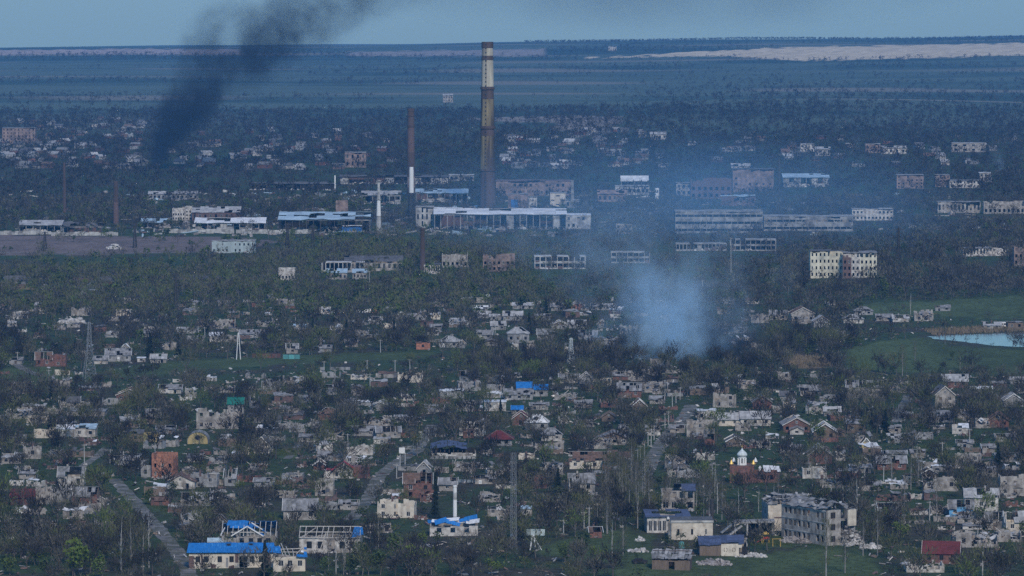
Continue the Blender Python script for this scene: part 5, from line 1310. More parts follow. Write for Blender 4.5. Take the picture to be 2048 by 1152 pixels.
def tarp():
    g, s, loc = base_at(1064, 793, 7)
    T = thing('house', 'house with bright blue tarpaulin roof in two pieces, above grey walls', 'house', loc, .04, "houses of the ruined village"); claim(1033, 1099, 762, 788, 793); FOOT.extend([(loc.x + q, loc.y, 5) for q in (-4, 4)])
    rr = random.Random(46); w = 62 / s; hx, hy, Ht = w / 2, 3.5, 2.6
    m = MB(); wall_run(m, (-hx, -hy), (hx, -hy), -.8, Ht, .35, 'plaster_grey', [(2, 3.2, .8, 2), (6, 7.2, .8, 2), (9, 10.2, .8, 2)], 0, rr); wall_run(m, (hx, -hy + .4), (hx, hy - .4), -.8, Ht, .35, 'plaster', [], 0, rr); wall_run(m, (hx, hy), (-hx, hy), -.8, Ht, .35, 'plaster', [], 0, rr); wall_run(m, (-hx, hy - .4), (-hx, -hy + .4), -.8, Ht, .35, 'plaster', [], 0, rr); m.build("wall", T)
    for a, b, z in ((-hx - .3, .2, 3.5), (.35, hx + .3, 2.2)):
        r = MB(); roof_plane(r, (a, -hy - .4, Ht), (b, -hy - .4, Ht), (b, .3, Ht + z * .8), (a, .3, Ht + z * .8), 'roof_blue', rr, 0, .05, sx=1.2, sy=1.2, tv=.1); r.build("roof", T); r = MB(); roof_plane(r, (b, hy + .3, Ht), (a, hy + .3, Ht), (a, .3, Ht + z * .8), (b, .3, Ht + z * .8), 'slate', rr, 0, .05); r.build("roof", T)
tarp()
def simple_roofed(name, label, x0, x1, yt, yb, rf, wl, kind='s', dmg=0, rz=0.0, own=None):
    T = house((x0, x1, yt, yb, kind, rf, wl, dmg, rz or .001), 900 + int(x0)); PENDING.pop(); T["label"] = label; T.name = name; return T
simple_roofed('house', 'small house with a second bright blue tarpaulin roof, before the bigger blue one', 1023, 1046, 811, 828, 'b', 'w')
simple_roofed('house', 'dark green sheet roof standing over collapsed grey ruins', 456, 488, 795, 820, 't', 'g')
simple_roofed('collapsed_house', 'big pale collapsed house heap below the dark green sheet roof', 394, 488, 812, 858, 'l', 'p', 'w', .5)
simple_roofed('outbuilding', 'white flat-roofed house beside a dark spruce', 969, 1012, 802, 822, 'w', 'w', 'f')
simple_roofed('house', 'cream house under grey slate roof, first of the pair by the pole-lined road', 1436, 1479, 826, 852, 'l', 'c', 's')
simple_roofed('house', 'white house under long pale slate roof, second of the pair by the pole-lined road', 1480, 1540, 822, 852, 'l', 'w', 's')
simple_roofed('house', 'house of two white-trimmed gables with dark front among bare trees', 1198, 1256, 864, 890, 'g', 'p', 'e')
simple_roofed('house', 'red brick house with white-edged slate roof behind the bare poplars', 1753, 1811, 912, 940, 'g', 'b', 's', .1)
simple_roofed('house', 'grey brick gable above a low white base wall, wide and half hidden', 1614, 1662, 892, 928, 'g', 'b', 'e', .1)
simple_roofed('house', 'dark maroon-roofed red brick house at the front edge of the village', 1847, 1919, 1082, 1128, 'k', 'b', 's', 0, -.15)
simple_roofed('house', 'low dark red-roofed house with red wall near the village edge', 23, 70, 978, 1010, 'k', 'b', 's')
simple_roofed('house', 'pale house with single square window under a long grey roof, beyond the skeleton wing', 568, 634, 997, 1040, 'g', 'p', 's')
# ------------------------------------------------------------------ the ruined factory and the far buildings
mat('chimney_yellow', (.20, .165, .09), var=.45, scale=.25, col2=(.055, .042, .034), mix2=.54, streak=(1, 1, .12))
mat('chimney_white', (.42, .39, .31), var=.35, scale=.22, col2=(.12, .095, .07), mix2=.46, streak=(1, 1, .12))
mat('chimney_soot', (.075, .052, .042), var=.4, scale=.2, streak=(1, 1, .3))
mat('chimney_brown', (.08, .058, .054), var=.3, scale=.2, streak=(1, 1, .3))
stack('tall_chimney', 'tallest chimney of the factory, banded dark brown, yellow and dirty white with a ladder', 975, 85, 418, 22, 34,
    [(0, 'chimney_brown'), (.232, 'chimney_yellow'), (.44, 'chimney_brown'), (.50, 'chimney_yellow'), (.66, 'chimney_soot'), (.735, 'chimney_white'), (.895, 'chimney_soot'), (.92, 'chimney_white'), (.965, 'chimney_soot')],
    24, rings=[(.985, 'chimney_soot', .3, 4.2), (.725, 'chimney_soot', .7, 1.6), (.49, 'chimney_soot', .7, 1.6), (.235, 'chimney_soot', .6, 1.4), (.90, 'chimney_soot', .35, 1.0)], ladder=-.25)
stack('brick_chimney', 'second tallest factory chimney, plain reddish brick with a dark capped top', 822, 217, 392, 13.5, 17, [(0, 'chimney_brown'), (.1, 'plaster_pink'), (.22, 'chimney_brown'), (.5, 'brick_brown'), (.78, 'chimney_brown'), (.93, 'chimney_soot')], 16, rings=[(.80, 'chimney_soot', .3, 1.2), (.92, 'chimney_soot', .35, 1.0), (.985, 'chimney_soot', .25, 2)])
stack('brick_chimney', 'dark brown brick chimney rising from the wood before the main hall', 845, 456, 547, 8, 13, [(0, 'chimney_brown'), (.5, 'chimney_soot'), (.9, 'chimney_brown')], 12, rings=[(.97, 'chimney_soot', .2, 1)])
stack('concrete_stack', 'slender white concrete stack tapering from a wide foot between the factory halls', 757.5, 360, 462, 4.5, 11, [(0, 'concrete_pale'), (.3, 'trim_white'), (.6, 'concrete_pale')], 10, rings=[(.985, 'concrete_pale', .9, .6), (.62, 'concrete_pale', .4, .5)])
stack('faded_chimney', 'faint reddish chimney over the green wood behind the railway ground', 232, 362, 447, 9, 12, [(0, 'brick_brown'), (.5, 'chimney_brown')], 10)
stack('faded_chimney', 'fainter slim chimney behind the pale-roofed hall at the works edge', 129, 325, 425, 5, 8, [(0, 'chimney_brown')], 8)
stack('steel_stack', 'dark steel stack beside the pale blue roofed hall', 1558, 318, 388, 5.5, 7, [(0, 'steel_dark')], 8)
stack('concrete_stack', 'square grey concrete tower by the cream three-storey works office', 1145, 360, 416, 7, 8, [(0, 'concrete')], 4)
stack('concrete_stack', 'short white post stack over the long dark gallery', 670, 351, 384, 3, 3.5, [(0, 'trim_white')], 6)
stack('concrete_stack', 'pair-topped white silo pipe by the raised white roof', 1314, 376, 398, 9, 8, [(0, 'trim_white')], 8)
for xx, yt, yb in ((548, 352, 385), (586, 356, 385), (716, 372, 392)): stack('lamp_mast', 'dark lamp mast standing along the long dark gallery', xx, yt, yb, 2, 3, [(0, 'steel_dark')], 6, cat="mast", group="masts along the dark gallery")
block('brick_tower', 'square brown brick tower stub behind the big collapsed hall', 672, 696, 401, 430, 7, 1, 1, 'plaster_pink', None, .03, gaps=1, seed=60)

# halls and buildings of the works
hall('factory_hall', 'pale roofed open hall at the near edge of the works, by the railway ground', 42, 127, 443, 463, 22, 6, 'slate_pale', miss=.04, panels=.3, seed=1)
hall('factory_hall', 'tangled wreck of a hall with dark bent frames beside the pale roofed open hall', 128, 205, 447, 470, 18, 8, 'slate_dark', miss=.85, panels=.1, seed=2, col='steel_dark')
hall('factory_hall', 'small hall under a sagging pale blue roof among wreckage', 284, 334, 440, 456, 18, 4, 'roof_skyblue', miss=.25, panels=.2, seed=3)
block('works_office', 'white burnt works office with rows of black windows, taller at one end', 346, 371, 416, 441, 12, 3, 5, 'plaster_white', None, .1, win=(.5, .5), frames=.1, seed=61)
block('works_office', 'narrow taller white stair tower adjoining the burnt white office', 372, 385, 412, 441, 12, 4, 2, 'plaster_white', None, .1, win=(.4, .5), frames=.1, seed=62)
block('workshop', 'low brown workshop with pale sunken roofs behind the white burnt office', 386, 482, 424, 442, 20, 1, 9, 'brick_brown', 'slate_pale', .2, win=(.4, .5), seed=63, roofkind='gable')
hall('factory_hall', 'long hall with thin white roof edge and dark open front, before the white office', 392, 532, 438, 459, 24, 11, 'roof_white', miss=.15, panels=.35, seed=4)
hall('factory_hall', 'big hall with torn pale roof and black steel skeleton beside the white stack', 560, 742, 426, 464, 34, 13, 'roof_skyblue', miss=.32, panels=.1, seed=5, col='steel_dark')
block('blue_container_shed', 'bright blue sheet shed crushed under the big torn hall', 684, 724, 452, 464, 5, 1, 4, 'sheet_blue', 'roof_white', .25, gaps=.8, seed=64, cat="shed")
for xa, xb, y in ((0, 100, 470), (102, 235, 472), (338, 470, 466), (472, 628, 467)):
    a = P(xa, y); b = P(xb, y); q = MB(); n_ = 14
    for i in range(n_):
        q.box((b.x - a.x) * i / n_ + .05, (b.x - a.x) * (i + 1) / n_ - .05, -.15, .15, -.6, 2.5 + .3 * math.sin(i * 1.7), 'concrete_pale', .3 + .4 * ((i * 37) % 10) / 10)
    T = thing('concrete_fence', 'grey concrete panel fence ' + {0: 'under the pale roofed hall', 102: 'under the tangled hall wreck', 338: 'before the white roof edge hall', 472: 'before the big torn hall'}[xa], 'fence', (a.x, a.y, float(hgt(a.x, a.y))), 0, 'panel fences of the works yard')
    tag(q.build('fence_panels', T), kind="stuff"); claim(xa, xb, y - 6, y, y)
block('works_admin', 'pale teal two-storey works office standing alone before the halls', 425, 511, 482, 506, 12, 2, 10, 'plaster_teal', 'concrete', .05, win=(.35, .4), frames=.3, gaps=.35, seed=65)
block('hall_tower', 'pale grey panel tower with black slits closing the long main hall', 832, 868, 414, 456, 16, 3, 4, 'concrete_pale', 'concrete', .06, win=(.35, .75), frames=0, gaps=.45, seed=66)
hall('factory_hall', 'longest main hall with columns along its black open front, under the tall chimney', 868, 1132, 420, 458, 30, 20, 'roof_white', miss=.22, panels=.12, pitch=.1, seed=6)
block('hall_end', 'pale panelled end block of the long main hall', 1132, 1181, 430, 458, 20, 2, 5, 'concrete_pale', 'roof_white', .04, win=(.5, .5), frames=.3, gaps=.5, seed=67)
block('workshop', 'upper dark clerestory range along the back of the main hall', 868, 925, 416, 436, 8, 1, 6, 'concrete_pale', 'roof_white', .1, win=(.8, .5), frames=0, seed=68)
block('brick_works', 'long reddish brick works behind the foot of the tall chimney', 992, 1142, 362, 392, 24, 2, 14, 'plaster_pink', 'brick_brown', .12, win=(.5, .4), frames=.2, gaps=.3, seed=69)
block('gate_house', 'pinkish works building with a tall blue gate beside the tall chimney', 1016, 1056, 388, 417, 12, 1, 1, 'plaster_pink', 'slate', .05, gaps=1, seed=70)
block('gate', 'blue steel gate wall of the pinkish works building', 1022, 1036, 399, 417, 3, 1, 1, 'sheet_blue', None, 0, gaps=1, seed=71, cat="gate")
block('tank_house', 'white tank house between the blue gate and the cream office', 1057, 1074, 395, 417, 8, 2, 1, 'plaster_white', 'concrete', .05, win=(.6, .3), seed=72)
block('works_office', 'cream three-storey works office with three dark windows per floor', 1100, 1131, 386, 413, 12, 3, 3, 'plaster_cream', 'concrete', 0, win=(.7, .3), frames=.5, gaps=.2, seed=73)
block('annexe_hall', 'grey annexe next to the cream three-storey works office', 1131, 1158, 400, 416, 10, 1, 3, 'concrete', 'concrete', .1, seed=74)
block('workshop', 'low pinkish roofed workshop beyond the end of the main hall', 1195, 1253, 388, 404, 14, 1, 6, 'plaster_pink', 'plaster_pink', .1, seed=75, roofkind='gable')
hall('canopy_hall', 'hall under a raised bright white roof above a paler lower tier', 1242, 1296, 354, 372, 14, 4, 'roof_white', miss=0, panels=0, pitch=.3, seed=7)
block('workshop', 'lower pale tier below the raised bright white roof', 1230, 1298, 372, 390, 14, 1, 8, 'concrete_pale', 'concrete', .1, win=(.6, .4), seed=76)
hall('conveyor_gallery', 'long dark gallery with pale ends crossing behind the halls', 502, 668, 366, 380, 10, 10, 'slate_dark', miss=.2, panels=.6, seed=8, wall='soot', col='steel_dark')
hall('conveyor_gallery', 'second dark gallery running from the reddish chimney toward the tall one', 680, 898, 352, 368, 10, 12, 'slate_dark', miss=.2, panels=.5, seed=9, wall='soot', col='steel_dark')
hall('factory_hall', 'pale blue roofed hall between the two big chimneys', 832, 936, 380, 404, 22, 9, 'roof_skyblue', miss=.2, panels=.5, seed=10)
hall('factory_hall', 'grey roofed hall behind the slender white stack', 724, 802, 384, 408, 22, 7, 'slate_pale', miss=.3, panels=.4, seed=11)
block('workshop', 'thin pale roofed shed behind the galleries near the tall chimney', 898, 948, 350, 362, 12, 1, 5, 'concrete', 'slate_pale', .1, seed=77)
block('workshop', 'low grey roofed shed in green wood behind the white burnt office', 298, 332, 388, 400, 10, 1, 4, 'plaster_grey', 'slate_pale', .1, seed=78, roofkind='gable')
block('workshop', 'longer grey roofed shed in green wood, beside the low one', 344, 396, 388, 400, 10, 1, 6, 'plaster_grey', 'slate', .1, seed=79, roofkind='gable')
block('dark_works', 'dark burnt works block with jagged top behind the smoke', 1380, 1462, 356, 398, 18, 3, 7, 'brick_brown', None, .35, win=(.5, .5), frames=0, seed=80)
block('brick_works', 'big pinkish works block with few windows behind the smoke', 1464, 1546, 338, 384, 20, 4, 6, 'plaster_pink', 'slate_dark', .1, win=(.3, .3), frames=.1, gaps=.6, seed=81)
block('dark_works', 'low dark works ruin with pale green roof patch by the smoke', 1440, 1510, 392, 412, 14, 1, 6, 'brick_brown', 'roof_skyblue', .5, seed=82)
block('workshop', 'small pale works house at the corner of the dark burnt block', 1352, 1382, 366, 392, 10, 2, 3, 'plaster', 'slate', .2, seed=83)
block('long_works', 'very long grey works with horizontal ribbon windows behind the blue smoke', 1349, 1524, 422, 466, 22, 3, 14, 'concrete', 'concrete', .06, win=(.92, .34), frames=.1, seed=84)
block('long_works', 'lower grey ribbon-windowed range continuing the very long works', 1526, 1704, 432, 462, 20, 2, 14, 'concrete', 'concrete', .12, win=(.92, .3), frames=.1, seed=85)
block('white_block', 'white two-storey block with a row of black windows at the end of the long works', 1703, 1785, 418, 441, 12, 2, 11, 'plaster_white', 'concrete', .1, win=(.5, .4), frames=.1, seed=86)
frame_building('columned_shell', 'long roofless row of pale columns seen through blue smoke', 1350, 1452, 486, 502, 12, 1, 14, 1)
frame_building('columned_shell', 'ragged columned shell at the far side of the smoke plume', 1460, 1552, 478, 502, 14, 2, 9, 2, holes=.5)
frame_building('office_shell', 'concrete frame building with open floors dimmed by blue smoke', 1222, 1300, 503, 526, 12, 2, 7, 3)
frame_building('office_shell', 'two-storey concrete frame building with open floors and hanging slabs before the main hall', 1068, 1171, 511, 538, 12, 2, 9, 4, 'concrete_pale')
block('works_ruin', 'beige ruined works house beside the dark brown brick chimney', 884, 936, 506, 535, 12, 2, 6, 'plaster', None, .25, frames=.1, seed=87)
block('works_ruin', 'reddish brick ruin with arched gaps near the concrete frame building', 966, 1030, 508, 543, 12, 3, 7, 'plaster_pink', None, .35, frames=.1, seed=88)
block('works_ruin', 'dark gutted shell behind the dark brown brick chimney', 850, 884, 511, 528, 10, 1, 6, 'soot', None, .4, frames=0, seed=89)
block('works_ruin', 'white walled ruin with tall black windows at the brown chimney foot', 848, 880, 529, 548, 9, 1, 7, 'plaster_white', 'slate_dark', .12, win=(.5, .6), frames=0, seed=90)
block('works_ruin', 'long dark roofed works shed in the wood', 690, 806, 522, 542, 14, 1, 11, 'plaster', 'slate_dark', .15, seed=91, roofkind='gable')
frame_building('works_ruin', 'open pale framed ruin with white end wall in the wood', 644, 738, 523, 545, 10, 1, 11, 5, 'concrete_pale')
block('workshop', 'low shed under a pale blue roof in the wood', 654, 694, 545, 559, 10, 1, 5, 'plaster', 'roof_skyblue', .1, seed=92, roofkind='gable')
block('workshop', 'smaller shed under a pale blue roof, deeper in the wood', 706, 734, 545, 558, 9, 1, 4, 'plaster', 'roof_skyblue', .1, seed=93, roofkind='gable')
block('works_ruin', 'pale ruin with tall white piers half hidden in the wood', 557, 590, 536, 561, 9, 2, 5, 'plaster_white', None, .35, frames=0, seed=94)
hall('factory_hall', 'hall with pale blue roof beside the dark steel stack', 1564, 1656, 349, 374, 22, 8, 'roof_skyblue', miss=.06, panels=.6, seed=12)
block('flats', 'pinkish four-storey flats on the hazy slope, alone', 1792, 1846, 350, 377, 12, 4, 6, 'plaster_pink', 'slate', .08, win=(.35, .45), frames=.2, gaps=.4, seed=95)
block('flats', 'pinkish low flats at the end of the white row on the hazy slope', 1869, 1898, 350, 374, 12, 3, 4, 'plaster_pink', 'slate', .15, win=(.35, .45), seed=96)
block('flats', 'long white row building on the hazy slope', 1898, 1958, 361, 376, 10, 2, 9, 'plaster_white', 'slate', .2, win=(.4, .5), seed=97)
block('flats', 'small grey flats with white roof edge above the white row', 1958, 1982, 346, 364, 10, 2, 3, 'plaster', 'roof_white', .1, seed=98)
block('flats', 'white colonnaded building in dark trees', 1924, 2016, 496, 512, 10, 1, 14, 'plaster_white', 'slate', .25, win=(.5, .75), frames=0, seed=99)
block('flats', 'pinkish ruined block cut by the picture edge in dark trees', 2026, 2062, 492, 532, 10, 3, 4, 'plaster_pink', None, .3, seed=100)
block('flats', 'faint white row building in the trees beyond the long works', 1874, 1960, 404, 426, 9, 1, 11, 'plaster', 'slate', .3, frames=0, seed=101)
block('flats', 'faint white shell in the trees at the edge of the works', 1966, 2048, 402, 428, 9, 2, 9, 'plaster', None, .5, frames=0, seed=102)
block('flats', 'pale ruin with arched windows in front of the long works', 1232, 1264, 448, 468, 9, 2, 4, 'plaster', None, .3, seed=103)
# yellow apartment block: cream left end, red brick stair bays
T, w, Ht, rr = block('apartment_block', 'damaged pale yellow four-storey apartment block with red brick bays and broken roof', 1619, 1684, 502, 556, 12, 4, 8, 'plaster_lemon', 'slate_dark', .12, win=(.38, .48), frames=.25, seed=110)
T2, w, Ht, rr = block('apartment_block', 'shattered wing of the yellow apartment block, brick red and white, half hidden by trees', 1684, 1752, 505, 556, 12, 4, 8, 'plaster_white', 'slate', .3, win=(.45, .5), frames=.15, seed=111, mixwall=['plaster_lemon', 'brick_brown', 'plaster_white', 'plaster_lemon'])
block('flats', 'big pale grey flats on the far edge of town beside the dark smoke', 6, 72, 256, 288, 14, 5, 9, 'plaster_pink', 'slate', .05, win=(.3, .4), frames=.3, seed=112)
for k, (a, b, c, d, lb) in enumerate(((1600, 1628, 288, 304, 'ruined white villa on the hazy slope with broken roof'), (1630, 1660, 298, 312, 'small white turreted house on the hazy slope'), (1730, 1760, 288, 306, 'pale gabled hall on the hazy slope with lean-to'), (1762, 1812, 296, 308, 'low pale wing on the hazy slope beside the gabled hall'), (1902, 1972, 286, 304, 'pale school-like block on the hazy slope under white roof'), (886, 906, 191, 205, 'white farmhouse alone on the blue wooded slope'), (1217, 1233, 93, 102, 'white farm building on the pale field at the horizon'), (1462, 1500, 332, 348, 'pale long building above the pinkish works block'), (690, 732, 305, 335, 'reddish flats among far houses behind the galleries'), (1300, 1332, 268, 280, 'grey shed in the far wood above the raised white roof'))):
    block('far_building', lb, a, b, c, d, 10, 2 if d - c > 12 else 1, 4, ['plaster_white', 'plaster', 'plaster_pink'][k % 3] if k not in (5, 8) else ('plaster' if k == 5 else 'plaster_pink'), 'slate_pale', .12, win=(.35, .45), frames=.2, seed=120 + k, roofkind='gable' if k % 2 else 'flat', group='buildings across the valley')

# far houses: beyond the three hundred nearest, one mass of little walls and roofs
rr = random.Random(77)
mats_w = ['plaster_grey', 'plaster_grey', 'plaster', 'brick_brown', 'brick_red', 'plaster_grey']; mats_r = ['slate', 'slate', 'slate_dark', 'slate', 'slate_dark', 'roof_rust', 'slate_pale']
zones = [((0, 290), (236, 338), 105), ((340, 820), (262, 340), 70), ((985, 1340), (262, 340), 75), ((1340, 2045), (270, 335), 34), ((0, 420), (560, 600), 6)]
fh = MB(5)
for (xa, xb), (ya, yb_), n_ in zones:
    for i in range(n_):
        px_ = rr.uniform(xa, xb); py_ = ya + (yb_ - ya) * rr.random() ** .8
        if MASK[int(py_), int(min(2047, max(0, px_)))] > 0: continue
        p = P(px_, py_); w_, d_, h_ = rr.uniform(6, 12), rr.uniform(6, 9), rr.uniform(2.4, 3.4); ri = rr.uniform(1.2, 3.2); a = rr.uniform(-.7, .7); ca, sa = math.cos(a), math.sin(a)
        tr = lambda q: (p.x + q[0] * ca - q[1] * sa, p.y + q[0] * sa + q[1] * ca, p.z + q[2])
        mw = rr.choice(mats_w); mr_ = rr.choice(mats_r); t_ = rr.random()
        fh.hexa([tr(q) for q in ((-w_ / 2, -d_ / 2, -2), (w_ / 2, -d_ / 2, -2), (w_ / 2, d_ / 2, -2), (-w_ / 2, d_ / 2, -2), (-w_ / 2, -d_ / 2, h_), (w_ / 2, -d_ / 2, h_), (w_ / 2, d_ / 2, h_), (-w_ / 2, d_ / 2, h_))], mw, t_)
        for sg in (-1, 1): fh.poly([tr(q) for q in ((sg * w_ / 2, -sg * d_ / 2, h_), (sg * w_ / 2, sg * d_ / 2, h_), (sg * w_ / 2, 0, h_ + ri))], mw, t_)
        if rr.random() < .8:
            for sg in (-1, 1): fh.hexa([tr(q) for q in ((-w_ / 2 - .4, sg * (d_ / 2 + .4), h_ - .15), (w_ / 2 + .4, sg * (d_ / 2 + .4), h_ - .15), (w_ / 2 + .4, 0, h_ + ri), (-w_ / 2 - .4, 0, h_ + ri), (-w_ / 2 - .4, sg * (d_ / 2 + .4), h_ + .05), (w_ / 2 + .4, sg * (d_ / 2 + .4), h_ + .05), (w_ / 2 + .4, 0, h_ + ri + .2), (-w_ / 2 - .4, 0, h_ + ri + .2))], mr_, t_)
        FOOT.append((p.x, p.y, 5)); claim(px_ - 8, px_ + 8, py_ - 9, py_ - 4, py_)
tag(fh.build('far_houses'), 'mass of small houses of the hazy far suburb', 'houses', None, 'stuff')

# wreckage, pipes and blocks lying about the works
rr = random.Random(31); wd = MB(31)
for _ in range(900):
    px_ = rr.uniform(0, 2040) if rr.random() < .4 else rr.uniform(260, 1330); py_ = rr.uniform(384, 474); p = P(px_, py_); m_ = rr.choice(['rubble', 'rubble_pale', 'concrete', 'steel_dark', 'roof_skyblue', 'brick_brown', 'slate_pale', 'soot'])
    if rr.random() < .4: wd.rbox((p.x, p.y, p.z + .8), (rr.uniform(3, 12), rr.uniform(.5, 1.2), rr.uniform(.4, 1.2)), (rr.uniform(-.1, .1), rr.uniform(-.2, .2), rr.uniform(-.5, .5)), m_, rr.random())
    else: wd.rbox((p.x, p.y, p.z + .6), (rr.uniform(1.5, 6), rr.uniform(1, 4), rr.uniform(.6, 2.6)), (rr.uniform(-.3, .3), rr.uniform(-.3, .3), rr.uniform(0, 3)), m_, rr.random())
tag(wd.build('works_debris'), 'wreckage, pipes and blocks lying about the works yards', 'debris', None, 'stuff')
# ------------------------------------------------------------------ poles, pylons, vehicles, small things
def lattice(name, label, x, yt, yb, wb, waist, wt, arms, m='steel_pale', n=9, cat="pylon", group=None, thick=.16):
    g = P(x, yb); s = SCL(g); Hh = (yb - yt) / s
    T = thing(name, label, cat, (g.x, g.y, float(hgt(g.x, g.y))), .35, group); claim(x - wb / 2, x + wb / 2, yt, yb, yb)
    wb, wt = wb / s / 2, wt / s / 2
    def r(f):
        if waist is None: return wb + (wt - wb) * f
        fw, ww = waist; ww = ww / s / 2
        return wb + (ww - wb) * f / fw if f < fw else ww + (wt - ww) * (f - fw) / (1 - fw)
    zs = [1 - (1 - i / n) ** 1.25 for i in range(n + 1)] if waist else [i / n for i in range(n + 1)]
    for sx, sy in ((-1, -1), (1, -1), (1, 1), (-1, 1)):
        q = MB()
        for a, b in zip(zs, zs[1:]): q.beam((sx * r(a), sy * r(a), Hh * a - (.8 if a == 0 else 0)), (sx * r(b), sy * r(b), Hh * b), thick, thick, m)
        q.build("leg", T)
    br = MB(); k = 0
    for a, b in zip(zs, zs[1:]):
        k += 1
        for (ax, ay), (bx, by) in (((-1, -1), (1, -1)), ((1, -1), (1, 1)), ((1, 1), (-1, 1)), ((-1, 1), (-1, -1))):
            br.beam((ax * r(a), ay * r(a), Hh * a), (bx * r(b), by * r(b), Hh * b), thick * .55, thick * .55, m); br.beam((bx * r(a), by * r(a), Hh * a), (ax * r(b), ay * r(b), Hh * b), thick * .55, thick * .55, m)
            br.beam((ax * r(b), ay * r(b), Hh * b), (bx * r(b), by * r(b), Hh * b), thick * .55, thick * .55, m)
    br.build("bracing", T)
    for f, L in arms:
        q = MB(); L = L / s / 2; z = Hh * f
        q.beam((-L, 0, z), (L, 0, z), thick, thick, m); q.beam((-L, 0, z), (0, 0, z + .9), thick * .55, thick * .55, m); q.beam((L, 0, z), (0, 0, z + .9), thick * .55, thick * .55, m)
        for xx in (-L, L): q.beam((xx, 0, z), (xx, 0, z - 1.1), .14, .14, 'steel_dark')
        q.build("crossarm", T)
    return T
lattice('lattice_pylon', 'tall pale lattice power pylon at the green strip, narrow waist and short top arms', 179, 644, 762, 25, (.55, 9), 4, [(.97, 16), (.88, 10)], 'steel', thick=.13)
lattice('lattice_pylon', 'short pale lattice pylon before the smoke', 1142, 676, 727, 13, (.6, 6), 4, [(.93, 9)], n=6, thick=.13)
lattice('radio_mast', 'slim tall lattice radio mast rising above the front meadow', 1027, 905, 1098, 10, None, 8, [], 'steel', n=9, thick=.07, cat="mast")
lattice('stack_frame', 'lattice frame under a white steel flue between reddish chimney and main hall', 823, 386, 442, 11, None, 9, [], 'steel_dark', 6, cat="steel frame", thick=.35)
g = P(823, 442); s = SCL(g); q = MB(); q.lathe([(1.6, 56 / s + .2), (1.5, 100 / s), (1.3, 108 / s)], 10, 'trim_white'); o = q.build('flue', None, (g.x, g.y, float(hgt(g.x, g.y)))); tag(o, 'white steel flue standing on a dark lattice frame before the reddish chimney', 'flue')
PYL = iter(['on the railway ground beside the white rubble mound', 'at the railway fence under the pale roofed hall', 'before the big torn hall', 'second out before the big torn hall', 'in the dark trees by the yellow flats', 'deep in the green valley wood', 'before the white two-storey block'])
for x, yt, yb, wb in ((270, 446, 496, 7), (90, 464, 498, 7), (575, 446, 502, 8), (626, 450, 502, 8), (270 + 1576, 486, 520, 5), (352, 545, 620, 7), (1797, 455, 520, 6)):
    lattice('dark_pylon', 'dark lattice pylon ' + next(PYL), x, yt, yb, wb, (.6, wb * .5), 2, [(.95, wb * 1.8), (.82, wb * 2.2)], 'steel_dark', 6, group="dark pylons before the works", thick=.3)
POLES = """169 888 928|220 900 928|239 855 873|279 845 865|322 829 851|363 810 838|35 712 727|98 739 767|126 739 766|670 739 765|740 747 775|696 875 896|793 931 957|800 916 939|810 912 935|827 888 908|834 880 912|845 873 896|857 862 882|545 876 904|694 1069 1092
1337 822 849|1330 826 857|1314 837 873|1308 851 880|1302 857 892|1296 873 892|1289 884 912|1275 904 928|1281 894 920|1178 1014 1057|1194 1006 1049|1127 1045 1073|1168 1034 1057|1834 892 935|1884 884 931|1843 918 943|1783 924 955|1729 931 963|1767 935 962|1662 975 1002|1671 951 975|1939 857 896|1965 1092 1151|1859 1002 1041|1751 1006 1033|1686 986 1002
990 646 670|836 674 690|591 637 650|761 679 705|739 542 583|1462 475 552|1228 628 642|1075 659 683|397 655 674|410 656 676|1345 792 815|1352 784 806|1360 776 800|648 726 746|734 726 744|790 726 744|820 722 742|1405 560 590|904 672 690|560 660 680|1955 1060 1090|1330 760 790|246 905 932|310 880 905|1540 1002 1030"""
for e in POLES.replace("\n", "|").split("|"):
    x, yt, yb = (float(v) for v in e.split()); g = P(x, yb); s = SCL(g); Hh = max(5, (yb - yt) / s)
    T = thing('utility_pole', 'pale', 'pole', (g.x, g.y, float(hgt(g.x, g.y))), random.Random(int(x)).uniform(-.6, .6), 'utility poles of the village'); claim(x - 2, x + 2, yt, yb - 4, yb)
    q = MB(); q.tube((0, 0, -.8), (random.Random(int(x)).uniform(-.2, .2), 0, Hh), .19, .12, 6, 'pole_concrete'); q.build("pole", T)
    q = MB(); q.beam((-.9, 0, Hh - .5), (.9, 0, Hh - .5), .12, .12, 'boards'); 
    for xx in (-.8, -.3, .3, .8): q.beam((xx, 0, Hh - .44), (xx, 0, Hh - .2), .08, .08, 'trim_white')
    q.build("crossarm", T); later(T, "pale slim utility pole", x, yb)
for x, yt, yb, lb in ((477, 665, 719, 'white A-shaped double pole at the red wall by the green strip'), (1066, 1069, 1100, 'white A-shaped pole pair with stay at the front meadow')):
    g = P(x, yb); s = SCL(g); Hh = (yb - yt) / s; T = thing('double_pole', lb, 'pole', (g.x, g.y, float(hgt(g.x, g.y))), 0); claim(x - 6, x + 6, yt, yb, yb)
    for dx in (-.9, .9):
        q = MB(); q.tube((dx, 0, -.5), (dx * .15, 0, Hh), .2, .15, 6, 'trim_white'); q.build("pole", T)
    q = MB(); q.beam((-.6, 0, Hh * .6), (.6, 0, Hh * .6), .12, .12, 'trim_white'); q.build("brace", T)
    if x > 1000: q = MB(); q.tube((0, 0, Hh * .95), (2.6, 0, -.3), .1, .1, 5, 'trim_white'); q.build("stay", T)
def signboard():
    g = P(804, 912); s = SCL(g); T = thing('billboard', 'blank white billboard on posts at the bend of the village road', 'billboard', (g.x, g.y, float(hgt(g.x, g.y))), 0); claim(799, 810, 895, 912, 912)
    for dx in (-.7, .7): q = MB(); q.beam((dx, 0, -.5), (dx, 0, 2.6), .12, .12, 'steel'); q.build("post", T)
    q = MB(); q.box(-1.0, 1.0, -.08, -.065, .9, 2.9, 'trim_white'); q.build("board", T)
signboard()
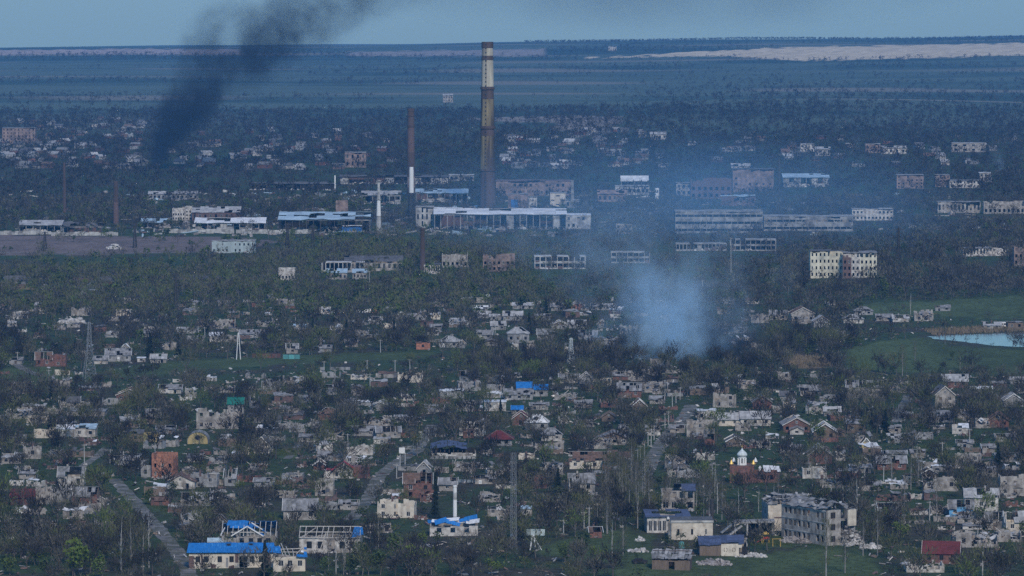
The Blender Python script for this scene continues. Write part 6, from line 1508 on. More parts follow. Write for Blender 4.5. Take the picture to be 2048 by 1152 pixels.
def caravan():
    g = P(2002, 655); s = SCL(g); T = thing('caravan', 'white caravan with dark windows on the bank above the pond', 'caravan', (g.x, g.y, float(hgt(g.x, g.y))), .1); claim(1990, 2014, 644, 655, 655)
    b = MB(); L = 2.6; prof = [(-L, .45), (L, .45), (L + .15, 1.2), (L - .1, 2.3), (L - .5, 2.6), (-L + .4, 2.6), (-L - .05, 2.2), (-L - .2, 1.2)]
    b.poly([(x, -1.1, z) for x, z in prof], 'trim_white'); b.poly([(x, 1.1, z) for x, z in prof][::-1], 'trim_white')
    for (x0, z0), (x1, z1) in zip(prof, prof[1:] + prof[:1]): b.poly([(x0, -1.1, z0), (x0, 1.1, z0), (x1, 1.1, z1), (x1, -1.1, z1)], 'trim_white')
    b.build("body", T)
    for x in (-1.5, .1, 1.5): q = MB(); q.box(x - .55, x + .55, -1.14, -1.105, 1.3, 2.05, 'glass_dark'); q.build("window", T)
    for x in (-.9, .9):
        for y in (-1, 1): q = MB(); q.tube((x, y - .1, .38), (x, y + .1, .38), .38, .38, 10, 'steel_dark'); q.build("wheel", T)
caravan()
def play_tower(x, yb, label, mats_):
    g = P(x, yb); T = thing('play_tower', label, 'playground tower', (g.x, g.y, float(hgt(g.x, g.y))), .2); claim(x - 10, x + 10, yb - 18, yb, yb)
    for dx in (-.8, .8):
        for dy in (-.8, .8): q = MB(); q.beam((dx, dy, -.3), (dx, dy, 2.6), .16, .16, mats_[0]); q.build("post", T)
    q = MB(); q.box(-.9, .9, -.9, .9, 1.1, 1.25, 'boards'); q.build("deck", T)
    q = MB(); q.poly([(-1.1, -1.1, 2.6), (1.1, -1.1, 2.6), (0, 0, 3.5)], mats_[1]); q.poly([(1.1, -1.1, 2.6), (1.1, 1.1, 2.6), (0, 0, 3.5)], mats_[1]); q.poly([(1.1, 1.1, 2.6), (-1.1, 1.1, 2.6), (0, 0, 3.5)], mats_[1]); q.poly([(-1.1, 1.1, 2.6), (-1.1, -1.1, 2.6), (0, 0, 3.5)], mats_[1]); q.build("roof", T)
    q = MB(); q.rbox((-1.9, 0, .65), (2.4, .6, .1), (0, -.5, 0), mats_[2]); q.build("slide", T)
    q = MB(); q.box(-.85, .85, -.92, -.86, 1.26, 1.9, mats_[2]); q.build("railing", T)
play_tower(1531, 1086, 'yellow roofed playground tower with red panels before the pavilion', ['toy_yellow', 'toy_yellow', 'toy_red'])
def swing(x, yb, label):
    g = P(x, yb); T = thing('swing_frame', label, 'swing', (g.x, g.y, float(hgt(g.x, g.y))), .1); claim(x - 8, x + 8, yb - 14, yb, yb)
    for dx in (-1.1, 1.1):
        for dy in (-.6, .6): q = MB(); q.beam((dx, dy, -.3), (dx, 0, 2.2), .12, .12, 'toy_yellow'); q.build("leg", T)
    q = MB(); q.beam((-1.3, 0, 2.2), (1.3, 0, 2.2), .14, .14, 'toy_yellow'); q.build("bar", T)
swing(1516, 1087, 'yellow swing frame on grass beside the playground tower'); swing(1553, 1093, 'thin yellow climbing frame on grass, out from the playground tower')
# sheet fences and low walls
def sheet_fence(x0, x1, y, hpx, m, label, cat="fence", y1=None, n=None):
    a = P(x0, y); b = P(x1, y1 or y); s = SCL(a); n = n or max(3, int((x1 - x0) / 9)); hh = hpx / s
    T = thing('sheet_fence', label, cat, (a.x, a.y, float(hgt(a.x, a.y))), 0); d = b - a; rr = random.Random(int(x0) + int(y))
    for i in range(n):
        if rr.random() < .1: continue
        q = MB(); p0 = d * (i / n + .01); p1 = d * ((i + 1) / n - .01); z0 = float(hgt(a.x + p0.x, a.y + p0.y)) - a.z; q.beam((p0.x, p0.y, z0 + hh / 2), (p1.x, p1.y, z0 + hh / 2 + rr.uniform(-.1, .1)), .08, hh, m, rr.random()); q.build("panel", T)
    for i in range(0, n + 1, 2): q = MB(); p0 = d * (i / n); q.beam((p0.x, p0.y + .1, -.5), (p0.x, p0.y + .1, hh), .12, .12, 'steel'); q.build("post", T)
    claim(x0, x1, y - hpx, y, y)
sheet_fence(1042, 1090, 1071, 13, 'plaster_teal', 'pale teal sheet fence behind the front meadow')
sheet_fence(494, 562, 716, 9, 'brick_red', 'low red brick wall along the green strip')
sheet_fence(566, 600, 718, 9, 'sheet_teal', 'green gates continuing the low red wall')
sheet_fence(712, 742, 625, 7, 'trim_white', 'short white fence in the wood above the middle houses')
sheet_fence(1750, 1860, 1046, 5, 'slate', 'long low grey wire fence beyond the school meadow')
sheet_fence(135, 211, 831, 9, 'slate_pale', 'long pale panel fence in the near village gardens')
sheet_fence(640, 700, 740, 6, 'slate', 'low grey fence below the green strip')
sheet_fence(860, 952, 918, 6, 'plaster_grey', 'grey low wall before the burnt long barn')
sheet_fence(905, 990, 965, 6, 'steel_pale', 'pale metal sheet fence among gardens beyond the boiler stack')
sheet_fence(320, 360, 1010, 5, 'slate', 'low fence beside the dirt road bend')
sheet_fence(760, 800, 985, 6, 'boards', 'dark board fence beside the village road')
sheet_fence(1395, 1440, 1026, 6, 'slate_dark', 'dark fence behind the cream boiler house')
sheet_fence(1150, 1210, 930, 5, 'slate_pale', 'pale fence in gardens below the long cream-walled house')
sheet_fence(1880, 1960, 900, 5, 'slate', 'grey fence among the far gardens of the village edge')
def wreck_car(x, yb, label, m):
    g = P(x, yb); s = SCL(g); T = thing('car_wreck', label, 'car wreck', (g.x, g.y, float(hgt(g.x, g.y))), .2); claim(x - 12, x + 12, yb - 9, yb, yb); FOOT.append((g.x, g.y, 2.5))
    b = MB(); pr = [(-2.1, .35), (2.1, .35), (2.1, .85), (1.2, .95), (.7, 1.4), (-1.0, 1.42), (-1.7, .95), (-2.1, .9)]
    b.poly([(x_, -.8, z) for x_, z in pr], m); b.poly([(x_, .8, z) for x_, z in pr][::-1], m)
    for (x0, z0), (x1, z1) in zip(pr, pr[1:] + pr[:1]): b.poly([(x0, -.8, z0), (x0, .8, z0), (x1, .8, z1), (x1, -.8, z1)], m)
    b.build("body", T)
    q = MB(); q.box(-1.0, .7, -.83, -.805, .95, 1.32, 'soot'); q.build("window", T)
    for wx in (-1.3, 1.3):
        for wy in (-.8, .8): q = MB(); q.tube((wx, wy - .1, .32), (wx, wy + .1, .32), .32, .32, 10, 'steel_dark'); q.build("wheel", T)
wreck_car(1279, 1127, 'burnt black car wreck on grass beside the slate shed', 'soot')
def crane():
    g = P(1395, 1094); T = thing('barrel', 'teal steel barrel tank between the boiler house and slate shed', 'barrel', (g.x, g.y, float(hgt(g.x, g.y))), 0); claim(1355, 1372, 1082, 1094, 1094)
    q = MB(); q.lathe([(.8, -.2), (.8, 1.6), (.5, 1.8)], 12, 'sheet_teal'); o = q.build("tank", T); q = MB(); q.box(-.2, .2, -.84, -.8, .2, .9, 'steel'); q.build("valve_plate", T); T.location = P(1363, 1096)
crane()
# ------------------------------------------------------------------ trees
RNG = np.random.default_rng(11)
def tri_prism(a, b, r0, r1, n, V, T, part, pid):
    a = np.array(a, float); b = np.array(b, float); d = b - a; d /= np.linalg.norm(d) + 1e-9
    up = np.array([0, 0, 1.0]) if abs(d[2]) < .9 else np.array([0, 1.0, 0])
    u = np.cross(d, up); u /= np.linalg.norm(u); w = np.cross(u, d)
    o = len(V)
    for p, r in ((a, r0), (b, r1)):
        for k in range(n):
            q = 2 * math.pi * k / n
            V.append(p + (u * math.cos(q) + w * math.sin(q)) * r)
    for k in range(n):
        k2 = (k + 1) % n
        T.append((o + k, o + k2, o + n + k2)); T.append((o + k, o + n + k2, o + n + k)); part.extend([pid, pid])
def twigs(base, dirs, L, Wd, V, T, part, rng, shape='twig'):
    n = len(base)
    rnd = rng.normal(size=(n, 3)); s = np.cross(dirs, rnd); s /= np.linalg.norm(s, axis=1)[:, None] + 1e-9
    o = len(V)
    a = base - s * Wd[:, None] / 2; b = base + s * Wd[:, None] / 2; c = base + dirs * L[:, None]
    for i in range(n):
        V.extend((a[i], b[i], c[i])); T.append((o + 3 * i, o + 3 * i + 1, o + 3 * i + 2)); part.append(1)
def unit(v): return v / (np.linalg.norm(v, axis=-1, keepdims=True) + 1e-9)
def tree_proto(kind, n, seed, wscale=1.0):
    rng = np.random.default_rng(seed); V, T, part = [], [], []
    if kind in ('bare', 'leafy', 'shrub'):
        if kind == 'shrub':
            h, R_, zc, rz = 2.0, 1.5, .9, 1.0
        else:
            h, R_ = 6.0, rng.uniform(2.3, 3.1); zc, rz = 3.5, 2.5
        if kind != 'shrub' and n > 40:
            lean = rng.normal(0, .15, 2)
            tp = (lean[0], lean[1], rng.uniform(1.2, 2.0)); tri_prism((0, 0, -.4), tp, .17, .12, 4, V, T, part, 0)
            for k in range(5 if n > 100 else 3):
                q = 2 * math.pi * (k + rng.random()) / 5; e = (R_ * .6 * math.cos(q), R_ * .6 * math.sin(q), zc + rng.uniform(0, rz * .7)); tri_prism(tp, e, .09, .03, 3, V, T, part, 0)
        elif kind != 'shrub':
            tri_prism((0, 0, -.4), (0, 0, 2.5), .22, .12, 3, V, T, part, 0)
        # lobes make the outline uneven
        nl = 5
        lob = unit(rng.normal(size=(nl, 3))) * np.array([R_ * .5, R_ * .5, rz * .45]) + np.array([0, 0, zc]); lr = rng.uniform(.45, .75, nl)
        pick = rng.integers(0, nl, n)
        p = unit(rng.normal(size=(n, 3))) * (rng.random(n) ** .45)[:, None]
        base = lob[pick] + p * lr[pick][:, None] * np.array([R_, R_, rz])
        base[:, 2] = np.maximum(base[:, 2], .15 if kind == 'shrub' else .7)
        out = unit(base - np.array([0, 0, zc - rz * .6]))
        if kind == 'leafy':
            d = unit(rng.normal(size=(n, 3))); L = rng.uniform(.35, .7, n) * wscale; Wd = rng.uniform(.35, .6, n) * wscale
        else:
            d = unit(out * .8 + np.array([0, 0, .45]) + rng.normal(size=(n, 3)) * .45); L = rng.uniform(.6, 1.5, n) * (h / 6) ** .5; Wd = rng.uniform(.07, .15, n) * wscale
        twigs(base, d, L, Wd, V, T, part, rng)
    elif kind in ('poplar', 'birch'):
        h = 12.0; tri_prism((0, 0, -.4), (0, 0, 5.5), .17, .12, 5, V, T, part, 0); tri_prism((0, 0, 5.5), (rng.normal(0, .3), rng.normal(0, .3), h), .12, .02, 4, V, T, part, 0)
        for k in range(9):
            z = rng.uniform(2.5, 9); q = rng.uniform(0, 6.3); L_ = rng.uniform(1.2, 2.6) * (1.1 - z / 14); tri_prism((0, 0, z), (L_ * .55 * math.cos(q), L_ * .55 * math.sin(q), z + L_ * 1.2), .07, .02, 3, V, T, part, 0)
        z = rng.uniform(2.5, h, n); rad = (1.5 if kind == 'poplar' else 1.9) * np.sqrt(np.clip(1 - ((z - 6.5) / 6.2) ** 2, .02, 1)); q = rng.uniform(0, 6.3, n); rr_ = rad * np.sqrt(rng.random(n))
        base = np.stack([rr_ * np.cos(q), rr_ * np.sin(q), z], 1); d = unit(np.stack([np.cos(q) * .35, np.sin(q) * .35, np.ones(n)], 1) + rng.normal(size=(n, 3)) * .3)
        twigs(base, d, rng.uniform(.6, 1.5, n), rng.uniform(.04, .09, n) * wscale, V, T, part, rng)
    elif kind == 'conifer':
        h = 8.0; tri_prism((0, 0, -.4), (0, 0, h), .16, .03, 4, V, T, part, 0)
        f = rng.random(n) ** 1.4; z = .6 + f * (h - .6); q = rng.uniform(0, 6.3, n); lay = .82 + .18 * np.sin(z * 5)
        R_ = 2.0 * (1 - (z - .6) / (h - .4)) ** .85 * lay * rng.uniform(.6, 1.08, n)
        tip = np.stack([R_ * np.cos(q), R_ * np.sin(q), z - .35 * R_], 1); base = np.stack([R_ * .25 * np.cos(q), R_ * .25 * np.sin(q), z + .15], 1)
        d = unit(tip - base); twigs(base, d, np.linalg.norm(tip - base, axis=1) + .2, rng.uniform(.4, .75, n) * wscale, V, T, part, rng)
    return np.array(V, np.float32), np.array(T, np.int32), np.array(part, np.int32)
def proto_meshes(kind, P_, tint, bark, leaf):
    V, T, part = P_; res = []
    for pid, nm, mm in ((0, 'trunk', bark), (1, 'crown', leaf)):
        k = part == pid; t = T[k]; u, inv = np.unique(t, return_inverse=True)
        rng = np.random.default_rng(len(V)); tn = np.clip(tint + rng.normal(0, .05, len(t)), 0, 1)
        res.append(np_mesh(nm, V[u], inv.reshape(-1, 3), np.zeros(len(t), int), tn, [mm]))
    return res
def stuff_trees(name, label, protos, pid, X, Y, Z, S, A, TI, mats, zs=None, seed=3):
    rng = np.random.default_rng(seed)
    Vs, Ts, Ms, Tn = [], [], [], []; off = 0
    for k, (V, T, part) in enumerate(protos):
        idx = np.where(pid == k)[0]
        if not len(idx): continue
        c, s = np.cos(A[idx]), np.sin(A[idx]); sc = S[idx]
        zk = sc if zs is None else sc * zs[idx]
        x = (V[None, :, 0] * c[:, None] - V[None, :, 1] * s[:, None]) * sc[:, None] + X[idx][:, None]
        y = (V[None, :, 0] * s[:, None] + V[None, :, 1] * c[:, None]) * sc[:, None] + Y[idx][:, None]
        z = V[None, :, 2] * zk[:, None] + Z[idx][:, None]
        nv = len(V); m = len(idx)
        Vs.append(np.stack([x, y, z], -1).reshape(-1, 3)); Ts.append((T[None] + (np.arange(m) * nv)[:, None, None] + off).reshape(-1, 3)); off += nv * m
        Ms.append(np.tile(part, m)); Tn.append(np.clip(np.repeat(TI[idx], len(T)) + rng.normal(0, .06, m * len(T)), 0, 1))
    o = obj(name, np_mesh(name, np.concatenate(Vs), np.concatenate(Ts), np.concatenate(Ms), np.concatenate(Tn), mats))
    tag(o, label, 'trees', None, 'stuff'); return o
FX = np.array([f[0] for f in FOOT]); FY = np.array([f[1] for f in FOOT]); FR = np.array([f[2] for f in FOOT])
def clear_of(x, y, extra=0.0):
    ok = np.ones(len(x), bool)
    for i in range(0, len(x), 2000):
        d = np.hypot(x[i:i + 2000, None] - FX[None], y[i:i + 2000, None] - FY[None]) - FR[None]
        ok[i:i + 2000] = d.min(1) > extra
    return ok
def covers(px, py, hpx, wpx, lim=.15):
    """share of the tree's crown that would stand in front of something further off"""
    hit = np.zeros(len(px)); n = 0
    for fx in (-.5, -.17, .17, .5):
        for fy in (.2, .4, .6, .8, 1.0):
            xi = np.clip((px + fx * wpx), 0, 2047).astype(int); yi = np.clip(py - fy * hpx, 0, 1151).astype(int)
            m = MASK[yi, xi]; hit += (m > 0) & (m < py - .5); n += 1
    return hit / n
def in_any(px, py, polys):
    r = np.zeros(len(px), bool)
    for q in polys: r |= inpoly(px, py, q)
    return r
OPEN = MEADOWS + [PALE[6][0], [(1850, 662), (2060, 655), (2060, 694), (1850, 690)]]
def sample(n, y0, y1, dens, seed, hmean=6.0, wide=.142, hs=(.55, 1.15), keep_front=.05, lim=.12):
    rng = np.random.default_rng(seed)
    y = np.sqrt(rng.uniform(y0 ** 2, y1 ** 2, n)); x = y * rng.uniform(-wide, wide, n); z = hgt(x, y)
    px, py, d = proj(x, y, z); s = rng.uniform(*hs, n)
    p = dens(px, py, x, y, rng)
    ok = rng.random(n) < p
    ok &= ~(in_any(px, py, OPEN) & (rng.random(n) > np.where((px > 1600) & (py < 760), .10, .035)))
    ok &= clear_of(x, y, .6)
    sc = FPX / d
    c = covers(px, py, hmean * s * sc, 4.6 * s * sc)
    ok &= (c < lim) | (rng.random(n) < keep_front)
    return [v[ok] for v in (x, y, z, s, px, py, d)] + [rng]

# -- near gardens
def dA(px, py, x, y, rng):
    nn = vnoise(x / 26, y / 60, 3)
    return np.clip(.45 + 1.5 * (nn - .35), .14, 1)
NP = [tree_proto('bare', 170, 100 + k, 1.6) for k in range(12)]
x, y, z, s, px, py, d, rng = sample(8900, 1195, 2010, dA, 1, hs=(.6, 1.75), keep_front=.20, lim=.2)
nt_ = len(x)
tint = np.clip(rng.beta(1.3, 1.6, nt_) * .92 + .25 * (vnoise(x / 40, y / 90, 9) - .5) + (rng.random(nt_) < .05) * .35, 0, 1)
pid = rng.integers(0, 12, nt_); ang = rng.uniform(0, 6.3, nt_)
inview = (px > 5) & (px < 2043) & (py - 5 * FPX / d < 1150)
score = np.where(inview, s / d, 0)
order = np.argsort(-score); ind = np.zeros(nt_, bool); ind[order[:290]] = True
meshes = {}
for i in np.where(ind)[0]:
    tq = round(float(tint[i]) * 4) / 4
    key = (int(pid[i]), tq)
    if key not in meshes: meshes[key] = proto_meshes('bare', NP[pid[i]], tq, 'bark', 'twig')
    hue = 'olive-green budding' if tq >= .75 else ('grey-brown bare' if tq >= .25 else 'dark bare')
    wh = near_land(px[i], py[i]); big_ = 'tall ' if s[i] > 1.4 else ('low ' if s[i] < 1.0 else '')
    T = thing('garden_tree', f"{big_}{hue} garden tree {wh}", 'tree', (x[i], y[i], z[i]), float(ang[i]), f"{big_}{hue} garden trees {wh}")
    T.scale = (float(s[i]),) * 3
    obj('trunk', meshes[key][0], T); obj('crown', meshes[key][1], T)
k = ~ind
stuff_trees('garden_trees', 'mass of bare garden trees among the ruined houses', NP, pid[k], x[k], y[k], z[k], s[k], ang[k], tint[k], ['bark', 'twig'], zs=rng.uniform(.75, 1.3, int(k.sum())))
print("near trees", nt_)
# shrubs and brush between them
def dS(px, py, x, y, rng): return np.where(in_any(px, py, MEADOWS), .3, .8)
SP_ = [tree_proto('shrub', 26, 300 + k, 2.4) for k in range(6)]
x, y, z, s, px, py, d, rng = sample(10500, 1195, 2300, dS, 2, hmean=2.2, hs=(.5, 1.4), keep_front=.5)
stuff_trees('undergrowth', 'low bare brush and weeds between the houses', SP_, rng.integers(0, 6, len(x)), x, y, z, s, rng.uniform(0, 6.3, len(x)), np.clip(rng.beta(2, 2, len(x)) * .9 + (rng.random(len(x)) < .15) * .3, 0, 1), ['bark', 'twig'])
# -- leafing green trees
LP = [tree_proto('leafy', 260, 400 + k, 1.0) for k in range(5)]
leaf_spots = [(150, 1152, 11), (205, 1158, 7), (95, 1158, 6), (350, 830 + 20, 5), (790, 1120, 8), (826, 1150, 9), (850, 1100, 6), (760, 1150, 7), (700, 1150, 6), (650, 1148, 5), (735, 792, 5), (755, 800, 5), (650, 800, 6), (1395, 1104, 5), (1030, 1075, 6), (985, 1150, 5), (1550, 770, 6), (300, 1010, 5), (345, 985, 4), (1770, 1060, 7), (1800, 1080, 6), (1740, 1075, 6), (1690, 1080, 5), (1160, 1110, 7), (1130, 1125, 6), (1195, 1130, 6), (1640, 880, 6), (1905, 720, 4), (1530, 736, 7), (1545, 740, 6), (70, 1130, 5), (20, 1150, 6)]
lm = [proto_meshes('leafy', p_, [1.0, .75, .5, .3, .6][i], 'bark', 'leaf') for i, p_ in enumerate(LP)]
for i, (a, b, h_) in enumerate(leaf_spots):
    p = P(a, min(b, 1165)); T = thing('leafing_tree', 'x', 'tree', p, i * 1.3, 'trees in young green leaf'); T.scale = (h_ / 6 * 1.05, h_ / 6 * 1.05, h_ / 6)
    m_ = lm[i % 5]; obj('trunk', m_[0], T); obj('crown', m_[1], T); later(T, 'round young green leafing tree', a, b)
# -- green bushes and small trees coming into leaf, all through the gardens and the wood
x, y, z, s, px, py, d, rng = sample(3500, 1195, 2010, lambda px, py, x, y, rng: np.clip(.1 + 1.6 * (vnoise(x / 50, y / 120, 21) - .4), .03, .8), 31, hmean=4.0, hs=(.35, .95), keep_front=.2, lim=.2)
GLP = [tree_proto('leafy', 100, 420 + k, 1.3) for k in range(4)]
stuff_trees('green_bushes', 'small trees and bushes in young leaf through the gardens', GLP, rng.integers(0, 4, len(x)), x, y, z, s, rng.uniform(0, 6.3, len(x)), rng.uniform(0, .6, len(x)), ['bark', 'leaf'])
x, y, z, s, px, py, d, rng = sample(7500, 2010, 3300, lambda px, py, x, y, rng: np.where((py < 640) & (px < 1150), .8, .2) * np.clip(2.2 * (vnoise(x / 60, y / 160, 22) - .3), .05, 1), 32, hmean=7, hs=(.6, 1.3), keep_front=.1, lim=.2)
GL2 = [tree_proto('leafy', 40, 440 + k, 2.2) for k in range(4)]
stuff_trees('green_wood', 'trees in young leaf through the valley wood', GL2, rng.integers(0, 4, len(x)), x, y, z, s, rng.uniform(0, 6.3, len(x)), rng.uniform(.1, .8, len(x)), ['bark', 'leaf'])
# -- conifers
CONI = [(100, 870, 45), (300, 715, 50), (357, 710, 40), (150, 706, 28), (102, 800, 32), (481, 873, 40), (302, 945, 36), (531, 867, 40), (871, 1036, 92), (1116, 992, 56), (1996, 934, 48), (1724, 858, 36), (1770, 866, 46), (1888, 812, 34), (530, 1156, 76), (412, 664, 34), (693, 680, 40), (626, 672, 36), (788, 666, 30), (1092, 637, 40), (1058, 668, 42), (1606, 573, 32), (1001, 846, 46), (51, 702, 18), (1485, 752, 40), (660, 690, 30), (1745, 850, 34)]
cm = [proto_meshes('conifer', tree_proto('conifer', 340, 500 + k), .3 + .2 * k, 'bark', 'needle') for k in range(3)]
for i, (a, b, hp) in enumerate(CONI):
    p = P(a, b); h_ = hp / SCL(p); T = thing('spruce', 'x', 'tree', p, i * .9, 'dark spruces among the houses'); wd = (.62 if a == 871 else (1.45 if a in (1724, 1770, 1745) else 1.0)); T.scale = (h_ / 8 * wd, h_ / 8 * wd, h_ / 8)
    m_ = cm[i % 3]; obj('trunk', m_[0], T); obj('crown', m_[1], T); later(T, 'dark column-shaped spruce' if a == 871 else ('broad dark conifer' if wd > 1.2 else 'dark pointed spruce'), a, b)
# -- tall bare poplars and birches
TALL = [(242, 1140, 110, 'b'), (298, 1136, 108, 'b'), (262, 1150, 120, 'p'), (286, 1150, 100, 'p'), (1224, 1118, 80, 'b'), (1288, 1016, 40, 'b'), (1422, 966, 55, 'b'), (1714, 1046, 95, 'b'), (1808, 1046, 100, 'p'), (1873, 1042, 82, 'p'), (1755, 1112, 92, 'p'), (1652, 1154, 115, 'p'), (1690, 1146, 95, 'p'), (1726, 1112, 85, 'p'), (1821, 629, 48, 'b'), (1573, 713, 50, 'b'), (1556, 716, 44, 'p'), (1613, 697, 44, 'p'), (1805, 752, 62, 'p'), (1524, 716, 46, 'p'), (690, 1146, 90, 'b'), (672, 1150, 84, 'b'), (505, 660, 40, 'p'), (413, 1060, 70, 'p'), (405, 1064, 60, 'p'), (1246, 1110, 76, 'p'), (1830, 722, 40, 'p'), (1920, 740, 36, 'p'), (2030, 690, 30, 'p'), (1890, 688, 26, 'p')]
rr = random.Random(55)
NT = len(TALL)
for _ in range(26): TALL.append((rr.uniform(1205, 1300), rr.uniform(965, 1075), rr.uniform(70, 105), 'p'))
for _ in range(34): TALL.append((rr.uniform(1320, 1560), rr.uniform(985, 1040), rr.uniform(48, 80), 'p' if rr.random() < .7 else 'b'))
for _ in range(10): TALL.append((rr.uniform(1560, 1840), rr.uniform(940, 990), rr.uniform(55, 80), 'p'))
for _ in range(8): TALL.append((rr.uniform(640, 760), rr.uniform(1090, 1150), rr.uniform(50, 80), 'p'))
pm = [proto_meshes('poplar', tree_proto('poplar', 380, 600 + k, 1.2), .4 + .12 * k, 'bark_grey', 'twig') for k in range(4)]; bm_ = [proto_meshes('birch', tree_proto('birch', 90, 650 + k), .35, 'bark_pale', 'twig') for k in range(3)]
for i, (a, b, hp, kd) in enumerate(TALL):
    p = P(a, min(b, 1165)); h_ = hp / SCL(p)
    if i > 30 and 1445 < a < 1556 and b > 962 and b - hp < 962: continue
    if not clear_of(np.array([p.x]), np.array([p.y]), -1.0)[0] and i > 30: continue
    T = thing('poplar' if kd == 'p' else 'birch', 'x', 'tree', p, i * 1.1, 'tall bare poplars and birches'); T.scale = (h_ / 12,) * 3
    m_ = (pm if kd == 'p' else bm_)[i % (4 if kd == 'p' else 3)]; obj('trunk', m_[0], T); obj('crown', m_[1], T); 
    if i < NT: later(T, 'tall slender bare poplar' if kd == 'p' else 'white-stemmed bare birch', a, b)
    else:
        where = 'at the foot of the pole-lined road' if a < 1305 else ('before the brick church' if a < 1562 else ('beyond the school ruins' if a > 1500 and b < 1000 else 'beside the roof skeleton wing'))
        T["label"] = ('slender bare poplar in the stand ' if kd == 'p' else 'white-stemmed birch in the stand ') + where; T["group"] = ('poplars ' if kd == 'p' else 'birches ') + where
# -- middle ground: woods and works
def dB(px, py, x, y, rng):
    base = np.full(len(px), .5)
    base = np.where((py > 595) & (py < 705) & (px < 1500), .50, base)
    base = np.where((py > 500) & (py < 640) & (px < 1060) & ~((py > 600) & (px > 350)), 1.0, base)
    base = np.where((py > 520) & (py < 600) & (px > 1560), 1.0, base)
    base = np.where((py < 500) & (py > 405), .55, base)
    base = np.where((py > 466) & (py < 512) & (px < 560), .12, base)
    return np.clip(base + .5 * (vnoise(x / 40, y / 110, 4) - .5), .05, 1)
MP = [tree_proto('bare', 46, 700 + k, 3.3) for k in range(10)]
x, y, z, s, px, py, d, rng = sample(20000, 2010, 3350, dB, 5, hmean=7.5, hs=(.8, 1.7), keep_front=.14, lim=.2)
tint = np.clip(rng.beta(2, 2.4, len(x)) * .6 + np.where((py < 640) & (py > 470) & (px < 1100), .48, .16) * rng.uniform(.3, 1.3, len(x)), 0, 1)
stuff_trees('valley_wood', 'bare and budding wood between the middle houses and the factory', MP, rng.integers(0, 10, len(x)), x, y, z, s, rng.uniform(0, 6.3, len(x)), tint, ['bark', 'twig'])
print("mid trees", len(x))
# -- far suburb and the slope's foot
def dC(px, py, x, y, rng): return np.clip(.62 + .6 * (vnoise(x / 70, y / 190, 6) - .5), .1, 1)
FP_ = [tree_proto('bare', 20, 800 + k, 6.2) for k in range(8)]
x, y, z, s, px, py, d, rng = sample(24000, 3350, 5600, dC, 6, hmean=8, hs=(1.0, 1.8), keep_front=.5, lim=.3)
stuff_trees('far_wood', 'far wood and garden trees around the hazy suburb', FP_, rng.integers(0, 8, len(x)), x, y, z, s, rng.uniform(0, 6.3, len(x)), np.clip(rng.beta(2, 2.4, len(x)) * .5, 0, 1), ['bark', 'twig'])
print("far trees", len(x))
# -- belts on the far slope
GP_ = [tree_proto('bare', 14, 850 + k, 9.0) for k in range(6)]
rng = np.random.default_rng(8); n = 20000
y = np.sqrt(rng.uniform(5400 ** 2, 9900 ** 2, n)); y[18300:] = rng.uniform(9600, 9900, 1700); x = y * rng.uniform(-.143, .143, n); z = hgt(x, y); px, py, d = proj(x, y, z)
ridge = (y > 9600) & (rng.random(n) < .95) & (px > 1050)
dark = (np.exp(-((px - 1560) / 230) ** 2 - ((py - 195) / 38) ** 2) > rng.random(n)) | (np.exp(-((px - 150) / 230) ** 2 - ((py - 207) / 9) ** 2) > rng.random(n))
ok = ((np.clip((bands(x, y) - .53) * 14, 0, .9) > rng.random(n)) & (y < 9350) | ridge | dark) & ~in_any(px, py, [q[0] for q in PALE[:5]])
ridge = ridge[ok]; x, y, z = x[ok], y[ok], z[ok]; s = np.where(ridge, rng.uniform(.8, 1.15, len(x)), rng.uniform(.8, 1.5, len(x)))
stuff_trees('forest_belts', 'dark forest belts across the far blue slope', GP_, rng.integers(0, 6, len(x)), x, y, z, s, rng.uniform(0, 6.3, len(x)), rng.uniform(0, .45, len(x)), ['bark', 'twig'])
print("belt trees", len(x))
# -- broken planks, sheets and blocks strewn through the gardens
rr = random.Random(99); db = MB(9)
for _ in range(4200):
    y_ = math.sqrt(rr.uniform(1200 ** 2, 2150 ** 2)); x_ = y_ * rr.uniform(-.118, .118)
    px_, py_, d_ = proj(x_, y_, 0.0)
    if in_any(np.array([float(px_)]), np.array([float(py_)]), OPEN)[0] and rr.random() < .96: continue
    if py_ < 735 and rr.random() < .6: continue
    z_ = float(hgt(x_, y_)); m_ = rr.choice(['rubble', 'rubble', 'rubble_pale', 'slate_pale', 'timber_pale', 'boards', 'brick_brown'])
    if rr.random() < .5: db.rbox((x_, y_, z_ + .2), (rr.uniform(.8, 3.2), rr.uniform(.15, .4), rr.uniform(.1, .3)), (rr.uniform(-.3, .3), rr.uniform(-.4, .4), rr.uniform(0, 3)), m_, rr.random())
    else: db.rbox((x_, y_, z_ + .25), (rr.uniform(.5, 1.8), rr.uniform(.4, 1.3), rr.uniform(.1, .7)), (rr.uniform(-.5, .5), rr.uniform(-.5, .5), rr.uniform(0, 3)), m_, rr.random())
tag(db.build('debris'), 'broken planks, sheets and blocks strewn through the gardens', 'debris', None, 'stuff')
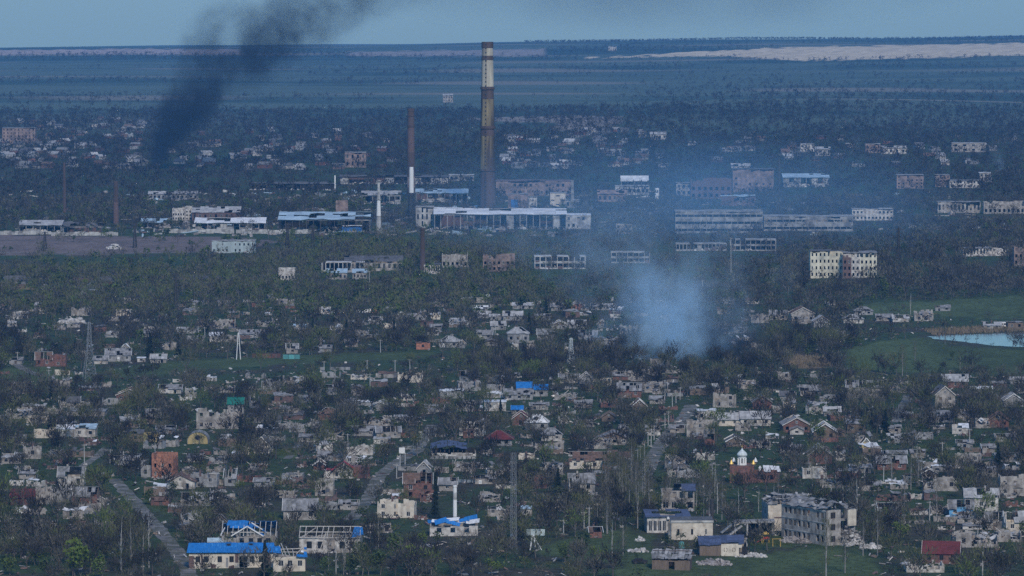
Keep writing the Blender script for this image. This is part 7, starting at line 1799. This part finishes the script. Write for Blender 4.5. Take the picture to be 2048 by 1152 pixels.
# -- reeds and meadow grass
def blades(name, label, polys, n, hgt_, wd, matn, tint, seed):
    rng = np.random.default_rng(seed); pts = []
    for poly in polys:
        a = np.array(poly); X_ = rng.uniform(a[:, 0].min(), a[:, 0].max(), n); Y_ = rng.uniform(a[:, 1].min(), a[:, 1].max(), n); k = inpoly(X_, Y_, poly)
        for u, v in zip(X_[k], np.minimum(Y_[k], 1160)): 
            t = CAM_H * FPX / (v + 28); pts.append((( u - 1024) / FPX * t, t))
    pts = np.array(pts); zz = hgt(pts[:, 0], pts[:, 1]); m = len(pts)
    base = np.stack([pts[:, 0], pts[:, 1], zz - .05], 1); dr = unit(np.stack([rng.normal(0, .3, m), rng.normal(0, .3, m), np.ones(m)], 1)); L = rng.uniform(.5, 1, m) * hgt_
    sd_ = np.stack([np.cos(rng.uniform(-.8, .8, m)), np.sin(rng.uniform(-.8, .8, m)), np.zeros(m)], 1) * wd / 2
    V = np.stack([base - sd_, base + sd_, base + dr * L[:, None]], 1).reshape(-1, 3)
    o = obj(name, np_mesh(name, V, np.arange(3 * m).reshape(-1, 3), np.zeros(m, int), np.clip(rng.normal(tint, .25, m), 0, 1), [matn])); tag(o, label, name, None, 'stuff')
blades('reeds', 'tan reeds along the pond bank and in the wet hollow', [[(1850, 662), (1960, 656), (2060, 652), (2060, 664), (1960, 667), (1870, 671)], PALE[6][0]], 2200, 2.4, .5, 'reed', .5, 1)
blades('grass', 'rough green grass on the meadows', MEADOWS, 2600, .55, .35, 'grass', .45, 2)
# ------------------------------------------------------------------ smoke
def smoke(name, label, cat, loc, Hh, sx, sy, r0, rk, color, amp, zdec, nscale, colz=None, thresh=.38, aniso=0.0, seed=0.0, blend=.35, topk=1.5, fl=.06):
    """a leaning, widening column of smoke: spine x = sx0*z + sx1*z^2, y = sy*z, radius r0 + rk*z; soft-edged noise inside"""
    v = []; f = []; nz, na = 14, 18; rr_ = random.Random(int(loc.x))
    for i in range(nz + 1):
        z = -1 + (Hh + 1) * i / nz
        zz = max(0, z); R_ = (r0 + rk * zz) * (1.05 if 0 < i < nz else .6)
        for k in range(na):
            q = 2 * math.pi * k / na; w_ = 1 + .08 * math.sin(q * 3 + i)
            v.append((sx[0] * zz + sx[1] * zz * zz + R_ * w_ * math.cos(q), sy * zz + R_ * w_ * math.sin(q), z))
    for i in range(nz):
        for k in range(na): f.append((i * na + k, i * na + (k + 1) % na, (i + 1) * na + (k + 1) % na, (i + 1) * na + k))
    f.append(tuple(range(na))[::-1]); f.append(tuple(nz * na + k for k in range(na)))
    def build(n, l, vol):
        vol.inputs["Color"].default_value = (*color, 1); vol.inputs["Anisotropy"].default_value = aniso
        tc = n.new("ShaderNodeTexCoord"); sp = n.new("ShaderNodeSeparateXYZ"); l.new(tc.outputs["Object"], sp.inputs[0])
        def M(op, a, b=None, c=None):
            m = n.new("ShaderNodeMath"); m.operation = op
            for i_, q in enumerate((a, b, c)):
                if q is None: continue
                if isinstance(q, (int, float)): m.inputs[i_].default_value = q
                else: l.new(q, m.inputs[i_])
            return m.outputs[0]
        z = M('MAXIMUM', sp.outputs[2], 0.0)
        no0 = n.new("ShaderNodeTexNoise"); no0.inputs["Scale"].default_value = nscale * .5; no0.inputs["Detail"].default_value = 2
        mp = n.new("ShaderNodeMapping"); mp.inputs["Location"].default_value = (seed, seed * 2, 0); l.new(tc.outputs["Object"], mp.inputs[0]); l.new(mp.outputs[0], no0.inputs["Vector"])
        rad = M('MULTIPLY_ADD', z, rk, r0)
        cx = M('ADD', M('MULTIPLY', z, sx[0]), M('MULTIPLY', M('MULTIPLY', z, z), sx[1]))
        wob = M('MULTIPLY', M('SUBTRACT', no0.outputs[0], .5), M('MULTIPLY', rad, 1.1))
        dx = M('ADD', M('SUBTRACT', sp.outputs[0], cx), wob); dy = M('ADD', M('SUBTRACT', sp.outputs[1], M('MULTIPLY', z, sy)), wob)
        d = M('DIVIDE', M('SQRT', M('ADD', M('MULTIPLY', dx, dx), M('MULTIPLY', dy, dy))), rad)
        no = n.new("ShaderNodeTexNoise"); no.inputs["Scale"].default_value = nscale; no.inputs["Detail"].default_value = 5; no.inputs["Roughness"].default_value = .55; l.new(mp.outputs[0], no.inputs["Vector"])
        e = M('SUBTRACT', M('SUBTRACT', 1.0, d), M('MULTIPLY', M('SUBTRACT', no.outputs[0], thresh), -1.9 * blend * 2))
        e = M('MAXIMUM', M('MINIMUM', e, 1.0), 0.0)
        rim = M('MAXIMUM', M('MINIMUM', M('MULTIPLY', M('SUBTRACT', 1.0, d), 3.5), 1.0), 0.0)
        fn = n.new("ShaderNodeTexNoise"); fn.inputs["Scale"].default_value = nscale * 3.2; fn.inputs["Detail"].default_value = 4; fn.inputs["Distortion"].default_value = .8; l.new(mp.outputs[0], fn.inputs["Vector"])
        fm = M('MAXIMUM', M('MULTIPLY', M('SUBTRACT', fn.outputs[0], .36), 6.0), fl)
        e = M('MULTIPLY', M('MULTIPLY', M('MULTIPLY', e, e), rim), fm)
        fade = M('POWER', 2.718, M('DIVIDE', z, -zdec)); top = M('MAXIMUM', M('MINIMUM', M('MULTIPLY', M('SUBTRACT', Hh, z), topk / Hh), 1.0), 0.0)
        l.new(M('MULTIPLY', M('MULTIPLY', e, fade), M('MULTIPLY', M('MULTIPLY', top, top), amp)), vol.inputs["Density"])
    mm = volume_mat(name + "_mat" + str(int(loc.x)), build)
    me = bpy.data.meshes.new(name); me.from_pydata(v, [], f); me.materials.append(mm)
    o = obj(name, me, None, loc); tag(o, label, cat, None, 'stuff'); return o
p = P(306, 338)
smoke('black_smoke', 'black smoke column leaning across the far suburb into the sky', 'smoke', p, 190, (.40, .0040), .1, 9, .66, (.06, .07, .095), .46, 40, .019, thresh=.48, seed=3.1, blend=.8, topk=5, fl=.4)
p = P(1345, 724)
smoke('white_smoke', 'pale blue-white smoke billowing from burning houses', 'smoke', p + Vector((0, 4, 0)), 62, (.85, -.011), .5, 15, 1.1, (.62, .82, .96), .066, 24, .058, thresh=.55, seed=7.7, blend=1.2, topk=1.3)
smoke('smoke_veil', 'thin wide smoke veil hanging above the pale smoke plume', 'smoke', p + Vector((0, 30, 0)), 76, (-.30, .0), .5, 34, 1.05, (.55, .78, .97), .038, 200, .028, thresh=.52, seed=2.7, blend=1.1, topk=1.3)
p = P(1274, 723)
smoke('white_smoke', 'thin pale smoke wisp rising beside the main white plume', 'smoke', p, 50, (.5, -.001), .3, 9, .5, (.68, .85, .96), .10, 24, .08, thresh=.55, seed=1.3, blend=1.2, topk=1.3)
p = P(1445, 718)
smoke('dark_smoke', 'dark smoke lying low beside the white plume', 'smoke', p, 34, (.5, .0), .4, 18, .55, (.07, .085, .12), .065, 30, .05, thresh=.47, seed=5.2, blend=.9)
p = P(2004, 352)
smoke('white_smoke', 'faint pale smoke wisp over the hazy slope', 'smoke', p, 34, (-.15, .0), .2, 4, .3, (.6, .78, .95), .03, 30, .05, thresh=.46, seed=9.2)
p = P(1716, 300)
smoke('white_smoke', 'faintest thin smoke wisp above the ruined villa', 'smoke', p, 26, (-.1, .0), .2, 4, .3, (.6, .78, .95), .022, 30, .05, thresh=.46, seed=4.2)
def drift(name, label, c, R_, color, amp, nsc):
    v = []; f = []; nu, nv = 20, 10
    for j in range(nv + 1):
        for k in range(nu):
            a = math.pi * j / nv; q = 2 * math.pi * k / nu; s_ = max(.02, math.sin(a)); v.append((R_.x * s_ * math.cos(q), R_.y * s_ * math.sin(q), R_.z * math.cos(a)))
    for j in range(nv):
        for k in range(nu): f.append((j * nu + k, (j + 1) * nu + k, (j + 1) * nu + (k + 1) % nu, j * nu + (k + 1) % nu))
    f.append(tuple(range(nu))); f.append(tuple(nv * nu + k for k in range(nu))[::-1])
    def build(n, l, vol):
        vol.inputs["Color"].default_value = (*color, 1)
        tc = n.new("ShaderNodeTexCoord"); mp = n.new("ShaderNodeMapping"); mp.inputs["Scale"].default_value = (1 / R_.x, 1 / R_.y, 1 / R_.z); l.new(tc.outputs["Object"], mp.inputs[0])
        ln = n.new("ShaderNodeVectorMath"); ln.operation = 'LENGTH'; l.new(mp.outputs[0], ln.inputs[0])
        no = n.new("ShaderNodeTexNoise"); no.inputs["Scale"].default_value = nsc; no.inputs["Detail"].default_value = 4; l.new(tc.outputs["Object"], no.inputs["Vector"])
        mr = n.new("ShaderNodeMapRange"); mr.inputs[1].default_value = 1.0; mr.inputs[2].default_value = .35; l.new(ln.outputs["Value"], mr.inputs[0])
        m2 = n.new("ShaderNodeMapRange"); m2.inputs[1].default_value = .32; m2.inputs[2].default_value = .68; l.new(no.outputs[0], m2.inputs[0])
        mu = n.new("ShaderNodeMath"); mu.operation = 'MULTIPLY'; l.new(mr.outputs[0], mu.inputs[0]); l.new(m2.outputs[0], mu.inputs[1])
        m3 = n.new("ShaderNodeMath"); m3.operation = 'MULTIPLY'; m3.inputs[1].default_value = amp; l.new(mu.outputs[0], m3.inputs[0]); l.new(m3.outputs[0], vol.inputs["Density"])
    mm = volume_mat(name + "_mat", build); me = bpy.data.meshes.new(name); me.from_pydata(v, [], f); me.materials.append(mm)
    tag(obj(name, me, None, c), label, 'smoke', None, 'stuff')
drift('drifting_smoke', 'thin grey smoke drifting from the black column along the sky', Vector((130, 3990, 168)), Vector((330, 90, 52)), (.16, .22, .32), .008, .012)
drift('smoke_bank', 'broad thin bank of blue smoke lying over the far half of the works', Vector((100, 2850, 20)), Vector((210, 430, 52)), (.30, .62, .98), .0016, .010)
settle_labels()
